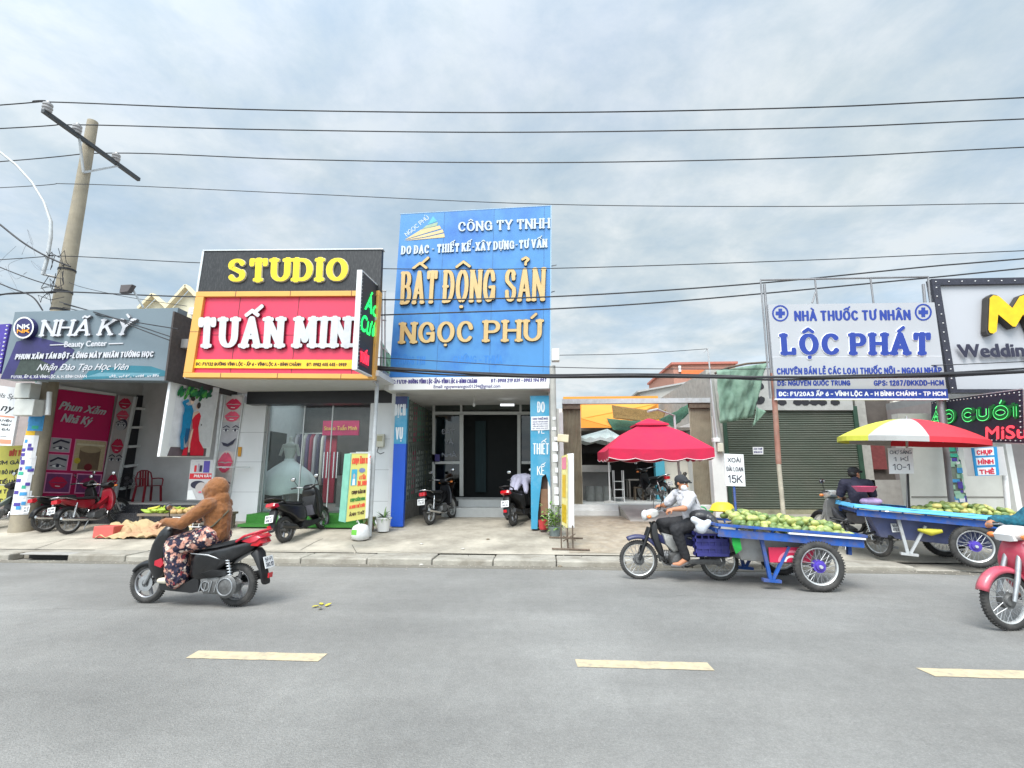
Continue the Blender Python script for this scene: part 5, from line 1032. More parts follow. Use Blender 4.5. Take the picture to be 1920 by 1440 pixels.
# ------------------------------------------------------------------ café with folding gates
cf = thing('cafe', 'open fronted café with brown folding gates and orange rear wall', 'café', (3, 14.3, .42))
FZ = .70
g = MB(); g.box(.5, 4.95, 14.35, 24, .4, FZ); g.build('floor', mat('cafe tile', (.66, .68, .66), .4, var=.07, vs_=3), cf)
g = MB(); g.box(.5, 2.05, 14.05, 14.35, .4, .56); g.box(.5, 2.05, 14.2, 14.35, .56, .69); g.box(3.4, 4.95, 14.1, 14.35, .4, .69); g.build('step', mat('white step tile', (.72, .72, .7), .5, var=.08), cf, bevel=.006)
g = MB(); g.add([(2.08, 12.5, .43), (3.75, 12.5, .43), (3.75, 14.36, .695), (2.08, 14.36, .695), (2.08, 12.5, .40), (3.75, 12.5, .40), (3.75, 14.36, .40), (2.08, 14.36, .40)], [(0, 1, 2, 3), (0, 4, 5, 1), (1, 5, 6, 2), (3, 2, 6, 7), (0, 3, 7, 4)]); g.build('ramp', mat('ramp concrete', (.52, .5, .46), .85, var=.15, vs_=3, dirt=(.3, .28, .24), dirt_s=1.5, dirt_amt=.5), cf)
gate = mat('brown corrugated gate', (.47, .425, .33), .6, .05, var=.15, vs_=5, dirt=(.22, .12, .07), dirt_s=1.5, dirt_amt=.5)
def folding(x0, x1, y0, y1, yb):
    g = MB(); pts = []; n = 26
    a = ay(x0, (y0+yb)/2, 14.45); b = ay(x1, (y0+yb)/2, 14.45); zt = ay(x0, y0, 14.45).z
    vs = []
    for z in (FZ, zt):
        for i in range(n+1): vs.append((a.x+(b.x-a.x)*i/n, 14.45+(.05 if i % 2 else -.02), z))
    g.add(vs, [(i, i+1, n+2+i, n+1+i) for i in range(n)]); o = g.build('folding_gate', gate, cf, solid=.012)
    g = MB(); g.box(a.x, b.x, 14.38, 14.52, zt-.02, zt+.13); g.build('gate_head', rust, cf)
folding(1056, 1090, 766, 0, 937); folding(1297, 1337, 764, 0, 945)
g = MB(); a = ay(1054, 758, 14.45); b = ay(1330, 755, 14.45); g.box(a.x, b.x, 14.35, 14.55, a.z, a.z+.14); g.build('lintel', steel2, cf)
g = MB(); g.box(.42, .56, 14.2, 24, .4, 3.3); g.box(4.86, 4.98, 14.5, 24, .4, 3.2); g.box(.5, 4.98, 22, 22.2, .4, 4.4); g.build('wall', plaster, cf)
ora = mat('orange plaster', C(232, 150, 58), .8, var=.06, vs_=1.5)
g = MB(); q0 = ay(1056, 744, 21); q1 = ay(1234, 750, 21); g.box(q0.x, q1.x, 21.0, 21.2, 3.2, q0.z); g.build('rear_wall', ora, cf)
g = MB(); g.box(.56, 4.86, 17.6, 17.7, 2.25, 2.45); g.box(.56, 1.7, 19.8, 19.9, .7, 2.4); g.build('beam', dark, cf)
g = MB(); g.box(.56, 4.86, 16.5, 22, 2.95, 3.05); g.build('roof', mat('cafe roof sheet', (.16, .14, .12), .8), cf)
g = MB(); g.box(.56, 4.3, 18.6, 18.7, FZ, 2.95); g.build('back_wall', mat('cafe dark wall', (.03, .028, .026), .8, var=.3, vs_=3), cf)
g = MB(); q0 = ay(1229, 870, 17.0); q1 = ay(1246, 870, 17.0); g.box(q0.x, q1.x, 17.0, 17.3, FZ, 2.6); g.build('pillar', mat('cyan pillar', C(80, 168, 190), .6, var=.06), cf)
g = MB(); q0 = ay(1246, 870, 17.0); q1 = ay(1300, 870, 17.0); g.box(q0.x+.003, q1.x+.3, 17.2, 17.4, FZ, 2.9); g.build('side_wall', cream, cf)
# orange front slope and sun nets
g = MB(); p = [ay(1090, 760, 17.2), ay(1232, 757, 17.2), ay(1232, 770, 17.2), ay(1147, 801, 15.4), ay(1090, 785, 15.4)]; g.add(p, [(0, 1, 2, 3, 4)]); g.build('awning', ora, cf, solid=.02, fix=False)
netg = mat('green sun net', C(66, 104, 84), .9, var=.4, vs_=25, alpha=.9); netb = mat('brown sun net', C(128, 104, 62), .9, var=.5, vs_=30, alpha=.92)
def net(px, Y0, Y1, sag, m, name, label):
    c = [ay(*px[0], Y0), ay(*px[1], Y0), ay(*px[2], Y1), ay(*px[3], Y1)]; fr = Fr(c); g = MB()
    g.grid(lambda u, v: fr.p(u, v)+V((0, 0, -sag*4*u*(1-u)*(.4+.6*math.sin(PI*v))+.04*mnoise.noise(V((u*6, v*4, 2))))), 24, 10); return tag(g.build(name, m, smooth=80, solid=.006, fix=False), label, 'net')
net(((1147, 759), (1250, 768), (1243, 786), (1150, 784)), 15.2, 15.0, .12, netb, 'sun_net', 'brown sagging sun net hung under the café lintel')
net(((1236, 786), (1291, 757), (1291, 776), (1262, 800)), 14.9, 14.7, .05, netg, 'sun_net', 'green net corner tied to the right folding gate')
net(((1137, 784), (1215, 788), (1225, 806), (1150, 806)), 15.6, 15.3, .08, netg, 'sun_net', 'green net strip hanging lowest in front of the café')
# café furniture
t = thing('counter', 'grey tiled serving counter inside the café', 'counter', (1.4, 16.6, FZ)); q0 = ay(1089, 872, 16.4); q1 = ay(1146, 885, 16.4)
g = MB(); g.box(q0.x, q1.x, 16.4, 17.0, q1.z, q0.z); g.build('top', mat('counter stone', (.4, .4, .38), .4, var=.1), t); g = MB(); g.box(q0.x, q1.x-.1, 16.55, 16.95, FZ, q1.z); g.build('base', mat('counter base', (.2, .2, .19), .6), t)
for k, (x, lb) in enumerate(((1107, 'left grey barrel stool in front of the café counter'), (1122, 'middle grey barrel stool in front of the café counter'), (1137, 'right grey barrel stool in front of the café counter'))):
    p = ay(x, 918, 15.9); g = MB(); g.lathe([(0, 0), (.14, 0), (.17, .15), (.17, .32), (.14, .46), (.12, .46), (.12, .44), (0, .44)], (p.x, 15.9, FZ), 18); tag(g.build('stool', mat('stool grey', (.2, .21, .2), .6, var=.2, vs_=10), smooth=40), lb, 'stool', 'barrel stools at the counter')
t = thing('shelf_rack', 'small white shelf rack beside the café pole', 'shelf', (2.2, 15.9, FZ)); g = MB(); q0 = ay(1150, 882, 15.9); q1 = ay(1169, 918, 15.9)
for x in (q0.x, q1.x):
    for y in (15.8, 16.1): g.bar((x, y, FZ), (x, y, q0.z), .025)
g.build('frame', whitep, t); g = MB()
for k in range(3): z = FZ+.1+k*.25; g.box(q0.x, q1.x, 15.8, 16.1, z, z+.02)
g.build('shelf', whitep, t)
def small_table(x, y, label):
    t = thing('low_table', label, 'table', (x, y, FZ)); wm = mat('grey wood', (.3, .28, .25), .6, var=.2); g = MB(); g.box(-.45, .45, -.3, .3, .62, .66); g.build('top', wm, t, local=True)
    for i in (-1, 1):
        for j in (-1, 1): g = MB(); g.box(i*.4-.025, i*.4+.025, j*.25-.025, j*.25+.025, 0, .62); g.build('leg', wm, t, local=True)
def stool(x, y, label):
    t = thing('low_stool', label, 'stool', (x, y, FZ)); wm = mat('brown wood', (.12, .09, .06), .6, var=.2); g = MB(); g.box(-.15, .15, -.15, .15, .38, .42); g.build('seat', wm, t, local=True)
    for i in (-1, 1):
        for j in (-1, 1): g = MB(); g.box(i*.12-.02, i*.12+.02, j*.12-.02, j*.12+.02, 0, .38); g.build('leg', wm, t, local=True)
p = ay(1200, 900, 17.3); small_table(p.x, 17.3, 'low grey table at the back of the café'); p = ay(1196, 900, 16.6); stool(p.x, 16.6, 'brown wooden stool in front of the low grey table'); p = ay(1215, 900, 16.7); stool(p.x, 16.7, 'dark wooden stool nearest the parked café motorbike')
def folding_chair(loc, rz, label):
    t = thing('folding_chair', label, 'chair', loc, rz); m = mat('dark folding chair', (.05, .042, .036), .5, var=.2); g = MB(); g.box(-.22, .22, -.2, .2, .43, .455); g.build('seat', m, t, local=True)
    for q in (-1, 1):
        g = MB(); g.bar((-.25, q*.2, 0), (.2, q*.2, .45), .03); g.build('leg', m, t, local=True); g = MB(); g.bar((.25, q*.22, 0), (-.28, q*.22, .9), .03); g.build('leg', m, t, local=True)
    g = MB(); g.obox((-.25, 0, .76), (.02, .42, .26), (0, -.5, 0)); g.build('backrest', m, t, local=True)
p = ay(1268, 925, 14.9); folding_chair((p.x, 14.9, FZ), R(170), 'dark folding chair by the right café gate')
# small grey canopy umbrella inside with pole and base
t = thing('grey_parasol', 'small pale grey parasol on a pole over the café counter', 'umbrella', (ay(1143, 920, 15.2).x, 15.2, FZ)); g = MB(); g.tube([(0, 0, .04), (0, 0, 2.15)], .022, 10); g.build('pole', whitep, t, local=True, smooth=40)
g = MB(); g.lathe([(0, 0), (.2, 0), (.2, .04), (.04, .06), (.03, .1)], (0, 0, 0), 20); g.build('base', mat('base concrete', (.5, .5, .48), .7), t, local=True, smooth=30)
g = MB(); vs = [(0, 0, 2.2)]; n = 32
for j in range(n): a = 2*PI*j/n; vs.append((-.3+.78*math.cos(a), .78*math.sin(a), 1.88+.03*math.cos(a*16)))
for j in range(n): a = 2*PI*j/n; vs.append((-.3+.79*math.cos(a), .79*math.sin(a), 1.78+.04*math.cos(a*8)))
g.add(vs, [(0, 1+j, 1+(j+1) % n) for j in range(n)]+[(1+j, 1+n+j, 1+n+(j+1) % n, 1+(j+1) % n) for j in range(n)]); g.build('canopy', mat('pale grey canvas', (.42, .48, .46), .8, var=.1), t, local=True, solid=.006, fix=False)
# big red parasol
YU = 12.7; tp = ay(1227, 800, YU); rp_ = thing('red_parasol', 'big square red parasol with scalloped valance in front of the café', 'umbrella', (tp.x, YU, .42))
Yn = YU-1.2; ul = ay(1140, 834, Yn); ur = ay(1340, 844, Yn); zE = (ul.z+ur.z)/2; hw = (ur.x-ul.x)/2-.01; YU = Yn+hw; tp.x = (ul.x+ur.x)/2; rp_.location = (tp.x, YU, .42); ztop = ay(1225, 797, YU).z; canv = mat('red canvas', C(200, 28, 70), .75, var=.1, vs_=3, bump=.5, bs=7, dirt=C(160, 40, 70), dirt_s=2, dirt_amt=.5); canv2 = mat('white piping', (.7, .6, .62), .7)
L0 = lambda p: V(p)-V((tp.x, YU, .42)); cx_ = (ul.x+ur.x)/2-tp.x
def sq(r, z, n=14):
    o = []
    for k in range(4):
        a = [(-1, -1), (1, -1), (1, 1), (-1, 1)][k]; b = [(1, -1), (1, 1), (-1, 1), (-1, -1)][k]
        for i in range(n): t_ = i/n; s_ = 1-.04*math.sin(PI*t_); o.append((cx_+r*(a[0]+(b[0]-a[0])*t_)*s_, r*(a[1]+(b[1]-a[1])*t_)*s_, z-.42-.03*math.sin(PI*t_)*(r > .6)))
    return o
g = MB(); rings = [sq(.26, ztop-.01), sq(hw*.55, ztop-.22), sq(hw, zE-.02)]; n = 56; g.add(sum(rings, []), [(i*n+j, i*n+(j+1) % n, (i+1)*n+(j+1) % n, (i+1)*n+j) for i in range(2) for j in range(n)]); g.build('canopy', canv, rp_, local=True, solid=.008, fix=False)
g = MB(); rings = [sq(.03, ztop+.16), sq(.40, ztop-.0)]; g.add(sum(rings, [])+[(x, y, z-.04) for x, y, z in rings[1]], [(i*n+j, i*n+(j+1) % n, (i+1)*n+(j+1) % n, (i+1)*n+j) for i in range(2) for j in range(n)]); g.build('vent_cap', canv, rp_, local=True, solid=.008, fix=False)
g = MB(); g2 = MB(); e = sq(hw+.003, zE-.02, 48); n2 = len(e); lo = []
for i, (x, y, z) in enumerate(e): lo.append((x, y, z-.20-.05*abs(math.sin(PI*i/12*1.0))))
g.add(e+lo, [(i, (i+1) % n2, n2+(i+1) % n2, n2+i) for i in range(n2)]); g.build('valance', canv, rp_, local=True, solid=.006, fix=False)
g2.tube(lo+[lo[0]], .009, 5); g2.build('piping', canv2, rp_, local=True)
g = MB()
for (a, b) in (((-1, -1), 0), ((1, -1), 0), ((1, 1), 0), ((-1, 1), 0)): g.bar((cx_, 0, ztop-.5), (cx_+a[0]*hw*.97, a[1]*hw*.97, zE-.46), .02)
g.build('rib', steel, rp_, local=True)
g = MB(); q = ay(1278, 925, 13.5)-V((tp.x, YU, .42)); q.z = 0; g.tube([q, (q.x-.1, q.y-.1, ztop-.1), (cx_+.3, .3, ztop+.02), (cx_, 0, ztop-.42+.35)], .032, 10); g.bar((q.x, q.y, 1.2), (q.x+.25, q.y-.2, .02), .03); g.box(q.x-.4, q.x+.4, q.y-.05, q.y+.05, 0, .05); g.box(q.x-.05, q.x+.05, q.y-.4, q.y+.4, 0, .05); g.build('mast', steel2, rp_, local=True)
# ------------------------------------------------------------------ houses behind
def bhouse(name, label, px, Y, dep, m, roofm, overh=.15, slope=None):
    a = ay(*px[0], Y); b = ay(*px[1], Y); t = thing(name, label, 'house', ((a.x+b.x)/2, Y, .42)); g = MB()
    if slope is None: g.box(a.x, b.x, Y, Y+dep, .42, min(a.z, b.z)); zt = min(a.z, b.z); g.build('wall', m, t); g = MB(); g.box(a.x-overh, b.x+overh, Y-overh, Y+dep, zt, zt+.15); g.build('roof', roofm, t)
    else:
        g.add([(a.x, Y, .42), (b.x, Y, .42), (b.x, Y, b.z), (a.x, Y, a.z), (a.x, Y+dep, .42), (b.x, Y+dep, .42), (b.x, Y+dep, b.z), (a.x, Y+dep, a.z)], [(0, 1, 2, 3), (5, 4, 7, 6), (1, 5, 6, 2), (4, 0, 3, 7), (4, 5, 1, 0)]); g.build('wall', m, t)
        g = MB(); o = overh; g.add([(a.x-o, Y-o, a.z+.003), (b.x+o, Y-o, b.z+.003), (b.x+o, Y+dep, b.z+.003), (a.x-o, Y+dep, a.z+.003)], [(0, 1, 2, 3)]); g.build('roof', roofm, t, solid=.08)
    return t
gyp = mat('grey cement wall', (.40, .39, .36), .9, var=.15, vs_=.9, dirt=(.27, .25, .24), dirt_s=.6, dirt_amt=.6, streak=2); tinr = mat('grey tin roof', (.4, .39, .38), .6, .2, var=.12)
bhouse('grey_house', 'grey cement gable house behind the café roof', ((1200, 735), (1330, 709)), 24, 8, gyp, tinr, slope=1)
th_ = bhouse('pink_house', 'flat roofed brown and orange house farthest behind the café', ((1262, 684), (1378, 682)), 34, 8, mat('mauve brown wall', C(176, 128, 112), .85, var=.08), mat('terracotta edge', C(180, 110, 96), .8))
q0 = ay(1277, 694, 33.9); q1 = ay(1320, 704, 33.9); g = MB(); g.box(q0.x, q1.x, 33.9, 33.99, q1.z, q0.z); g.build('panel', mat('orange wall', C(216, 116, 66), .8), th_)
q0 = ay(1272, 686, 33.9); q1 = ay(1277, 697, 33.9); g = MB(); g.box(q0.x, q1.x, 33.85, 33.98, q1.z, q0.z); g.build('window', white, th_)
# gabled house left behind
gh = thing('gabled_house', 'cream villa with two small gables behind the left signs', 'house', (-15.5, 22, .42)); crm = mat('cream villa wall', C(206, 200, 176), .8, var=.06); tanm = mat('tan gable trim', C(216, 204, 172), .8, var=.06)
g = MB(); a = ay(280, 585, 22); b = ay(376, 600, 22); g.box(a.x-2, b.x+2.5, 22, 30, .42, a.z-.3); g.build('wall', crm, gh)
for (x0, x1, y0, xc, yc, dy) in ((272, 318, 580, 294, 559, 0), (322, 392, 580, 356, 543, -.3)):
    p0 = ay(x0, y0, 22+dy); p1 = ay(x1, y0, 22+dy); pc_ = ay(xc, yc, 22+dy); Y0 = 22+dy; g = MB(); g.add([(p0.x, Y0, p0.z), (p1.x, Y0, p0.z), (pc_.x, Y0, pc_.z), (p0.x, Y0+5, p0.z), (p1.x, Y0+5, p0.z), (pc_.x, Y0+5, pc_.z)], [(0, 1, 2), (4, 3, 5), (1, 4, 5, 2), (3, 0, 2, 5)]); g.box(p0.x, p1.x, Y0, Y0+5, p0.z-1.6, p0.z); g.build('gable', crm, gh)
    g = MB(); g.bar((p0.x-.1, Y0-.2, p0.z-.05), (pc_.x, Y0-.2, pc_.z+.1), .3, .12); g.bar((p1.x+.1, Y0-.2, p0.z-.05), (pc_.x, Y0-.2, pc_.z+.1), .3, .12); g.build('gable_trim', tanm, gh)
q0 = ay(358, 577, 21.6); q1 = ay(368, 590, 21.6); g = MB(); g.box(q0.x, q1.x, 21.55, 21.69, q1.z, q0.z)
for k in range(4): g.box(q0.x-.02, q1.x+.02, 21.5, 21.55, q1.z+k*(q0.z-q1.z)/4, q1.z+(k+.5)*(q0.z-q1.z)/4)
g.build('window', white, gh)
# service post between café and pharmacy
YQ = 13.6; sp = thing('service_post', 'pale concrete service post with pipes and meter between café and pharmacy', 'post', (ay(1348, 940, YQ).x, YQ, .42)); q0 = ay(1350, 880, YQ)
g = MB(); a = ay(1338, 900, YQ).x; b = ay(1362, 900, YQ).x; g.box(a, b, YQ+.02, YQ+.3, .42, ay(1350, 848, YQ).z); g.build('shaft', plaster, sp, bevel=.02)
g = MB(); p = [ay(1351, 850, YQ), ay(1340, 770, YQ), ay(1334, 712, YQ)]; g.tube(p, [.09, .075, .055], 10); g.build('shaft', MC['post concrete'], sp, smooth=40); g = MB(); p2 = [ay(1346, 830, YQ-.1), ay(1336, 745, YQ-.1), ay(1327, 652, YQ-.1)]; g.tube(p2, .022, 8); g.tube([ay(1327, 653, YQ-.1), ay(1320, 660, YQ-.1)], .015, 6); g.build('pipe', steel2, sp)
for (x0, y0, x1, y1, m) in ((1336, 821, 1349, 829, whitep), (1344, 831, 1356, 847, MC['meter case'])): q0 = ay(x0, y0, YQ-.12); q1 = ay(x1, y1, YQ-.12); g = MB(); g.box(q0.x, q1.x, YQ-.18, YQ-.02, q1.z, q0.z); g.build('meter_box', m, sp, bevel=.012)
cable('thin wire from the slim grey post across to the steel pipe over the café', [ay(1048, 666, 11), ay(1190, 663, 12.2), ay(1327, 654, 13.5)], .008)
# ------------------------------------------------------------------ pharmacy
ph = thing('pharmacy', 'closed pharmacy with a dark green rolling shutter', 'shop', (8.1, 15, .42)); YPH = 15.0
x0 = ay(1366, 860, YPH).x; x1 = ay(1608, 860, YPH).x; zsh = ay(1480, 766, YPH).z; zb = .55
shm = mat('green shutter slats', (.125, .145, .115), .55, .2, var=.12, vs_=2, stretch=(.3, 1, 6), dirt=(.2, .19, .16), dirt_s=.8, dirt_amt=.5); g = MB(); n = 44; vs = []; prof = []
for i in range(n):
    z0 = zb+(zsh-zb)*i/n; h = (zsh-zb)/n; prof += [(YPH, z0), (YPH-.028, z0+.35*h), (YPH-.028, z0+.62*h), (YPH, z0+.9*h)]
prof.append((YPH, zsh)); g.add([(x, y, z) for x in (x0, x1) for (y, z) in prof], [(i, i+1, len(prof)+i+1, len(prof)+i) for i in range(len(prof)-1)]); g.build('shutter', shm, ph, fix=False)
for a, b in ((x0-.1, x0), (x1, x1+.12)): g = MB(); g.box(a, b, YPH-.07, YPH+.1, zb-.1, zsh+.05); g.build('shutter_rail', mat('green rail', (.03, .07, .045), .5, var=.2), ph)
g = MB(); g.box(x0-.1, x1+.3, YPH-.06, YPH+.2, .4, zb-.01); g.build('threshold', mat('mossy concrete', (.26, .25, .17), .9, var=.25, vs_=5), ph)
g = MB(); g.box(x0-.35, x0-.1, YPH, 24, .42, 4.6); g.box(x1+.12, x1+.4, YPH, 24, .42, 4.6); g.box(x0-.1, x1+.12, YPH+.12, YPH+.3, zsh, 4.6); g.box(x0-.35, x1+.4, YPH+.4, 24, 4.6, 4.75); g.build('wall', mat('pharmacy wall', (.38, .37, .34), .85, var=.2), ph)
sgr = mat('grey tarpaulin sign', (.42, .42, .4), .6, var=.08, dirt=(.2, .19, .17), dirt_s=2, dirt_amt=.4); fr = PY(YPH-.1).q((1412, 690), (1592, 690), (1600, 769), (1420, 769)); g = MB(); g.slab(fr, -.12, 0); g.build('fascia_sign', sgr, ph)
lettering(ph, PY(YPH-.1), 'LỘC', ((1350, 716), (1433, 716), (1436, 758), (1352, 758)), [black], wv=.3, wh=.16, slab=.25, d1=.01); lettering(ph, PY(YPH-.1), 'PHÁT', ((1455, 716), (1575, 716), (1580, 758), (1460, 758)), [black], wv=.3, wh=.16, slab=.25, d1=.01)
fr = PY(YPH-.035).q((1411, 838), (1431, 838), (1431, 852), (1412, 852)); g = MB(); g.slab(fr, 0, .004); t = thing('paper_notice', 'small white notice stuck on the green shutter', 'notice', fr.c[3]); g.build('sheet', white, t)
for v, s_ in ((.62, 'CHO THUÊ'), (.2, '0918 622 711')): lettering(t, fr, s_, (.1, v, .9, v+.22), vi, wv=.2, d1=.006)
# green tarpaulin
tg = thing('green_tarpaulin', 'torn pale green tarpaulin hanging at the corner of the shuttered pharmacy', 'tarpaulin', (6.2, 13.4, 2.6)); tarp = mat('faded green tarpaulin', C(128, 156, 138), .75, var=.16, vs_=3, bump=.3, bs=14, dirt=C(80, 120, 98), dirt_s=2.2, dirt_amt=.6)
fr = Fr([ay(1343, 695, 13.2), ay(1437, 681, 13.9), ay(1412, 782, 13.9), ay(1350, 793, 13.2)]); g = MB(); g.grid(lambda u, v: fr.p(u, v, .10*mnoise.noise(V((u*4, v*3, 5)))+.05*mnoise.noise(V((u*11, v*7, 2)))+.012*math.sin(u*26)*(1-v))-V((0, 0, .02*abs(math.sin(u*40))*(v < .02))), 40, 16); g.build('sheet', tarp, tg, smooth=80, solid=.008, fix=False)
fr = Fr([ay(1418, 760, 13.75), ay(1434, 772, 13.75), ay(1420, 792, 13.75), ay(1410, 800, 13.75)]); g = MB(); g.grid(lambda u, v: fr.p(u, v, .08*math.sin(u*5+v*3)), 8, 8); g.build('torn_flap', tarp, tg, smooth=80, solid=.008, fix=False)
g = MB(); g.tube([ay(1341, 700, 13.3), ay(1362, 690, 13.5), ay(1400, 682, 13.7), ay(1440, 679, 14)], .03, 8); g.build('rail', rust, tg)
# pharmacy sign on posts
YL = 10.0; pl_ = PY(YL); ls = thing('pharmacy_sign', 'white pharmacy signboard with blue lettering and crosses on a pipe frame', 'shop sign', (6.2, YL, 3))
fr = pl_.q((1440, 571), (1752, 567), (1777, 747.5), (1454.5, 747.5)); g = MB(); g.slab(fr, -.05, 0); g.build('panel', mat('silver white panel', (.43, .44, .465), .4, var=.04, vs_=1), ls)
bl = [mat('sign blue print', C(34, 60, 146), .5, var=.04)]; wl = [mat('sign white print', (.8, .8, .82), .5)]
g = MB(); fbnd = pl_.q((1455.5, 729.5), (1776, 729.5), (1778, 747), (1456, 747)); g.slab(fbnd, 0, .004); g.build('blue_band', bl, ls)
g = MB(); g.slab(fr, -.055, .008, -.004, -.012, 1.004, .0); g.slab(fr, .0, .003, 0, .43, 1, .434); g.build('trim', wl, ls)
lettering(ls, pl_, 'NHÀ THUỐC TƯ NHÂN', ((1488.5, 583), (1706.5, 581), (1708, 600), (1489.5, 602)), bl, wv=.22, wh=.17, d1=.004)
raised(ls, pl_, 'LỘC PHÁT', ((1462, 626), (1745, 624), (1745, 666), (1465, 666)), bl[0], wl[0], .27, .17, .24, .02, .04)
lettering(ls, pl_, 'CHUYÊN BÁN LẺ CÁC LOẠI THUỐC NỘI - NGOẠI NHẬP', ((1456, 690), (1765.5, 688.5), (1766.5, 700.5), (1456.5, 702.5)), bl, wv=.2, d1=.004)
lettering(ls, pl_, 'DS: NGUYỄN QUỐC TRUNG', ((1457.5, 713.5), (1594, 713), (1594, 723), (1457.5, 723.5)), bl, wv=.2, d1=.004); lettering(ls, pl_, 'GPS: 1287/ĐKKDD-HCM', ((1638, 713), (1769, 712.5), (1770, 723), (1638, 723.5)), bl, wv=.2, d1=.004)
lettering(ls, pl_, 'ĐC: F1/20A3 ẤP 6 - VĨNH LỘC A - H BÌNH CHÁNH - TP HCM', ((1459.5, 734.5), (1772.5, 734), (1773, 742.5), (1460, 743)), wl, wv=.22, d1=.008)
for (cx, cy, r) in ((1463, 587.5, 15.5), (1731, 585.5, 16)):
    f5 = pl_.q((cx-r, cy-r), (cx+r, cy-r), (cx+r, cy+r), (cx-r, cy+r)); mb = MB(); text(mb, f5, 'O', wv=.09, d1=.005); mb.slab(f5, 0, .005, .39, .22, .61, .78); mb.slab(f5, 0, .0052, .22, .39, .78, .61); mb.build('cross_emblem', bl, ls, fix=False)
pipe = mat('grey frame pipe', (.26, .26, .27), .5, .5, var=.15)
g = MB(); YB2 = YL+.09; z0 = .42
T = lambda x, y: ay(x, y, YB2)
g.tube([T(1426, 525), T(1740, 519)], .022, 8)
for (p, q) in (((1426, 525), (1444, 747)), ((1433, 533), (1450, 747)), ((1528, 523), (1533, 570)), ((1632, 521), (1638, 570)), ((1740, 519), (1760, 747)), ((1731, 533), (1750, 747)), ((1529, 548), (1523, 568))): g.tube([T(*p), T(*q)], .028 if p[0] in (1433, 1731) else .018, 8)
g.build('pipe_frame', pipe, ls)
g = MB(); p = T(1452, 745); q = ay(1470, 975, YB2); g.tube([T(1448, 700), T(1452, 748)], .045, 10); g.tube([V((p.x, YB2, p.z)), V((q.x, YB2, T(1462, 870).z))], .05, 12); g.build('post', mat('worn pink brown post', C(150, 106, 92), .7, var=.25, vs_=4, dirt=(.36, .33, .27), dirt_s=2, dirt_amt=.6), ls, smooth=40)
g = MB(); g.tube([V((q.x, YB2, T(1462, 870).z)), V((q.x, YB2, .15))], .042, 12); g.build('post', mat('flaking cream post', (.42, .38, .3), .8, var=.35, vs_=6), ls, smooth=40)
g = MB(); g.tube([T(1765, 747)+V((0, .02, 0)), T(1790, 1000)], .05, 12); g.build('post', pipe, ls, smooth=40)
# dark passage between pharmacy and the right shop
ga = thing('old_house', 'dark old house with brick wall behind the striped umbrella', 'house', (12, 15.3, .42)); x2 = x1+.42
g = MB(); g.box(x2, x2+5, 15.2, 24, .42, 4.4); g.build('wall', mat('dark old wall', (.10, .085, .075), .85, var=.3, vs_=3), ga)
q0 = ay(1618, 830, 15.15); q1 = ay(1662, 880, 15.15); g = MB(); g.box(q0.x, q1.x, 15.1, 15.19, q1.z, q0.z); g.build('brick_panel', mat('red brown brick', C(120, 60, 60), .85, var=.25, vs_=12), ga)
q0 = ay(1672, 752, 15.1); q1 = ay(1725, 782, 15.1); g = MB(); g.box(q0.x, q1.x, 15.05, 15.19, q1.z, q0.z); w_ = g.build('window', cream, ga); g = MB()
for k in range(4): z = q1.z+.05+k*(q0.z-q1.z-.1)/5; g.box(q0.x+.15, q1.x-.1, 15.02, 15.05, z, z+.04)
g.build('louvre', steel2, w_)
q0 = ay(1612, 880, 15.1); q1 = ay(1700, 960, 15.1); g = MB(); g.box(q0.x, q1.x+3, 15.0, 15.09, .42, q0.z-.3); g.build('plinth', mat('grey stucco', (.34, .33, .31), .85, var=.12), ga)
# ------------------------------------------------------------------ wedding studio at the right edge
YM = 10.5; pm = PY(YM); ms_ = thing('wedding_sign', 'big white wedding studio sign with black bulb border and yellow M', 'shop sign', (9.5, YM, 3))
fo = pm.q((1743, 524.5), (2140, 518), (2140, 737), (1779, 737)); g = MB(); g.slab(fo, -.1, -.02); g.build('panel', mat('silver grey panel', (.47, .48, .51), .4, var=.03, vs_=1), ms_)
bdm = mat('black bulb border', (.03, .03, .045), .4, var=.6, vs_=50); g = MB(); g.slab(fo, -.11, .05, 0, .945, 1, 1); g.slab(fo, -.11, .05, 0, 0, .037, .944); g.slab(fo, -.11, .05, .037, 0, 1, .03); g.build('border', bdm, ms_)
g = MB()
for k in range(16): g.ball(fo.p(.018+k*.063, .972, .055), .014, 7, 5)
for k in range(12): g.ball(fo.p(.016+.004*math.sin(k*5), .92-k*.08, .055), .014, 7, 5)
g.build('bulb', whitep, ms_)
ym = mat('yellow acrylic', C(238, 190, 20), .35); dk = mat('dark letter edge', (.05, .045, .04), .5)
def freeletter(root, fr, pts, w, f, e, d):
    hb = MB(); ribbon(hb, fr, fr.W, fr.H, [(u*fr.W, v*fr.H) for u, v in pts], (w+.04)*fr.H, (w+.04)*fr.H, 0, d*.8, True, 1); hb.mi = [1]*len(hb.f); mb = MB(); ribbon(mb, fr, fr.W, fr.H, [(u*fr.W, v*fr.H) for u, v in pts], w*fr.H, w*fr.H, 0, d, True, 0)
    n0 = len(mb.v); mb.v += hb.v; mb.f += [[i+n0 for i in f_] for f_ in hb.f]; mb.mi += hb.mi; mb.build('letter', [f, e], root, fix=False)
fm = pm.q((1843, 558), (1935, 557), (1939, 629), (1842, 629))
mb = MB(); o = [(.0, .1), (.02, .93), (.09, 1.0), (.2, .98), (.47, .66), (.62, .96), (.72, 1.0), (.8, .93), (1.0, .14), (.97, .02), (.88, 0), (.82, .06), (.68, .5), (.53, .18), (.47, .18), (.19, .5), (.16, .06), (.1, 0), (.03, .02)]
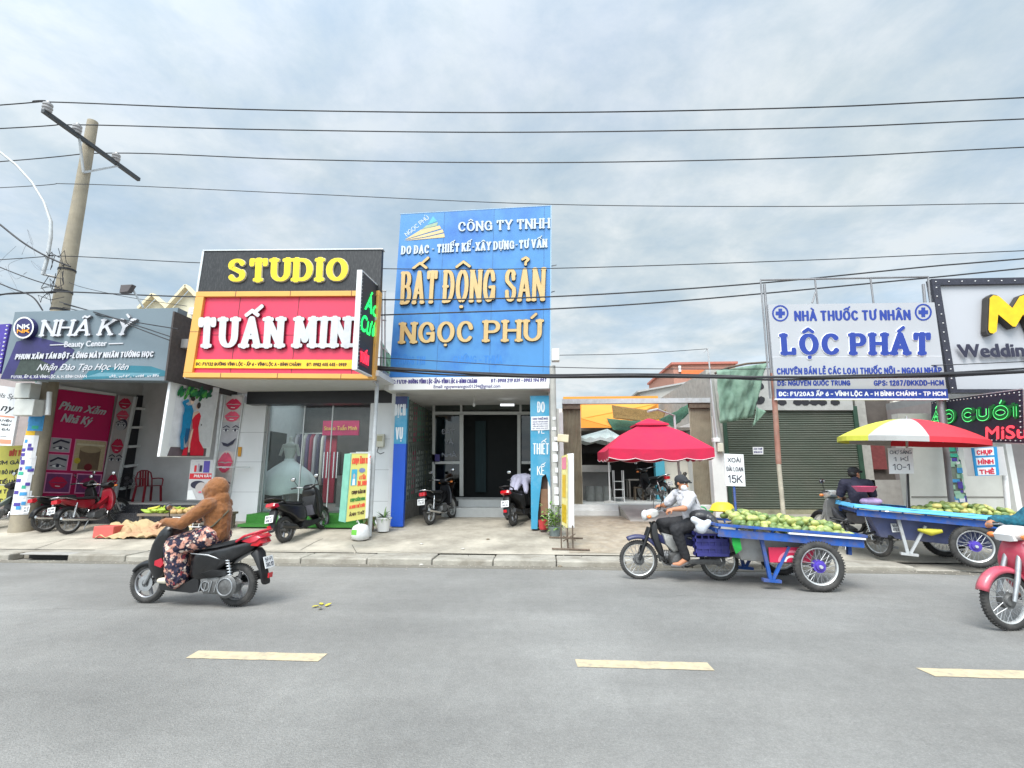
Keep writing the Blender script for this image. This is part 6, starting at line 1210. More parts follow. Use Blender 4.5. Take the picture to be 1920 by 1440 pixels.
for (k, d, mi) in ((1.0, .14, 0), (1.0, .12, 1)):
    n0 = len(o); s_ = 1 if mi == 0 else 1.07; pts = [(.5+(u-.5)*s_, .5+(v-.5)*s_) for u, v in o]
    mb.m = mi; mb.add([fm.p(u, v, d) for u, v in pts], [tuple(range(n0))[::-1]])
    mb.m = 1; mb.add([fm.p(u, v, q) for q in (0, d-.001) for u, v in pts], [(i, (i+1) % n0, n0+(i+1) % n0, n0+i) for i in range(n0)])
mb.build('letter', [ym, dk], ms_, fix=False)
lettering(ms_, pm, 'Wedding Studio', ((1790, 648), (2040, 644), (2042, 667), (1796, 671)), [mat('navy letter', (.025, .025, .05), .5)], style='low', bold=.07, d=.06, layers=2)
mw = thing('wedding_studio', 'wedding studio with plain white front wall at the right edge', 'shop', (11, 11.2, .42))
q0 = ay(1700, 900, 11.6); q1 = ay(1892, 900, 11.6); g = MB(); g.box(q0.x, q1.x, 11.6, 11.8, .36, ay(1800, 825, 11.6).z+.6); g.build('wall', mat('patched white wall', (.58, .58, .54), .8, var=.06, vs_=2, dirt=(.42, .42, .38), dirt_s=.9, dirt_amt=.5), mw)
g = MB(); a = ay(1712, 916, 11.59); b = ay(1880, 933, 11.59); g.box(q0.x+.05, q1.x-.1, 11.585, 11.605, 1.05, 1.075); g.build('wall_joint', mat('joint brown', (.2, .19, .17), .8), mw)
g = MB(); g.box(q1.x-.12, q1.x, 11.4, 11.6, .36, 2.3); g.build('corner_post', plaster, mw); g = MB(); g.box(q1.x+.05, q1.x+8, 11.9, 20, .36, 3.4); g.build('side_wall', mat('mauve grey wall', (.33, .29, .28), .8, var=.1), mw)
g = MB(); g.box(q1.x+.05, q1.x+8, 12.0, 20, 3.4, 3.6); g.build('roof', mat('studio roof', (.3, .3, .3), .8), mw)
pu = Pl((8.68, 11.55), (7.85, 8.75)); us = thing('neon_sign', 'slanting black neon sign with green and red lettering below the wedding sign', 'sign', (8.2, 10, 2.6))
fr = pu.q((1746, 753), (1919, 730), (1922, 831), (1746, 826)); g = MB(); g.slab(fr, -.16, 0); g.build('panel', mat('navy led panel', (.022, .022, .05), .45, var=.4, vs_=30), us)
g = MB(); g.slab(fr, -.17, .01, 0, 1, 1, 1.02); g.slab(fr, -.17, .01, 1.0, 0, 1.012, 1); g.slab(fr, -.17, .01, 0, -.02, 1, 0); g.build('frame', alu, us)
g = MB()
for k in range(24):
    g.ball(fr.p(.03+k*.041, .955, .01), .012, 6, 4); g.ball(fr.p(.03+k*.041, .045, .01), .012, 6, 4)
for k in range(9): g.ball(fr.p(.975, .1+k*.1, .01), .012, 6, 4)
g.build('bulb', whitep, us)
gd = mat('green neon dark', C(10, 96, 40), .4, emit=.12, var=0); gbr = mat('bright green tube', C(90, 240, 130), .4, emit=.7, var=0)
fx = ((1749, 770), (1911, 757), (1912, 785), (1749, 796)); lettering(us, pu, 'ÁO CƯỚI', fx, [gd], wv=.34, wh=.3, d1=.02)
fq = pu.q(*fx)
def outline(root, fr, s, wv, m, d, th=.035):
    mb = MB(); W_, H_ = fr.W, fr.H; gap = wv+.13; x = 0; L_ = []
    for ch in s:
        dd = unicodedata.normalize('NFD', ch); b_ = dd[0].upper(); w, st = GP[b_]; L_.append((x, w, st, dd[1:])); x += w+(gap if b_ != ' ' else .12)
    tot = x-gap; ins = wv*H_/2; sx = (W_-2*ins)/tot; sy = H_-wv*H_
    for x0, w, st, mk in L_:
        for p_ in st:
            P_ = [(ins+(x0+a)*sx, wv*H_/2+b*sy) for a, b in p_]
            for sgn in (-1, 1):
                o = []
                for i, p in enumerate(P_):
                    t_ = V(P_[min(i+1, len(P_)-1)])-V(P_[max(i-1, 0)])
                    if t_.length < 1e-6: continue
                    t_.normalize(); o.append((p[0]-t_.y*sgn*wv*H_*.42, p[1]+t_.x*sgn*wv*H_*.42))
                _stag[0] = (_stag[0]+1) % 9; ribbon(mb, fr, W_, H_, o, th*H_, th*H_, d, d+_stag[0]*.0003)
        for m_ in mk:
            for pts in MARK.get(m_, []): ribbon(mb, fr, W_, H_, [(ins+(x0+w/2)*sx+q[0]*H_, H_*1.12+q[1]*H_) for q in pts], .09*H_, .09*H_, d, d)
    return mb.build('neon_tube', [m], root, fix=False)
outline(us, fq, 'ÁO CƯỚI', .34, gbr, .026)
lettering(us, pu, 'MiSu', ((1851, 801), (1927, 797), (1928, 821), (1851, 823.5)), [mat('red neon letter', C(236, 70, 84), .4, emit=.5, var=0)], style='low', bold=.06, d=.02)
hb = PY(10.2); fr = hb.q((1822, 840), (1869, 837.5), (1874, 891), (1830, 892.5)); ht = thing('photo_lightbox', 'blue and white lightbox reading CHỤP HÌNH THẺ at the right', 'sign', (9, 10.2, 1.9)); g = MB(); g.slab(fr, -.02, 0); g.build('face', mat('print cyan', C(30, 140, 196), .5, var=.04), ht)
f6 = Pl((fr.c[1].x, 10.2), (fr.c[1].x+.1, 10.05)).q((1869, 837.5), (1880, 837.5), (1889, 892), (1874, 891)); g = MB(); g.slab(f6, -.02, .0); g.slab(fr, -.2, -.021); g.build('case', whitep, ht)
for v0, s_ in ((.74, 'CHỤP'), (.4, 'HÌNH'), (.05, 'THẺ')):
    pics(ht, fr, [(white, 'r', (.1, v0-.03, .86, v0+.24))], name='strip', d=.002); lettering(ht, fr, s_, (.16, v0, .8, v0+.17), [mat('print raspberry', C(206, 30, 66), .5)], wv=.24, d1=.006)
g = MB(); g.tube([ay(1884, 890, 10.25), ay(1893, 985, 10.25)], .045, 10); g.build('post', whitep, ht, smooth=40)
# flyer covered post
fp = thing('flyer_post', 'leaning grey green post plastered with torn flyers under the neon sign', 'post', ay(1797, 960, 10.9)); g = MB(); A_ = ay(1799, 965, 10.9); B_ = ay(1757, 690, 10.9); g.tube([A_, B_], [.13, .09], 12); g.build('shaft', mat('grey green post', C(120, 130, 118), .8, var=.15), fp, smooth=40)
g = MB(); rl = random.Random(31)
for k in range(44):
    t_ = rl.uniform(.03, .42); c = A_+(B_-A_)*t_; a0 = R(rl.uniform(200, 320)); r = .137-.04*t_+.004+.0006*k; h = rl.uniform(.05, .16); n = 5; da = R(rl.uniform(20, 60)); g.m = k % 5 if k % 3 else 0
    g.add([c+V((r*math.cos(a0+da*i/n), r*math.sin(a0+da*i/n), z)) for z in (0, h) for i in range(n+1)], [(i, i+1, n+2+i, n+1+i) for i in range(n)])
g.build('flyer', [mat('flyer pale green', C(150, 190, 165), .7, var=.15), fly[1], fly[4], fly[3], fly[0]], fp, fix=False)
g = MB(); g.box(q1.x+.9, q1.x+2.6, 10.5, 11.3, .36, .9); 
tl_ = bpy.data.objects
tag(g.build('dark_bench', mat('dark bench', (.05, .045, .06), .6), bevel=.03), 'dark low bench cut by the right edge behind the second fruit cart', 'bench')
# ------------------------------------------------------------------ motorbikes: x forward, y to the left, z up, origin on the ground between the wheels
def set_on(t, rear, front, roll=0):
    a = V(rear); b = V(front); x = (b-a).normalized(); y = V((0, 0, 1)).cross(x).normalized(); z = x.cross(y)
    m = M4((x, y, z)).transposed().to_4x4() if False else M4(((x.x, y.x, z.x), (x.y, y.y, z.y), (x.z, y.z, z.z)))
    t.location = (a+b)/2; t.rotation_euler = (m @ M4.Rotation(roll, 3, 'X')).to_euler()
def wheel(t, x, Rw, rt, style, y=0, hubm=None, w=1.0, rimm=None, spm=None, pl='y', name='wheel'):
    g = MB(); ms = [rimm or alu, hubm or engine, spm or steel]; ri = Rw-rt*1.75
    g.m = 0; g.torus((x, y, Rw), ri, rt*.42, 'y', 40, 8, sq=1.5)
    g.m = 1; g.lathe([(0, -.05), (.05, -.05), (.06, -.03), (.06, .03), (.05, .05), (0, .05)], (x, y, Rw), 18, 'y')
    if style == 'spoke':
        g.m = 1; g.lathe([(0, -.03), (.085, -.03), (.085, .03), (0, .03)], (x, y, Rw), 20, 'y'); g.m = 2
        for k in range(36):
            a = 2*PI*k/36; b = a+(.35 if k % 2 else -.35); s_ = .03 if k % 4 < 2 else -.03
            g.tube([(x+.08*math.cos(b), y+s_, Rw+.08*math.sin(b)), (x+ri*math.cos(a), y, Rw+ri*math.sin(a))], .003, 4)
    else:
        g.m = 0
        for k in range(style):
            a = 2*PI*k/style+.4; g.bar((x+.04*math.cos(a), y, Rw+.04*math.sin(a)), (x+ri*math.cos(a+.12), y, Rw+ri*math.sin(a+.12)), .032, .03)
        g.m = 2; g.lathe([(.045, .045), (.1, .045), (.1, .05), (.045, .05)], (x, y, Rw), 24, 'y')
    wo = g.build(name, ms, t, local=True, smooth=40)
    g = MB(); g.torus((x, y, Rw), Rw-rt, rt, 'y', 44, 10, sq=.95*w)
    for k in range(56):
        a = 2*PI*k/56
        for s_ in (-1, 1): g.obox((x+(Rw-.004)*math.cos(a), y+s_*rt*.38, Rw+(Rw-.004)*math.sin(a)), (.012, rt*.5, .014), (0, PI/2-a, s_*.4))
    g.build('tyre', rubber, wo, local=True, smooth=50); return wo
def fender(t, x, Rw, a0, a1, w, m, dr=.03, name='front_fender', tail=0):
    g = MB(); n = 16; vs = []
    for i in range(n+1):
        a = R(a0+(a1-a0)*i/n); r = Rw+dr
        for (q, d) in ((-1, -.05), (-.95, -.015), (-.5, .004), (0, .01), (.5, .004), (.95, -.015), (1, -.05)): vs.append((x+(r+d)*math.cos(a), q*w, Rw+(r+d)*math.sin(a)))
    g.add(vs, [(i*7+j, i*7+j+1, (i+1)*7+j+1, (i+1)*7+j) for i in range(n) for j in range(6)]); return g.build(name, m, t, local=True, smooth=70, solid=.006)
def mirrors(t, x, z, y=.2, h=.16, m=None):
    for s_ in (-1, 1):
        g = MB(); g.tube([(x, s_*y, z), (x-.01, s_*(y+.05), z+h*.6), (x-.03, s_*(y+.07), z+h)], .006, 6); p = g.build('mirror', m or blackp, t, local=True, smooth=50)
        g = MB(); g.ball((x-.03, s_*(y+.09), z+h+.035), (.018, .065, .045), 14, 8); g.build('mirror_head', m or blackp, p, local=True, smooth=60)
        g = MB(); g.ball((x-.042, s_*(y+.09), z+h+.035), (.008, .055, .037), 14, 6); g.build('mirror_glass', chrome, p, local=True, smooth=60)
def bars(t, x, z, y=.31, back=.1, up=.04, m=None):
    g = MB(); g.tube([(x-back, -y, z+up), (x-back*.6, -y*.62, z+up), (x, -.08, z), (x, .08, z), (x-back*.6, y*.62, z+up), (x-back, y, z+up)], .0125, 8); hb = g.build('handlebar', m or steel, t, local=True, smooth=60)
    for s_ in (-1, 1):
        g = MB(); g.tube([(x-back*.72, s_*y*.7, z+up), (x-back*1.02, s_*(y+.03), z+up)], .019, 10); g.build('grip', rubber, hb, local=True, smooth=60)
        g = MB(); g.tube([(x-back*.4, s_*y*.62, z+up), (x-back*.5+.03, s_*y*.75, z+up-.005), (x-back+.06, s_*y*1.02, z+up-.01)], .006, 6); g.build('lever', steel, hb, local=True)
    return hb
def plate(t, x, z, s1, s2, tilt=.3, w=.19, h=.14, tail=True, big=True):
    g = MB(); fr = Fr([V((x-.006, w/2, z+h/2)), V((x-.006, -w/2, z+h/2)), V((x-.006+tilt*.1, -w/2, z-h/2)), V((x-.006+tilt*.1, w/2, z-h/2))])
    g.slab(fr, -.006, 0); p = g.build('number_plate', whitep, t, local=True)
    g = MB(); text(g, fr.sub(.1, .56, .9, .88), s1, wv=.16, d1=.001); text(g, fr.sub(.1, .12, .9, .46), s2, wv=.16, d1=.001); g.build('lettering', [ink], p, local=True, fix=False)
def scooter(t, body=None, accent=None, seat=None, style=5, plate_s=('59-T1', '238.45'), rail=None, stand=True):
    body = body or blackg; wf, wr, Rw = .64, -.62, .252
    wheel(t, wf, Rw, .042, style, rimm=mat('alloy wheel', (.32, .32, .33), .35, .7, var=.1)); wheel(t, wr, .26, .047, style, rimm=MC['alloy wheel'])
    fender(t, wf, Rw, 35, 140, .055, body, .02)
    g = MB()
    for s_ in (-1, 1): g.tube([(wf, s_*.065, Rw), (.47, s_*.06, .62)], [.022, .026], 8)
    g.build('fork', steel, t, local=True, smooth=60)
    g = MB(); g.pill([(.60, .50), (.57, .42), (.46, .27), (.36, .26), (.31, .38), (.30, .62), (.25, .86), (.24, .98), (.32, 1.04), (.42, .98), (.53, .78), (.60, .60)], .19, .72, wf=lambda x, z: 1.05 if z > .6 else .8); g.build('front_shield', body, t, local=True, smooth=60, subd=1)
    g = MB(); g.pill([(.31, .92), (.18, .62), (.22, .38), (.26, .38), (.27, .62), (.36, .92)], .165, .9); g.build('inner_shield', blackp, t, local=True, smooth=60)
    g = MB(); g.pill([(.54, .80), (.60, .64), (.575, .62), (.50, .78)], .10, .8); g.build('headlight', clearl, t, local=True, smooth=60)
    g = MB(); g.pill([(.36, .20), (.38, .29), (.0, .29), (-.12, .36), (-.2, .36), (-.22, .2), (-.1, .17)], .15, .92); g.build('floorboard', blackp, t, local=True, smooth=50)
    g = MB(); g.pill([(-.04, .30), (.00, .40), (-.01, .62), (-.06, .69), (-.4, .72), (-.72, .80), (-.90, .85), (-.93, .80), (-.86, .70), (-.70, .61), (-.52, .52), (-.40, .38), (-.28, .30)], .165, .74, wf=lambda x, z: .72+.4*min(1, max(0, (x+.95)/.5))); g.build('rear_body', body, t, local=True, smooth=60, subd=1)
    g = MB(); g.pill([(.0, .68), (-.02, .745), (-.12, .765), (-.34, .765), (-.48, .80), (-.66, .845), (-.72, .83), (-.66, .775), (-.40, .715), (-.06, .67)], .145, .84, wf=lambda x, z: .8+.28*(-.55 < x < -.05)); g.build('seat', seat or seatm, t, local=True, smooth=60, subd=1)
    if accent:
        g = MB()
        for s_ in (-1, 1): g.tube([(-.50, s_*.15, .58), (-.30, s_*.17, .64), (-.05, s_*.165, .655)], [.008, .012, .006], 8)
        g.build('trim_stripe', accent, t, local=True, smooth=60)
    g = MB(); g.tube([(-.62, .10, .80), (-.74, .135, .87), (-.95, .12, .935), (-1.0, 0, .945), (-.95, -.12, .935), (-.74, -.135, .87), (-.62, -.10, .80)], .016, 8); g.build('grab_rail', rail or blackp, t, local=True, smooth=60)
    g = MB(); g.pill([(-.84, .83), (-.95, .85), (-.985, .79), (-.93, .74), (-.80, .745)], .11, .75); g.build('tail_light', redlens, t, local=True, smooth=60)
    g = MB(); g.pill([(-.80, .66), (-.88, .72), (-.92, .68), (-1.0, .38), (-1.03, .28), (-1.0, .28), (-.95, .44), (-.84, .62)], .075, .85); rf = g.build('rear_fender', blackp, t, local=True, smooth=60)
    plate(t, -1.0, .55, *plate_s, tilt=-.45); g = MB(); g.box(-1.065, -1.05, -.04, .04, .36, .42); g.build('reflector', redlens, t, local=True)
    g = MB(); g.pill([(-.18, .36), (-.40, .40), (-.62, .36), (-.72, .30), (-.70, .20), (-.5, .17), (-.25, .17)], .07, .8, c=.09); g.lathe([(0, .0), (.13, .0), (.14, .02), (.11, .04), (0, .045)], (-.58, .14, .27), 20, 'y'); g.build('engine', engine, t, local=True, smooth=50)
    g = MB(); g.torus((-.58, .186, .27), .10, .008, 'y', 24, 6); g.torus((-.30, .165, .27), .055, .007, 'y', 18, 6)
    for k in range(5): g.bar((-.22-.07*k, .168, .20), (-.25-.07*k, .168, .33), .008)
    g.build('engine_trim', steel, t, local=True)
    g = MB(); g.pill([(-.2, .42), (-.38, .47), (-.56, .46), (-.58, .40), (-.3, .36)], .05, .85, c=.13); g.build('air_box', blackp, t, local=True, smooth=50)
    g = MB(); g.tube([(-.1, -.1, .22), (-.3, -.13, .2), (-.42, -.15, .24)], .02, 8); g.tube([(-.42, -.155, .25), (-.5, -.16, .28), (-.82, -.165, .36), (-.9, -.165, .38)], [.03, .055, .06, .045], 12); g.build('exhaust', mat('dark exhaust', (.05, .05, .05), .4, .6, var=.2), t, local=True, smooth=60)
    for s_ in (1,):
        g = MB(); g.tube([(wr, .13, .3), (-.55, .13, .62)], .012, 8)
        for k in range(8): g.torus((-.615+.009*k, .13, .34+.034*k), .03, .007, 'z', 14, 6)
        g.build('shock_absorber', chrome, t, local=True, smooth=60)
    g = MB(); g.pill([(.20, .98), (.24, 1.06), (.34, 1.08), (.43, 1.02), (.42, .96), (.3, .93)], .12, .7); hc = g.build('handlebar_cover', body, t, local=True, smooth=60, subd=1)
    bars(t, .26, 1.01, .32, .09, .03); mirrors(t, .24, 1.05, .21, .15)
    if stand: g = MB(); g.tube([(-.12, .12, .2), (-.2, .2, .0)], .012, 6); g.build('side_stand', steel, t, local=True)
    return t
def underbone(t, col=None, shield=None, seat=None, style='spoke', fend=None, front=None, plate_s=('59-N2', '417.06'), Rw=.285, rt=.031, engine_m=None, square_head=False, stand=True):
    col = col or redp; wf, wr = .60, -.60; shield = shield or col; fend = fend or col
    wheel(t, wf, Rw, rt, style); wheel(t, wr, Rw, rt*1.1, style)
    fender(t, wf, Rw, 20, 160, .055, fend); fender(t, wr, Rw, 20, 165, .07, fend if fend != col else blackp, .035, 'rear_fender')
    g = MB()
    for s_ in (-1, 1): g.tube([(wf, s_*.075, Rw), (.52, s_*.075, .5), (.42, s_*.06, .76)], [.02, .026, .024], 8)
    g.build('fork', steel, t, local=True, smooth=60)
    g = MB(); g.pill([(.40, .92), (.46, .80), (.45, .66), (.38, .46), (.30, .34), (.24, .34), (.30, .5), (.35, .7), (.33, .9)], .17, .8, wf=lambda x, z: .75+.35*(z < .75)); g.build('leg_shield', shield, t, local=True, smooth=60, subd=1)
    g = MB(); g.pill([(.36, .72), (.10, .56), (-.08, .54), (-.12, .46), (.02, .44), (.32, .56)], .055, .8); g.build('spine', col, t, local=True, smooth=60)
    g = MB(); g.pill([(.0, .64), (-.02, .70), (-.5, .73), (-.80, .80), (-.84, .75), (-.62, .62), (-.30, .48), (-.06, .48)], .105, .8, wf=lambda x, z: .7+.35*min(1, max(0, (x+.85)/.5))); g.build('rear_body', col, t, local=True, smooth=60, subd=1)
    g = MB(); g.pill([(.02, .68), (-.0, .745), (-.1, .77), (-.36, .765), (-.6, .80), (-.72, .815), (-.72, .78), (-.45, .73), (-.05, .67)], .13, .85); g.build('seat', seat or seatm, t, local=True, smooth=60, subd=1)
    g = MB(); g.tube([(-.5, .1, .73), (-.72, .13, .80), (-.88, .10, .83), (-.9, 0, .835), (-.88, -.10, .83), (-.72, -.13, .80), (-.5, -.1, .73)], .012, 8); g.build('grab_rail', chrome, t, local=True, smooth=60)
    g = MB(); g.pill([(-.80, .79), (-.90, .78), (-.91, .70), (-.84, .68), (-.78, .72)], .075, .8); g.build('tail_light', redlens, t, local=True, smooth=60)
    plate(t, -.945, .57, *plate_s, tilt=-.3)
    em = engine_m or engine; g = MB(); g.pill([(.18, .40), (.0, .42), (-.12, .38), (-.14, .26), (-.02, .20), (.14, .24)], .11, .8); g.lathe([(.055, 0), (.055, .05), (.07, .05), (.07, .065), (.055, .065), (.055, .08), (.07, .08), (.07, .095), (.055, .095), (.055, .11), (.07, .11), (.07, .125), (.05, .13), (0, .17)], (.16, 0, .34), 16, 'x'); g.lathe([(0, 0), (.085, 0), (.09, .03), (.06, .04), (0, .04)], (.02, .09, .3), 20, 'y'); g.build('engine', em, t, local=True, smooth=40)
    g = MB(); g.tube([(.28, -.06, .34), (.2, -.1, .2), (-.1, -.13, .2), (-.3, -.14, .24)], .017, 8); g.tube([(-.3, -.14, .24), (-.38, -.15, .26), (-.85, -.16, .36), (-.9, -.16, .37)], [.025, .042, .045, .03], 12); g.build('exhaust', chrome, t, local=True, smooth=60)
    g = MB(); g.pill([(-.02, .30), (-.58, .33), (-.66, .30), (-.58, .24), (-.02, .24)], .018, .9, c=.085); g.build('chain_case', engine, t, local=True, smooth=50)
    g = MB()
    for k in range(5): g.torus((.12, 0, .36+.001*k), .06, .006, 'x', 16, 4) if k == 0 else g.lathe([(.02, .12+.025*k), (.075, .12+.025*k), (.075, .128+.025*k), (.02, .128+.025*k)], (0, 0, .36), 14, 'x')
    g.lathe([(0, .10), (.05, .10), (.05, .12), (0, .12)], (-.06, 0, .3), 16, 'y'); g.tube([(.1, .06, .44), (.0, .05, .52), (-.05, .03, .56)], .02, 8); g.build('engine_fins', steel, t, local=True)
    for s_ in (-1, 1):
        g = MB(); g.tube([(wr, s_*.11, .29), (-.48, s_*.11, .66)], .011, 8)
        for k in range(8): g.torus((-.585+.011*k, s_*.11, .36+.034*k), .028, .006, 'z', 12, 6)
        g.build('shock_absorber', chrome, t, local=True, smooth=60)
        g = MB(); g.bar((0, s_*.08, .22), (.0, s_*.24, .22), .02); g.tube([(.0, s_*.17, .22), (.0, s_*.26, .225)], .018, 8); g.build('foot_peg', rubber, t, local=True)
    g = MB(); g.pill([(.25, .95), (.27, 1.03), (.36, 1.05), (.47, 1.0), (.5, .93), (.44, .88), (.33, .9)], .12, .75); g.build('handlebar_cover', front or col, t, local=True, smooth=60, subd=1)
    g = MB()
    if square_head: g.pill([(.46, 1.0), (.52, .95), (.5, .88), (.44, .88)], .09, .8)
    else: g.lathe([(0, .06), (.05, .05), (.08, .02), (.085, 0), (.06, -.05), (0, -.06)], (.47, 0, .94), 20, 'x')
    g.build('headlight', clearl, t, local=True, smooth=60)
    for s_ in (-1, 1):
        g = MB(); g.ball((.44, s_*.16, .93), (.035, .045, .028), 12, 8); g.build('indicator', mat('amber lens', C(226, 130, 60), .2, var=.05, coat=.4), t, local=True, smooth=60)
    bars(t, .30, 1.0, .33, .1, .03); mirrors(t, .29, 1.03, .22, .16)
    if stand: g = MB(); g.tube([(-.05, .12, .2), (-.12, .2, .0)], .012, 6); g.build('side_stand', steel, t, local=True)
    return t
def on(x, y): return V((x, y, zg(y)))
tw = thing('scooter', 'black scooter with red tail fairing ridden along the road by a brown hooded rider', 'scooter')
scooter(tw, blackg, steel, None, 5, ('59-F1', '382.17'), redp, False); set_on(tw, (-3.70, 6.09, 0), (-4.98, 6.17, 0)); tw.scale = (.955,)*3
g = MB(); g.pill([(.30, .52), (.34, .60), (.44, .56), (.44, .50), (.34, .47)], .175, .9); g.build('red_vent', redp, tw, local=True, smooth=60)
g = MB(); g.pill([(-.66, .80), (-.78, .86), (-.94, .90), (-.99, .86), (-.92, .80), (-.80, .77)], .125, .7); g.build('tail_fairing', redp, tw, local=True, smooth=60)
def dress_old(t):                                     # bare old frame: dark fork and shield, grey side cover, short high mudguard
    for ch in list(t.children):
        if ch.name.startswith('fork'): ch.data.materials[0] = blackp
        if ch.name.startswith('leg_shield'): ch.data.materials[0] = blackp; ch.scale = (.9, .6, .95)
        if ch.name.startswith('front_fender'): bpy.data.objects.remove(ch)
    fender(t, .60, .285, 62, 142, .055, navyp, .075)
    g = MB(); g.pill([(.24, .68), (.06, .64), (-.03, .44), (.08, .40), (.20, .52)], .085, .85); g.build('side_cover', mat('scuffed grey cover', (.42, .42, .40), .5, var=.2, vs_=8, dirt=(.12, .11, .1), dirt_s=5, dirt_amt=.5), t, local=True, smooth=60)
    g = MB()
    for s_ in (-1, 1): g.tube([(.40, s_*.03, .84), (.26, s_*.05, .5), (.20, s_*.07, .24), (-.1, s_*.08, .2), (-.4, s_*.08, .3)], .015, 8)
    g.build('frame_tube', blackp, t, local=True, smooth=60)
tm = thing('motorbike', 'old motorbike with spoked wheels towing the blue mango cart', 'motorbike')
navyp = mat('navy paint', C(42, 46, 92), .4, var=.15, dirt=(.12, .12, .12), dirt_s=5, dirt_amt=.4)
underbone(tm, navyp, mat('worn grey shield', (.2, .2, .195), .5, var=.2, vs_=8, dirt=(.12, .11, .1), dirt_s=5, dirt_amt=.5), None, 'spoke', navyp, mat('grey headlamp shell', (.5, .5, .48), .4, var=.15), stand=False); dress_old(tm); set_on(tm, (2.585, 7.95, 0), (1.46, 7.96, 0))
ts1 = thing('scooter', 'black scooter parked on its stand before the green grass carpet', 'scooter', group='motorbikes parked in front of the shops')
scooter(ts1, blackg, None, None, 5, ('59-K1', '605.22')); set_on(ts1, on(-5.31, 10.2)-V((0, 0, .01)), on(-5.10, 11.40), R(-9))
g = MB(); g.pill([(.20, .40), (.16, .62), (.13, .62), (.15, .40)], .15, .95); g.build('rubbish_bag', mat('grey mesh bag', (.10, .10, .12), .7, var=.3), ts1, local=True, smooth=50)
t = thing('motorbike', 'dark motorbike with red rear light parked left of the office doorway', 'motorbike', group='motorbikes parked in front of the shops')
underbone(t, blackg, blackg, None, 5, blackp, blackg, ('59-V2', '770.91'), .28, .04); set_on(t, on(-2.72, 12.0), on(-2.42, 13.15), R(-7))
t = thing('scooter', 'black scooter draped with a pale lilac jacket right of the office doorway', 'scooter', group='motorbikes parked in front of the shops')
scooter(t, blackg, None, None, 5, ('59-C3', '114.86')); set_on(t, on(-.72, 11.95), on(-.36, 13.1), R(-6)); tj = t
t = thing('motorbike', 'red motorbike parked by the magenta poster wall beside the pole', 'motorbike', group='motorbikes parked in front of the shops')
underbone(t, mat('dark crimson paint', C(150, 16, 36), .3, var=.1, coat=.3, dirt=(.15, .1, .09), dirt_s=5, dirt_amt=.4), MC['dark crimson paint'], None, 'spoke', blackp, blackp, ('51-M8', '930.44')); set_on(t, on(-10.62, 10.75), on(-10.55, 11.93), R(-8))
t = thing('motorbike', 'dark motorbike squeezed between the red motorbike and the utility pole', 'motorbike', group='motorbikes parked in front of the shops')
underbone(t, blackg, blackp, None, 'spoke', blackp, blackp, ('59-S3', '286.73')); set_on(t, on(-11.35, 10.95), on(-11.15, 12.05), R(-8))
t = thing('motorbike', 'motorbike at the left edge with a mirror showing beside the pole', 'motorbike', group='motorbikes parked in front of the shops')
underbone(t, mat('grey green paint', (.2, .25, .24), .35, var=.1, coat=.3), blackp, None, 'spoke', blackp, blackp, ('59-D1', '504.18')); set_on(t, on(-13.1, 10.6), on(-12.85, 11.75), R(-8))
t = thing('motorbike', 'dark motorbike parked inside the café beside the cyan pillar', 'motorbike', group='motorbikes parked in front of the shops')
q_ = ay(1240, 915, 15.5); underbone(t, blackg, blackg, None, 5, blackp, blackg, ('59-X1', '067.35'), .28, .04); set_on(t, (q_.x+.1, 15.5, .70), (q_.x-.35, 16.6, .70), R(-6))
t2 = thing('motorbike', 'old dark motorbike hitched to the second cart with the striped umbrella', 'motorbike')
underbone(t2, mat('worn dark grey paint', (.09, .09, .1), .5, var=.3, vs_=8), MC['worn grey shield'], None, 'spoke', blackp, alu, ('50-H6', '812.53')); set_on(t2, on(5.92, 9.55), on(5.62, 10.7), 0)
tr = thing('motorbike', 'pinkish red motorbike entering at the right edge with a rider in a teal sleeve', 'motorbike')
rosep = mat('rose red paint', C(188, 72, 92), .3, var=.1, vs_=4, coat=.4, dirt=C(200, 160, 150), dirt_s=3, dirt_amt=.4)
underbone(tr, rosep, rosep, None, 'spoke', rosep, mat('dusty white fairing', (.6, .57, .55), .4, var=.1), ('59-L2', '451.29'), .295, .038, square_head=True, stand=False); set_on(tr, (5.94, 5.97, 0), (4.76, 5.72, 0))
for ch in list(tr.children):
    if ch.name.startswith('mirror'):
        for c_ in list(ch.children): bpy.data.objects.remove(c_)
        bpy.data.objects.remove(ch)
# jacket thrown over the second office scooter
g = MB(); fr = None; lil = mat('lilac cloth', C(196, 194, 216), .85, var=.06, vs_=6, bump=.2, bs=18)
def cloth_over(mb, pts): pass
g.ball((.26, 0, 1.02), (.17, .32, .15), 20, 12); g.cap((.16, .12, 1.02), (-.12, .14, .76), .11, .07); g.cap((.16, -.12, 1.0), (-.02, -.18, .72), .10, .06); g.cap((.1, 0, 1.0), (-.2, .02, .80), .10, .06); g.cap((.34, .24, 1.0), (.3, .32, .76), .1, .06); g.cap((.36, -.24, 1.0), (.34, -.32, .74), .1, .06)
o = g.build('jacket', lil, None, local=True, remesh=.014); o.location = tj.location; o.rotation_euler = tj.rotation_euler; tag(o, 'pale lilac jacket thrown over the handlebars of the right office scooter', 'jacket')
ds = o.modifiers.new('folds', 'DISPLACE'); tx = bpy.data.textures.new('folds', 'CLOUDS'); tx.noise_scale = .12; ds.texture = tx; ds.strength = .05
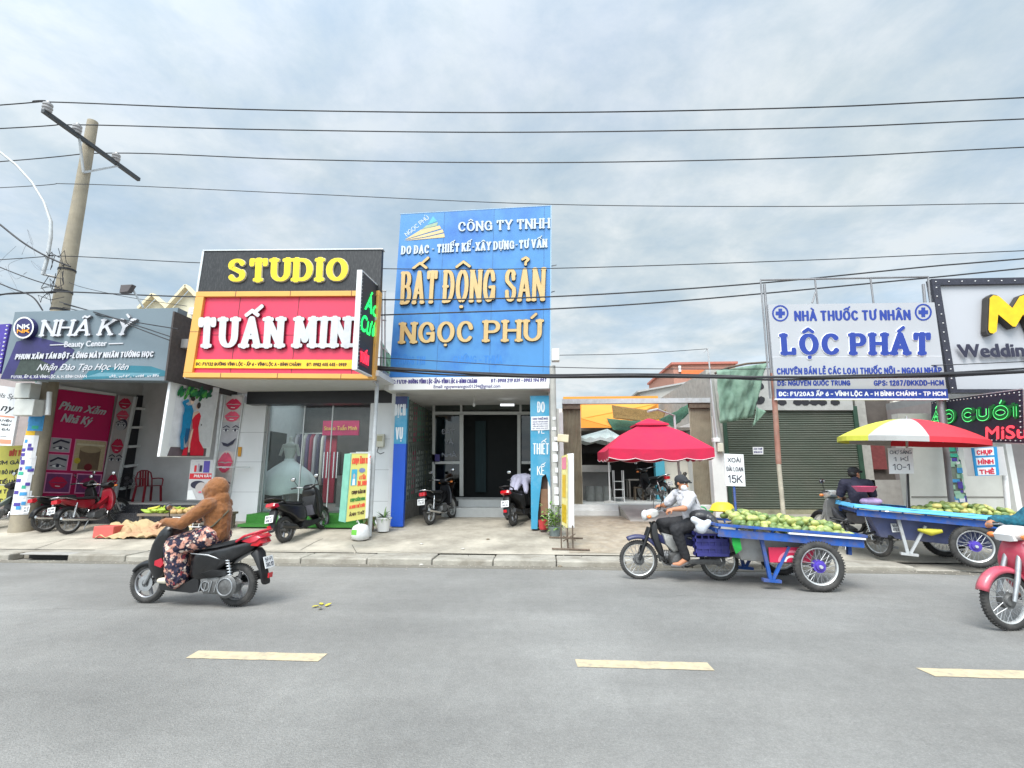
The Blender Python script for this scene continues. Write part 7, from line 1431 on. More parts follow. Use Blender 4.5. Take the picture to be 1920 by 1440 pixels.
# ------------------------------------------------------------------ fruit carts
blue_c = mat('cart blue paint', C(34, 84, 164), .6, var=.2, vs_=8, dirt=(.16, .12, .09), dirt_s=6, dirt_amt=.75)
lblue = mat('light blue tarpaulin', C(92, 178, 226), .5, var=.1, vs_=5, bump=.25, bs=14)
tin = mat('worn grey sheet metal', (.33, .33, .32), .55, .3, var=.2, vs_=4, dirt=(.16, .13, .1), dirt_s=3, dirt_amt=.6)
vio = mat('violet painted hub', C(84, 66, 170), .5, var=.1)
mg = [mat('mango skin %d' % i, c, .4, var=.18, vs_=9, dirt=d, dirt_s=9, dirt_amt=.5) for i, (c, d) in enumerate(((C(140, 156, 92), C(188, 190, 120)), (C(172, 180, 106), C(200, 192, 122)), (C(106, 130, 74), C(158, 166, 100))))]
mango_src = []
def mango_mesh(i):
    me_b = MB(); me_b.ball((0, 0, 0), (.067, .047, .043), 14, 9)
    for p in me_b.v:
        p.z += .012*math.sin(p.x*22); p.y *= 1-.9*p.x; p.y += .01*math.cos(p.x*20)
    o = me_b.build('mango', mg[i], local=True, smooth=80); me = o.data; bpy.data.objects.remove(o); return me
mg += [mat('mango skin 3', C(206, 190, 118), .4, var=.15, vs_=9, dirt=C(170, 176, 100), dirt_s=9, dirt_amt=.6), mat('mango skin 4', C(98, 122, 74), .4, var=.15, vs_=9, dirt=C(140, 152, 92), dirt_s=9, dirt_amt=.6)]
mango_me = [mango_mesh(i) for i in range(5)]
def mango(p, label, group, rnd, s_=1):
    o = bpy.data.objects.new('mango', mango_me[rnd.choice((0, 0, 0, 1, 1, 2, 2, 3, 4))]); COL.objects.link(o); o.location = p; o.rotation_euler = (rnd.uniform(-.5, .5), rnd.uniform(-.4, .4), rnd.uniform(0, 6.28)); k = rnd.uniform(.85, 1.2)*s_; o.scale = (k, k, k); tag(o, label, 'mango', group)
def cart(t, x0, x1, w, zt, lining=None, wheelx=0, track=.56, side=None, legm=None):
    """x forward; the tray runs from x0 (tail) to x1 (head), half width w, rim at height zt"""
    for s_ in (-1, 1): wheel(t, wheelx, .335, .052, 'spoke', s_*track, hubm=vio, rimm=alu)
    g = MB(); g.tube([(wheelx, -track-.08, .335), (wheelx, track+.08, .335)], .022, 10); g.bar((wheelx, -.3, .335), (wheelx, -.3, zt-.1), .04); g.bar((wheelx, .3, .335), (wheelx, .3, zt-.1), .04); g.build('axle', steel2, t, local=True)
    g = MB()
    for s_ in (-1, 1):
        g.box(x0, x1, s_*w-.018, s_*w+.018, zt-.035, zt); g.box(x0, x1, s_*(w-.07)-.015, s_*(w-.07)+.015, zt-.13, zt-.08); g.box(x0+.02, x1-.02, s_*(w-.03)-.012, s_*(w-.03)+.012, zt-.175, zt-.07)
        for k in range(9): x = x0+.04+(x1-x0-.08)*k/8; g.bar((x, s_*w, zt-.03), (x, s_*(w-.07), zt-.1), .022)
    for x in (x0, x1): g.box(x-.018, x+.018, -w, w, zt-.036, zt-.001); g.box(x-.016+(.05 if x == x0 else -.05), x+.016+(.05 if x == x0 else -.05), -w+.05, w-.05, zt-.131, zt-.081)
    g.build('tray_rail', blue_c, t, local=True)
    g = MB(); g.box(x0+.05, x1-.05, -w+.05, w-.05, zt-.10, zt-.07); g.build('tray_floor', mat('grey board', (.3, .28, .25), .8, var=.2), t, local=True)
    if lining:
        g = MB()
        for s_ in (-1, 1): g.grid(lambda u, v: V((x0-.03+(x1-x0+.06)*u, s_*(w-.03+.075*v), zt+.012-.10*max(0, v-.35)+.012*mnoise.noise(V((u*14, v*2, s_)))+.008)), 40, 5)
        for x, d in ((x0, -1), (x1, 1)): g.grid(lambda u, v: V((x+d*(.07*v-.02), -w+2*w*u, zt+.014-.1*max(0, v-.35)+.01*mnoise.noise(V((u*9, v, d))))), 20, 5)
        g.build('plastic_lining', lining, t, local=True, smooth=70, solid=.006, fix=False)
    else:
        for s_ in (-1, 1): g = MB(); g.box(x0+.02, x0+(x1-x0)*.52, s_*w-.024, s_*w+.024, zt-.066, zt-.042); g.build('white_strip', whitep, t, local=True)
    g = MB(); b0, b1 = x0+.25, x1-.22; zb = .30
    g.add([(b0-.05, -.42, zt-.1), (b1, -.42, zt-.1), (b1, .42, zt-.1), (b0-.05, .42, zt-.1), (b0+.12, -.34, zb), (b1-.2, -.34, zb), (b1-.2, .34, zb), (b0+.12, .34, zb)], [(0, 1, 2, 3), (7, 6, 5, 4), (0, 4, 5, 1), (1, 5, 6, 2), (2, 6, 7, 3), (3, 7, 4, 0)]); g.build('bin', side or tin, t, local=True, bevel=.01)
    for s_ in (-1, 1):
        g = MB(); g.bar((x1-.62, s_*.50, zt-.10), (x1-.76, s_*.46, .1), .045); g.bar((x1-1.02, s_*.46, zt-.25), (x1-.80, s_*.46, .1), .038); g.box(x1-.9, x1-.66, s_*.46-.04, s_*.46+.04, .06, .1); g.build('leg_stand', legm or blue_c, t, local=True); g = MB(); g.bar((x0+.12, s_*.4, zt-.12), (x0+.12, s_*.4, zt-.3), .05); g.build('tail_leg', blue_c, t, local=True)
    g = MB()
    for s_ in (-1, 1): g.tube([(x1-.5, s_*.2, .42), (x1-.2, s_*.2, .30), (x1-.02, s_*.16, .28), (x1+.02, s_*.14, .5), (x1+.25, s_*.05, .52)], .02, 8)
    g.build('tow_bar', blackp, t, local=True)
    return t
ca = V((3.70, 7.85, 0)); c1 = thing('fruit_cart', 'blue two wheeled cart heaped with mangoes behind the old motorbike', 'cart', ca, PI)
cart(c1, -.62, 1.36, .60, .80)
g = MB(); fr = Fr([V((.62, .46, .52)), V((-.02, .46, .57)), V((.06, .455, .36)), V((.60, .455, .32))]); g.slab(fr, 0, .012); sp_ = g.build('ad_panel', mat('ad panel red', C(204, 44, 80), .45, var=.1), c1, local=True)
pics(sp_, fr, [(mat('ad pink', C(232, 130, 150), .5), 'e', (.5, .05, .3, .75, 24, 0, 180)), (MC['ad panel red'], 'e', (.5, .05, .24, .6, 24, 0, 180)), (white, 'e', (.5, .05, .16, .42, 24, 0, 180)), (MC['ad panel red'], 'e', (.5, .05, .10, .28, 24, 0, 180))], d=.014)
bpy.data.objects[sp_.children[0].name].location = (0, 0, 0)
# printed picture was built in cart space: undo the parent's own offset
for ch in sp_.children:
    off = world_loc(sp_)
    for v in ch.data.vertices: v.co += off
def L1(x, y, z): return c1.matrix_basis @ V((x, y, z))
rm = random.Random(17); heap = []
lab1 = 'green yellow mango in the heap on the blue cart towed by the man'
c1.rotation_euler = (0, R(-4.0), PI); bpy.context.view_layer.update()
def hz(x, y): return .775+.13*max(0, 1-((x-.80)/.42)**2-(y/.62)**2)+.085*max(0, 1-((x-.02)/.62)**2-(y/.62)**2)
n = 0
for i in range(16):
    for j in range(8):
        x = -.52+i*.104+rm.uniform(-.025, .025)+(j % 2)*.05; y = -.26+j*.11+rm.uniform(-.02, .02)
        if x < 1.02: mango(L1(x, y, hz(x, y)), lab1, 'mangoes heaped on the towed cart', rm)
for k in range(34):
    x = rm.uniform(.45, 1.02); y = rm.uniform(-.2, .45); mango(L1(x, y, hz(x, y)+.05), lab1, 'mangoes heaped on the towed cart', rm)
for k in range(34):
    x = rm.uniform(-.46, .4); y = rm.uniform(-.2, .45); mango(L1(x, y, hz(x, y)+.055), lab1, 'mangoes heaped on the towed cart', rm)
def price_board(name, label, Yp, px, pole, lines, polem, lean=0):
    fr = PY(Yp).q(*px); t = thing(name, label, 'price board', ay(*pole[-1], Yp)); g = MB(); g.slab(fr, -.012, 0); g.build('board', mat('paper board', (.72, .72, .71), .6, var=.05, vs_=8), t)
    g = MB(); g.tube([ay(*p, Yp+.03) for p in pole], .017, 8); g.build('pole', polem, t, smooth=50); mk = mat('marker ink', C(46, 48, 62), .6, var=.4, vs_=30)
    for (s_, b, w) in lines: lettering(t, fr, s_, b, [mk], wv=w, d1=.003)
    return t
price_board('price_board', 'white price board on a blue pole standing in the towed mango cart', 7.62, ((1358, 850.5), (1394, 852), (1398, 912), (1361, 911)), [(1372, 856), (1382, 990)], [('XOÀI', (.15, .74, .85, .88), .13), ('ĐÀI LOAN', (.07, .46, .93, .6), .12), ('15K', (.12, .1, .86, .34), .12)], blue_c)
def loose(name, label, cat, mb, m, **kw): return tag(mb.build(name, m, **kw), label, cat)
p = L1(1.28, -.30, .80); g = MB(); g.lathe([(0, 0), (.1, 0), (.14, .10), (.15, .11), (.13, .11), (.09, .01), (0, .01)], p, 18, sx=1.2); t = thing('plastic_basket', 'small green plastic basket at the head of the towed cart', 'basket', p); g.build('bowl', mat('green plastic', C(30, 160, 96), .45, var=.06), t, smooth=40); g = MB(); g.torus(p+V((0, 0, .1)), .07, .01, 'y', 16, 6, 0, PI); g.build('handle', MC['green plastic'], t)
p = L1(.98, -.28, .93); g = MB(); g.lathe([(.19, 0), (.20, .015), (.18, .03), (.15, .10), (.09, .135), (0, .14)], p, 22); loose('washbasin', 'upturned yellow plastic basin lying on the towed mangoes', 'basin', g, mat('yellow plastic', C(240, 204, 48), .4, var=.05), smooth=50)
p = L1(1.42, .1, .80); g = MB(); g.ball(p+V((0, 0, .06)), (.18, .14, .09), 16, 10); g.cap(p+V((.1, -.1, .02)), p+V((.2, -.2, -.12)), .08, .03); o = g.build('dark_bag', mat('black plastic film', (.03, .03, .034), .35, var=.2, bump=.4, bs=20), remesh=.015); tag(o, 'crumpled black bag behind the man on the old motorbike', 'bag')
p = L1(1.50, .38, .62); g = MB(); g.ball(p+V((0, 0, .10)), (.09, .07, .10), 14, 10); g.cap(p+V((.03, 0, .12)), p+V((-.10, 0, .20)), .06, .05); g.cap(p+V((.0, 0, .05)), p+V((.10, 0, .16)), .05, .05); o = g.build('plastic_bag', mat('clear plastic film', (.6, .62, .66), .3, var=.1, bump=.5, bs=16), remesh=.015); tag(o, 'pale translucent plastic bag tied at the rear of the old motorbike', 'bag')
# crates slung on the towing bike
t = thing('pannier_crate', 'dark blue crate slung beside the rear wheel of the old motorbike', 'crate', (2.42, 7.62, .36)); g = MB(); cm_ = mat('violet blue crate', C(52, 52, 120), .5, var=.25, vs_=9)
x0_, x1_, y0_, y1_, z0_, z1_ = 2.18, 2.66, 7.58, 7.74, .40, .72
for z in (z0_, .5, .6, z1_-.03): g.box(x0_, x1_, y0_, y0_+.012, z, z+.045); g.box(x0_, x0_+.012, y0_, y1_, z, z+.045); g.box(x1_-.012, x1_, y0_, y1_, z, z+.045); g.box(x0_, x1_, y1_-.012, y1_, z, z+.045)
for k in range(6): x = x0_+(x1_-x0_-.02)*k/5; g.box(x, x+.02, y0_+.001, y0_+.014, z0_, z1_)
g.box(x0_+.015, x1_-.015, y0_+.016, y1_-.016, z0_, z0_+.2); g.build('body', cm_, t)
g = MB(); g.box(x0_+.03, x1_-.04, y0_-.02, y1_+.16, z1_+.0, z1_+.05); g.build('lid', mat('grey sack', (.3, .3, .34), .8, var=.2), t, bevel=.02)
g = MB(); p = L1(1.12, .5, .7); g.add([p+V((-.02, -.02, 0)), p+V((.08, -.02, .01)), p+V((.10, -.03, -.24)), p+V((.02, -.02, -.3)), p+V((-.02, -.03, -.18))], [(0, 1, 2, 3, 4)]); loose('green_rag', 'green rag hanging at the head of the towed cart', 'rag', g, mat('green rag', C(30, 150, 60), .8, var=.2), solid=.008, fix=False)
# second cart
f2 = V((-.955, .297, 0)).normalized(); c2 = thing('fruit_cart', 'cart with light blue plastic lining and mangoes under the striped umbrella', 'cart', (7.05, 9.25, .09)); c2.rotation_euler = (0, R(-4.5), math.atan2(f2.y, f2.x)); bpy.context.view_layer.update()
cart(c2, -1.0, 1.62, .62, .82, lblue, 0, .56, mat('blue grey sheet', C(92, 100, 140), .55, .2, var=.2, vs_=4, dirt=(.2, .18, .16), dirt_s=3, dirt_amt=.5), steel2)
def L2(x, y, z): return c2.matrix_basis @ V((x, y, z))
g = MB(); g.tube([(.72, .50, .50), (.55, .52, .48), (.40, .53, .52)], [.02, .06, .03], 8); g.build('yellow_sack', mat('yellow sack', C(200, 190, 60), .7, var=.2), c2, local=True, smooth=60)
lab2 = 'mango lying in rows on the light blue lining of the second cart'
for i in range(15):
    for j in range(6):
        x = -.92+i*.104+rm.uniform(-.02, .02)+(j % 2)*.05; y = -.2+j*.125+rm.uniform(-.02, .02); z = .80+.10*max(0, 1-((x+.15)/.85)**2)*max(0, 1-(y/.62)**2)
        if x < .62: mango(L2(x, y, z), lab2, 'mangoes on the second cart', rm)
for k in range(46):
    x = rm.uniform(-.85, .5); y = rm.uniform(-.2, .45); z = .86+.10*max(0, 1-((x+.15)/.85)**2)*max(0, 1-(y/.62)**2); mango(L2(x, y, z), lab2, 'mangoes on the second cart', rm)
price_board('price_board', 'white price board under the striped umbrella on the second cart', 9.30, ((1665, 840), (1711, 839.5), (1714, 888), (1668, 888.5)), [(1702, 885), (1705, 955)], [('CHỢ SÁNG', (.06, .76, .94, .9), .11), ('1 KÍ', (.2, .48, .8, .64), .11), ('10-1', (.14, .14, .86, .38), .11)], blackp)
p = L2(1.2, .05, .86); g = MB(); g.lathe([(0, 0), (.12, 0), (.19, .09), (.2, .095), (.18, .095), (.11, .01), (0, .01)], ay(1622, 922, 9.35), 22); loose('pink_basin', 'pink plastic basin on the head of the second cart before the seller', 'basin', g, mat('pink plastic', C(226, 92, 128), .4, var=.05), smooth=50)
g = MB(); p = ay(1636, 940, 9.4); g.ball(p, (.16, .12, .07), 14, 9); g.ball(p+V((-.14, -.02, .0)), (.09, .08, .06), 12, 8); o = g.build('folded_cloth', [mat('mixed cloth', C(170, 150, 190), .8, var=.25, vs_=6)], remesh=.014); tag(o, 'crumpled lilac cloth beside the pink basin on the second cart', 'cloth')
# striped umbrella, tilted
YV = 9.55; um = thing('striped_umbrella', 'tilted round umbrella in yellow, white and red panels over the second cart', 'umbrella', ay(1702, 950, YV)); base = um.location.copy()
top = ay(1706, 786, YV); ctr_l = ay(1576, 817, YV); ctr_r = ay(1831, 830, YV); cxv = (ctr_l+ctr_r)/2; ax_u = (ctr_r-ctr_l).normalized(); nn = V((0, -.035, 1)); nn = (nn-ax_u*nn.dot(ax_u)).normalized(); ay_u = nn.cross(ax_u); ru = (ctr_r-ctr_l).length/2*.945; ht_ = (top-cxv).dot(nn); cc = cxv
colsU = [mat('canvas red', C(214, 50, 64), .7, var=.05), mat('canvas white', C(176, 176, 174), .7, var=.05), mat('canvas yellow', C(206, 208, 78), .7, var=.05)]
seg = 8; sub = 6; g = MB(); ms2 = [MC['canvas red'], MC['canvas white'], MC['canvas yellow']]
def uq(a, r): 
    k = (a/(2*PI)*seg) % 1; w = 1-.035*math.sin(PI*k)*r; return cc+ax_u*(ru*r*w*math.cos(a))+ay_u*(ru*r*w*math.sin(a))+nn*(ht_*(1-r**1.9))
A0_ = R(-20)
for s_ in range(seg):
    g.m = (0, 0, 1, 2, 2, 1, 0, 0)[s_]
    for i in range(7):
        for j in range(sub):
            a0 = A0_+2*PI*(s_+j/sub)/seg; a1 = A0_+2*PI*(s_+(j+1)/sub)/seg; r0, r1 = i/7, (i+1)/7
            if i == 0: g.add([uq(a0, 0), uq(a0, r1), uq(a1, r1)], [(0, 1, 2)])
            else: g.add([uq(a0, r0), uq(a0, r1), uq(a1, r1), uq(a1, r0)], [(0, 1, 2, 3)])
    for j in range(sub):
        a0 = A0_+2*PI*(s_+j/sub)/seg; a1 = A0_+2*PI*(s_+(j+1)/sub)/seg; dn = nn*-.09; g.add([uq(a0, 1), uq(a0, 1)+dn, uq(a1, 1)+dn, uq(a1, 1)], [(0, 1, 2, 3)])
g.build('canopy', ms2, um, smooth=40, fix=False)
g = MB(); g.tube([base-V((0, 0, .5)), base, cc+nn*(ht_+.05)], .02, 8); g.build('pole', steel, um, smooth=50)
for s_ in range(seg): a = A0_+2*PI*s_/seg; g = MB(); g.tube([cc+nn*(ht_-.03), uq(a, .5)-nn*.02, uq(a, .97)-nn*.02], .006, 5); g.build('rib', steel, um)
# ------------------------------------------------------------------ fruit stall on the pavement at the left
st = thing('fruit_table', 'low wooden fruit table on the pavement before the grey salon', 'table', (-8.3, 11.0, .3)); x0, x1 = -9.1, -7.25
woodm = mat('grey old wood', (.2, .16, .12), .8, var=.25, vs_=6); zt_ = .68
g = MB(); g.box(x0, x1, 10.75, 11.55, zt_-.05, zt_); g.build('top', woodm, st); 
for x in (x0+.06, x1-.06):
    for y in (10.82, 11.48): g = MB(); g.box(x-.03, x+.03, y-.03, y+.03, zg(y)-.01, zt_-.05); g.build('leg', woodm, st)
ban = [mat('fruit green', C(160, 186, 66), .5, var=.15, vs_=12), mat('fruit yellow', C(206, 196, 72), .5, var=.15, vs_=12), mat('fruit tan', C(196, 164, 110), .6, var=.2, vs_=12)]
rf = random.Random(23)
def fruit(kind, x, y, z, m, label, cat, group):
    g = MB()
    if kind == 'g': g.tube([(-.11, 0, .02), (-.06, .01, 0), (0, .012, -.006), (.06, .01, 0), (.12, -.005, .03)], [.012, .03, .034, .03, .008], 8)
    else: g.ball((0, 0, 0), (.062, .056, .058), 12, 8)
    o = g.build('banana' if kind == 'g' else 'pear_fruit', m, local=True, smooth=80); o.location = (x, y, z); o.rotation_euler = (rf.uniform(-.3, .3), rf.uniform(-.3, .3), rf.uniform(-.6, .6)+(0 if kind == 'g' else 3)); tag(o, label, cat, group)
for k in range(34): fruit('g', rf.uniform(x0+.12, x0+.75), rf.uniform(10.8, 11.3), zt_+.03+.05*rf.random()+.04*(k > 20), ban[0 if k % 4 else 1], 'green banana in the pile at the left end of the fruit table', 'banana', 'bananas on the fruit table')
for k in range(30): fruit('r', rf.uniform(x0+1.2, x1-.1), rf.uniform(10.85, 11.3), zt_+.05+.07*(k > 17)+.01*rf.random(), ban[1], 'round yellow fruit in the pile at the right end of the fruit table', 'fruit', 'round fruit on the fruit table')
for k in range(26): fruit('r', rf.uniform(x0+.7, x0+1.25), rf.uniform(10.8, 11.3), zt_+.045+.05*(k > 16), ban[2], 'tan brown fruit in the middle of the fruit table', 'fruit', 'brown fruit on the fruit table')
# sheet of sacking thrown down before the table
sk = mat('buff sacking', C(184, 164, 124), .85, var=.12, vs_=6, bump=.3, bs=30, dirt=C(170, 96, 84), dirt_s=1.6, dirt_amt=.7); sq_ = MB()
def sack(u, v):
    x = -9.55+1.9*u+.1*math.sin(v*5); y = 10.25+.5*v; z = zg(y)+.03+(zt_-zg(y)-.12)*max(0, v-.35)**.8*.95*(1-.25*abs(u-.5))+.17*abs(mnoise.noise(V((u*5, v*3, 2))))+.09*mnoise.noise(V((u*11, v*6, 5)))+.03*mnoise.noise(V((u*26, v*13, 7)))
    return V((x, y, max(z, zg(y)+.015)))
sq_.grid(sack, 70, 34); tag(sq_.build('sacking_sheet', [sk], smooth=80, solid=.012, fix=False), 'crumpled buff sacking sheet spread before the fruit table', 'sheet')
g = MB(); g.obox((-9.42, 10.42, zg(10.4)+.13), (.42, .3, .24), (0, 0, .1)); tag(g.build('red_carton', mat('faded red carton', C(206, 96, 88), .7, var=.1), bevel=.015), 'faded red carton at the left end of the sacking sheet', 'carton')
g = MB()
for k in range(6): xx = -8.1+.14*k; g.tube([(xx, 10.62, .4), (xx+.02, 10.62, .62)], .008, 5)
g.tube([(-8.15, 10.62, .62), (-7.3, 10.62, .60)], .01, 6); g.tube([(-8.15, 10.62, .42), (-7.3, 10.62, .42)], .01, 6); tag(g.build('wire_rack', whitep), 'white wire rack standing in front of the fruit table', 'rack')
# bits of litter
rl = random.Random(41)
for k, (px, py) in enumerate(((597, 1136), (604, 1134), (610, 1137), (600, 1140))):
    q = gz(px, py, .008); g = MB(); leaf(g, (0, 0, .006), (rl.uniform(-1, 1), rl.uniform(-1, 1), .1), .10, .05, .1); o = g.build('fallen_leaf', mat('yellow leaf', C(196, 184, 70), .7, var=.15), local=True, solid=.003, fix=False); o.location = q; tag(o, 'yellow leaf scrap lying on the road near the scooter', 'leaf', 'leaf scraps on the road')
for k, (px, py) in enumerate(((790, 1058), (1050, 1058), (790, 1021), (915, 1012), (868, 1030), (1420, 1040))):
    q = gr_(px, py); g = MB(); g.ball((0, 0, .012), (.04, .03, .015), 10, 6); o = g.build('litter', [mat('litter pale', (.5, .48, .44), .8), mat('litter brown', (.2, .16, .11), .8)][k % 2], local=True, smooth=60); o.location = q; tag(o, 'small scrap of litter by the kerb and on the pavement', 'litter', 'litter scraps on the pavement')
# ------------------------------------------------------------------ people: one continuous body each, clothing as children
skin_m = mat('skin', C(190, 138, 108), .55, var=.06, vs_=20)
def dirv(a, b): return (V(b)-V(a)).normalized()
def hand(mb, wrist, fdir, palm_n, side, curl=1.0, s_=1.0):
    """palm and five bent fingers; fdir points along the hand, palm_n is the way the palm faces, side +1/-1 puts the thumb"""
    w = V(wrist); f = V(fdir).normalized(); n = V(palm_n); n = (n-f*n.dot(f)).normalized(); x = f.cross(n)*side
    mb.cap(w, w+f*.075*s_, .026*s_, .030*s_); mb.cap(w+f*.05*s_+x*.018*s_, w+f*.085*s_+x*.022*s_, .02*s_, .018*s_); mb.cap(w+f*.05*s_-x*.018*s_, w+f*.08*s_-x*.022*s_, .02*s_, .018*s_)
    for k, (o, ln) in enumerate(((.03, .9), (.01, 1.0), (-.010, .94), (-.029, .74))):
        b = w+f*.088*s_+x*o*s_; a = 0
        for j, l in enumerate((.036, .026, .02)):
            a += curl*(.55+.35*j)*(1+.06*k); d = f*math.cos(a)+n*math.sin(a); e = b+d*l*ln*s_; mb.cap(b, e, (.0105-.001*j)*s_, (.0098-.001*j)*s_, 8); b = e
    b = w+f*.03*s_+x*.026*s_; d = (f*.5+x*.7+n*.5).normalized(); e = b+d*.04*s_; mb.cap(b, e, .014*s_, .011*s_, 8); d2 = (f*.6-x*.1+n*.8).normalized(); mb.cap(e, e+d2*.032*s_, .011*s_, .009*s_, 8)
def head(mb, c, face, up=(0, 0, 1), s_=1.0):
    c = V(c); f = V(face).normalized(); u = V(up); u = (u-f*u.dot(f)).normalized(); l = u.cross(f); rot = M4((f, l, u)).transposed()
    P = lambda a, b, d: c+f*a*s_+l*b*s_+u*d*s_
    mb.ball(P(-.012, 0, .03), (.098*s_, .078*s_, .098*s_), 18, 12, rot); mb.ball(P(.02, 0, -.035), (.075*s_, .064*s_, .08*s_), 16, 10, rot); mb.ball(P(.05, 0, -.085), (.036*s_, .036*s_, .028*s_), 12, 8, rot)
    mb.cap(P(.088, 0, .012), P(.105, 0, -.03), .011*s_, .017*s_, 8); mb.cap(P(.088, -.022, -.066), P(.088, .022, -.066), .01*s_, .01*s_, 8)
    for q in (-1, 1): mb.ball(P(-.005, q*.08, -.005), (.018*s_, .01*s_, .03*s_), 10, 8, rot); mb.cap(P(.078, q*.016, .03), P(.07, q*.045, .03), .012*s_, .009*s_, 8)
    return P, rot
def body_build(mb, root, m=None): return mb.build('body', m or skin_m, root, remesh=.0085)
def wear(name, mb, root, m, vox=.012, fold=0):
    o = mb.build(name, m, root, remesh=vox)
    if fold:
        ds = o.modifiers.new('folds', 'DISPLACE'); tx = bpy.data.textures.get('folds2') or bpy.data.textures.new('folds2', 'CLOUDS'); tx.noise_scale = .045; ds.texture = tx; ds.strength = fold; ds.texture_coords = 'LOCAL'
    return o
def chain(mb, pts, rs, grow=0):
    for i in range(len(pts)-1): mb.cap(pts[i], pts[i+1], rs[i]+grow, rs[i+1]+grow, 14)
def eyeset(P, root, s_=1.0, off=.0):
    for q in (-1, 1):
        g = MB(); g.ball(P(.074, q*.031, .014+off), (.013, .016, .011), 10, 8); g.build('eye', [mat('eye white', (.6, .58, .55), .3)], root, smooth=60)
        g = MB(); g.ball(P(.085, q*.031, .014+off), .0065, 8, 6); g.build('pupil', [black], root, smooth=60)
# --- woman on the scooter (joints in scooter coordinates)
X = tw.matrix_basis.copy() if False else (bpy.context.view_layer.update() or tw.matrix_world.copy())
def TX(mtx, d): return {k: mtx @ V(v) for k, v in d.items()}
def dirm(mtx, v): return (mtx.to_3x3() @ V(v)).normalized()
J = TX(X, dict(hip=(-.24, 0, .86), hl=(-.22, .10, .86), hr=(-.22, -.10, .86), waist=(-.26, 0, 1.0), chest=(-.24, 0, 1.17), sl=(-.22, .17, 1.25), sr=(-.20, -.17, 1.25), neck=(-.21, 0, 1.32), head=(-.175, .0, 1.435),
     el=(.03, .28, 1.03), er=(.04, -.26, 1.04), wl=(.20, .325, 1.055), wr=(.20, -.325, 1.055), kl=(.19, .14, .74), kr=(.20, -.13, .75), al=(.13, .12, .37), ar=(.16, -.11, .37), tl=(.27, .135, .315), tr=(.29, -.12, .315)))
wo = thing('person', 'rider in a brown hooded jacket and floral trousers on the black scooter', 'person', X @ V((-.2, 0, .8)))
b = MB(); chain(b, [J['hip'], J['waist'], J['chest']], [.135, .115, .12]); b.cap(J['hl'], J['hr'], .11, .11); b.cap(J['sl'], J['sr'], .065, .065); b.cap(J['chest'], J['neck'], .08, .05); b.cap(J['neck'], J['head']-V((0, 0, .04)), .048, .05)
for s_ in 'lr':
    chain(b, [J['s'+s_], J['e'+s_], J['w'+s_]], [.052, .04, .026]); chain(b, [J['h'+s_], J['k'+s_], J['a'+s_]], [.09, .06, .042]); chain(b, [J['a'+s_], J['t'+s_]], [.04, .03]); b.cap(J['t'+s_], J['t'+s_]+dirm(X, (1, 0, 0))*.07, .032, .022)
    hand(b, J['w'+s_], dirm(X, (.55, .1 if s_ == 'l' else -.1, -.15)), dirm(X, (.1, 0, -1)), 1 if s_ == 'l' else -1, 1.0)
P, rot = head(b, J['head'], dirm(X, (1, .0, -.05))); body_build(b, wo); eyeset(P, wo)
jm = mat('brown knit jacket', C(134, 84, 42), .85, var=.12, vs_=14, bump=.4, bs=70, sheen=.3, stretch=(1, 1, 2.5))
b = MB(); chain(b, [J['hip']+dirm(X, (0, 0, 1))*.02, J['waist'], J['chest']], [.165, .15, .165]); b.cap(J['sl'], J['sr'], .095, .095); b.cap(J['chest'], J['neck'], .125, .07)
for s_ in 'lr': chain(b, [J['s'+s_], J['e'+s_], J['w'+s_]], [.088, .07, .05]); b.cap(J['w'+s_], J['w'+s_]+dirm(X, (.55, 0, -.15))*.05, .046, .042)
b.cap(J['neck'], J['head']+dirm(X, (-1, 0, 0))*.03, .085, .11)
b.ball(P(-.03, 0, .03), (.138, .115, .138), 20, 14, rot); b.cap(P(.0, 0, .03), P(.045, 0, .0), .12, .112); b.cap(P(.0, 0, -.03), P(.03, 0, -.06), .112, .10); b.cap(P(-.09, 0, -.10), J['chest'].lerp(J['neck'], .6)+dirm(X, (-1, 0, 0))*.05, .10, .10); b.ball(P(.02, 0, -.06), (.10, .095, .10), 16, 12, rot); b.cap(P(-.07, 0, -.05), P(-.05, 0, .04), .085, .10)
wear('hooded_jacket', b, wo, jm, .0095, .018)
b = MB(); b.ball(P(.075, 0, -.05), (.062, .066, .065), 16, 10, rot); wear('face_mask', b, wo, mat('pale face mask', C(206, 190, 168), .8, var=.06), .01)
def floral():
    m = mat('floral trousers', C(38, 36, 58), .8, var=.1, vs_=10); n = m.node_tree.nodes; l = m.node_tree.links; bs = n['Principled BSDF']; src = bs.inputs['Base Color'].links[0].from_socket; tcn = n.new('ShaderNodeTexCoord')
    cur = src
    for sc, lo, hi, col, off in ((13, .50, .56, C(206, 150, 132), 0), (19, .58, .64, C(222, 200, 184), 4), (16, .62, .66, C(120, 40, 50), 9)):
        t = n.new('ShaderNodeTexNoise'); t.inputs['Scale'].default_value = sc; t.inputs['Detail'].default_value = 3; mp = n.new('ShaderNodeMapping'); mp.inputs['Location'].default_value = (off, off, off); l.new(tcn.outputs['Object'], mp.inputs[0]); l.new(mp.outputs[0], t.inputs['Vector'])
        r = n.new('ShaderNodeMapRange'); r.inputs[1].default_value = lo; r.inputs[2].default_value = hi; l.new(t.outputs[0], r.inputs[0]); mm = n.new('ShaderNodeMix'); mm.data_type = 'RGBA'; l.new(r.outputs[0], mm.inputs[0]); l.new(cur, mm.inputs[6]); mm.inputs[7].default_value = (*col, 1); cur = mm.outputs[2]
    l.new(cur, bs.inputs['Base Color']); return m
b = MB(); b.cap(J['hl'], J['hr'], .145, .145); chain(b, [J['hip']+V((0, 0, .08)), J['hip']], [.15, .155])
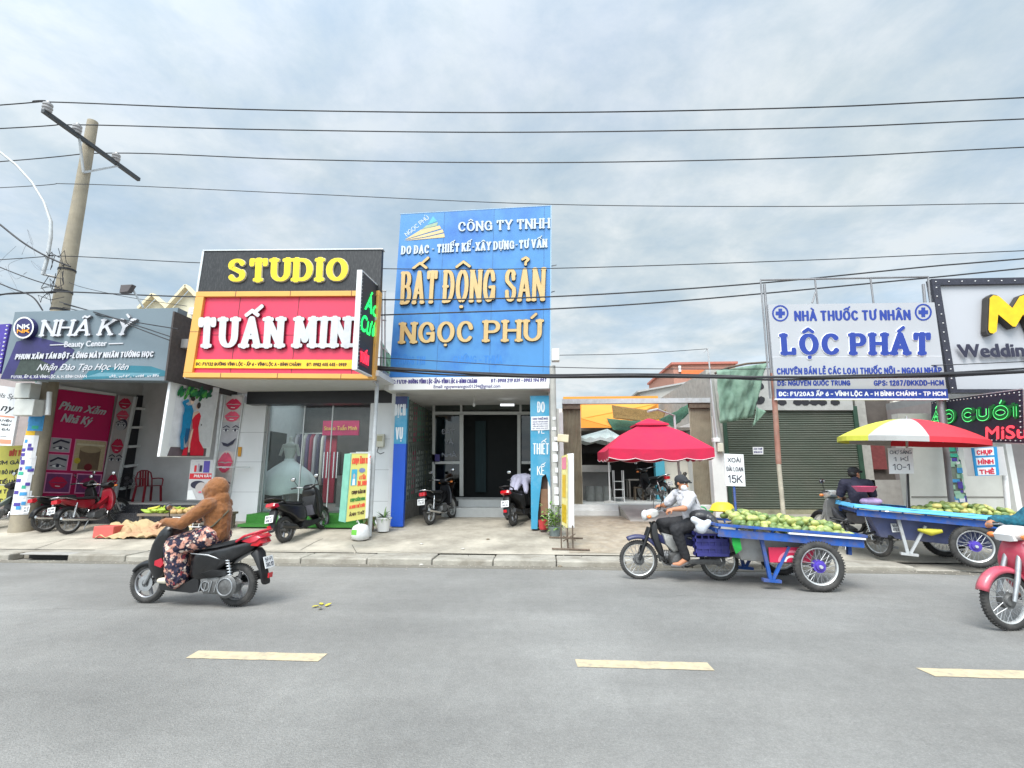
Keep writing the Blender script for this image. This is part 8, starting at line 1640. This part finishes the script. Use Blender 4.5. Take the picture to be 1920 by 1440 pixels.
for s_ in 'lr': chain(b, [J['h'+s_], J['k'+s_], J['a'+s_]+V((0, 0, -.02))], [.135, .128, .125]); b.cap(J['kl'], J['kr'], .10, .10)
wear('floral_trousers', b, wo, floral(), .013, .035)
for s_ in 'lr': b = MB(); chain(b, [J['a'+s_]-V((0, 0, .03)), J['t'+s_], J['t'+s_]+dirm(X, (1, 0, -.05))*.09], [.044, .042, .032]); wear('shoe', b, wo, mat('cream shoe', C(206, 198, 180), .6, var=.06), .009)
# strap across the back
g = MB(); g.tube([J['sr']+V((0, 0, .09)), J['chest']+dirm(X, (-1, .2, 0))*.17, J['waist']+dirm(X, (-.4, 1, 0))*.165, J['hip']+dirm(X, (.2, 1, .5))*.17], .012, 6); g.build('bag_strap', mat('olive strap', (.09, .08, .05), .7), wo, smooth=60)
# --- man on the old motorbike, looking back over his cart
X = tm.matrix_world.copy()
J = TX(X, dict(hip=(-.26, 0, .84), hl=(-.24, .09, .83), hr=(-.24, -.09, .83), waist=(-.24, .01, 1.0), chest=(-.17, .02, 1.17), sl=(-.19, .18, 1.235), sr=(-.06, -.15, 1.25), neck=(-.12, .03, 1.31), head=(-.10, .05, 1.425),
     el=(-.04, .34, 1.07), er=(.10, -.24, 1.08), wl=(.12, .34, 1.055), wr=(.135, -.335, 1.065), kl=(.08, .25, .76), kr=(.20, -.16, .80), al=(-.06, .20, .33), ar=(.0, -.20, .33), tl=(.06, .25, .265), tr=(.13, -.23, .265)))
mn = thing('person', 'man in a grey polo shirt, dark cap and white mask riding the old motorbike', 'person', X @ V((-.2, 0, .8)))
b = MB(); chain(b, [J['hip'], J['waist'], J['chest']], [.13, .125, .13]); b.cap(J['hl'], J['hr'], .105, .105); b.cap(J['sl'], J['sr'], .065, .065); b.cap(J['chest'], J['neck'], .085, .058); b.cap(J['neck'], J['head']-V((0, 0, .04)), .055, .055)
for s_ in 'lr':
    chain(b, [J['s'+s_], J['e'+s_], J['w'+s_]], [.056, .045, .03]); chain(b, [J['h'+s_], J['k'+s_], J['a'+s_]], [.09, .062, .04]); chain(b, [J['a'+s_], J['t'+s_]], [.04, .034]); b.cap(J['t'+s_], J['t'+s_]+dirm(X, (1, .15, 0))*.08, .036, .024)
    hand(b, J['w'+s_], dirm(X, (.6, .05 if s_ == 'l' else -.05, -.15)), dirm(X, (.1, 0, -1)), 1 if s_ == 'l' else -1, 1.0)
fd_ = dirm(X, (-.62, .75, -.12)); P, rot = head(b, J['head'], fd_); body_build(b, mn, mat('tanned skin', C(182, 124, 92), .55, var=.06, vs_=20)); eyeset(P, mn)
shm_ = mat('light grey polo', C(196, 194, 198), .85, var=.06, vs_=10, bump=.15, bs=60)
b = MB(); chain(b, [J['hip']+V((0, 0, .01)), J['waist'], J['chest']], [.155, .152, .155]); b.cap(J['sl'], J['sr'], .085, .085); b.cap(J['chest'], J['neck'], .11, .07); b.cap(J['hip']+dirm(X, (-.3, .2, 0))*.04, J['hip']+dirm(X, (-.3, .2, -1))*.07, .13, .13)
for s_ in 'lr': m_ = J['s'+s_].lerp(J['e'+s_], .72); b.cap(J['s'+s_], m_, .085, .078)
wear('polo_shirt', b, mn, shm_, .011, .022)
g = MB(); g.torus((0, 0, 0), .072, .014, 'z', 20, 6); g.T = None; o = g.build('collar', shm_, None, local=True, smooth=60); o.parent = mn; o.location = J['neck']-mn.location-V((0, 0, .01)); o.rotation_euler = (.2, .1, 0)
g = MB(); g.bar(J['chest']+fd_*.15+V((0, 0, .10)), J['chest']+fd_*.165+V((0, 0, -.02)), .02, .012); g.build('placket', mat('dark placket', (.06, .06, .07), .7), mn)
b = MB(); b.cap(J['hl'], J['hr'], .128, .128)
for s_ in 'lr': chain(b, [J['h'+s_], J['k'+s_], J['a'+s_]+V((0, 0, .03))], [.115, .088, .066])
wear('trousers', b, mn, mat('black trousers', (.022, .022, .025), .8, var=.2, vs_=8), .012, .02)
b = MB(); b.ball(P(.05, 0, -.052), (.058, .068, .058), 16, 10, rot); wear('face_mask', b, mn, mat('white face mask', (.72, .73, .74), .7, var=.04), .008)
b = MB(); b.ball(P(-.012, 0, .05), (.112, .092, .085), 18, 12, rot); b.cap(P(.10, -.045, .045), P(.10, .045, .045), .022, .022); b.cap(P(.155, -.03, .035), P(.155, .03, .035), .012, .012); wear('cap', b, mn, mat('black cap', (.025, .026, .03), .8, var=.2), .009)
b = MB(); b.ball(P(-.04, 0, -.01), (.075, .082, .06), 14, 10, rot); wear('hair', b, mn, mat('black hair', (.012, .011, .01), .5, var=.3), .01)
for s_ in 'lr': b = MB(); chain(b, [J['a'+s_]-V((0, 0, .05)), J['t'+s_]-V((0, 0, .02)), J['t'+s_]+dirm(X, (1, .15, 0))*.10-V((0, 0, .02))], [.034, .032, .026]); wear('sandal', b, mn, mat('grey sandal', (.16, .15, .15), .7, var=.2), .008)
# --- seller seated on the second motorbike, seen from behind
X = t2.matrix_world.copy(); bx = V((6.28, 10.25, zg(10.2)))
o_ = X @ V((-.25, 0, .8)); f_ = V((.35, .9, 0)).normalized(); l_ = V((0, 0, 1)).cross(f_); Q = lambda a, b_, c_: V((o_.x, o_.y, zg(10.0)))+f_*a+l_*b_+V((0, 0, c_))
J = dict(hip=Q(0, 0, .84), hl=Q(.02, .1, .84), hr=Q(.02, -.1, .84), waist=Q(-.02, 0, 1.0), chest=Q(.02, 0, 1.15), sl=Q(.03, .19, 1.22), sr=Q(.03, -.19, 1.22), neck=Q(.07, 0, 1.29), head=Q(.12, -.01, 1.40), el=Q(.10, .27, .98), er=Q(.12, -.27, .98), wl=Q(.33, .16, .93), wr=Q(.34, -.14, .95), kl=Q(.44, .17, .80), kr=Q(.44, -.16, .80), al=Q(.48, .17, .38), ar=Q(.48, -.16, .38), tl=Q(.58, .19, .33), tr=Q(.58, -.18, .33))
sl_ = thing('person', 'seller in a navy shirt and black cap seated with back turned on the second motorbike', 'person', Q(0, 0, .78))
b = MB(); chain(b, [J['hip'], J['waist'], J['chest']], [.13, .125, .13]); b.cap(J['hl'], J['hr'], .105, .105); b.cap(J['sl'], J['sr'], .065, .065); b.cap(J['chest'], J['neck'], .085, .058); b.cap(J['neck'], J['head']-V((0, 0, .04)), .055, .055)
for s_ in 'lr':
    chain(b, [J['s'+s_], J['e'+s_], J['w'+s_]], [.056, .045, .03]); chain(b, [J['h'+s_], J['k'+s_], J['a'+s_]], [.09, .062, .04]); chain(b, [J['a'+s_], J['t'+s_]], [.04, .03]); b.cap(J['t'+s_], J['t'+s_]+f_*.07, .034, .024)
    hand(b, J['w'+s_], f_+V((0, 0, -.2)), V((0, 0, -1)), 1 if s_ == 'l' else -1, .5)
P, rot = head(b, J['head'], f_*.6-l_*.8+V((0, 0, -.1))); body_build(b, sl_, MC['tanned skin']); eyeset(P, sl_)
b = MB(); chain(b, [J['hip'], J['waist'], J['chest']], [.152, .15, .155]); b.cap(J['sl'], J['sr'], .088, .088); b.cap(J['chest'], J['neck'], .11, .07)
for s_ in 'lr': b.cap(J['s'+s_], J['s'+s_].lerp(J['e'+s_], .8), .085, .078)
wear('shirt', b, sl_, mat('navy shirt', (.022, .022, .045), .8, var=.15, vs_=8), .012, .02)
b = MB(); b.cap(J['hl'], J['hr'], .128, .128)
for s_ in 'lr': chain(b, [J['h'+s_], J['k'+s_], J['a'+s_]+V((0, 0, .03))], [.115, .088, .066])
wear('trousers', b, sl_, mat('dark grey trousers', (.04, .04, .045), .8, var=.2), .012, .02)
b = MB(); b.ball(P(-.012, 0, .05), (.112, .092, .085), 18, 12, rot); b.cap(P(.11, -.05, .05), P(.11, .05, .05), .022, .022); wear('cap', b, sl_, MC['black cap'], .009)
b = MB(); b.ball(P(-.045, 0, -.01), (.075, .082, .07), 14, 10, rot); wear('hair', b, sl_, MC['black hair'], .01)
for s_ in 'lr': b = MB(); chain(b, [J['a'+s_]-V((0, 0, .03)), J['t'+s_]-V((0, 0, .01)), J['t'+s_]+f_*.09], [.036, .034, .026]); wear('shoe', b, sl_, MC['grey sandal'], .009)
# --- rider at the right edge
X = tr.matrix_world.copy()
J = TX(X, dict(hip=(-.36, 0, .86), hl=(-.34, .09, .85), hr=(-.34, -.09, .85), waist=(-.36, 0, 1.0), chest=(-.35, 0, 1.17), sl=(-.34, .18, 1.24), sr=(-.34, -.18, 1.24), neck=(-.33, 0, 1.31), head=(-.31, 0, 1.425),
     el=(-.08, .27, 1.03), er=(-.08, -.27, 1.03), wl=(.14, .335, 1.05), wr=(.14, -.335, 1.05), kl=(.16, .17, .78), kr=(.16, -.17, .78), al=(-.02, .2, .33), ar=(-.02, -.2, .33), tl=(.1, .23, .265), tr=(.1, -.23, .265)))
rd_ = thing('person', 'rider in a teal patterned jacket mostly cut off by the right edge', 'person', X @ V((-.2, 0, .8)))
b = MB(); chain(b, [J['hip'], J['waist'], J['chest']], [.13, .125, .13]); b.cap(J['hl'], J['hr'], .105, .105); b.cap(J['sl'], J['sr'], .065, .065); b.cap(J['chest'], J['neck'], .085, .058); b.cap(J['neck'], J['head']-V((0, 0, .04)), .055, .055)
for s_ in 'lr':
    chain(b, [J['s'+s_], J['e'+s_], J['w'+s_]], [.056, .045, .03]); chain(b, [J['h'+s_], J['k'+s_], J['a'+s_]], [.09, .062, .04]); chain(b, [J['a'+s_], J['t'+s_]], [.04, .034]); b.cap(J['t'+s_], J['t'+s_]+dirm(X, (1, 0, 0))*.08, .036, .024)
    hand(b, J['w'+s_], dirm(X, (.6, 0, -.15)), dirm(X, (.1, 0, -1)), 1 if s_ == 'l' else -1, 1.0)
P, rot = head(b, J['head'], dirm(X, (1, 0, -.05))); body_build(b, rd_, MC['tanned skin']); eyeset(P, rd_)
b = MB(); chain(b, [J['hip'], J['waist'], J['chest']], [.16, .155, .16]); b.cap(J['sl'], J['sr'], .09, .09); b.cap(J['chest'], J['neck'], .115, .08)
for s_ in 'lr': chain(b, [J['s'+s_], J['e'+s_], J['w'+s_]], [.09, .085, .065])
wear('jacket', b, rd_, mat('teal patterned jacket', C(20, 92, 110), .8, var=.5, vs_=24, dirt=C(14, 54, 80), dirt_s=10, dirt_amt=.8), .012, .025)
b = MB(); b.cap(J['hl'], J['hr'], .128, .128)
for s_ in 'lr': chain(b, [J['h'+s_], J['k'+s_], J['a'+s_]+V((0, 0, .03))], [.115, .088, .066])
wear('trousers', b, rd_, MC['dark grey trousers'], .012, .02)
b = MB(); b.ball(P(-.01, 0, .04), (.13, .115, .12), 18, 12, rot); wear('helmet', b, rd_, mat('white helmet', (.6, .6, .6), .3, coat=.4), .011)
b = MB(); b.ball(P(.06, 0, -.055), (.06, .068, .062), 16, 10, rot); wear('face_mask', b, rd_, MC['white face mask'], .009)
for s_ in 'lr': b = MB(); chain(b, [J['a'+s_]-V((0, 0, .03)), J['t'+s_]-V((0, 0, .01)), J['t'+s_]+dirm(X, (1, 0, 0))*.09], [.038, .036, .028]); wear('shoe', b, rd_, MC['grey sandal'], .009)
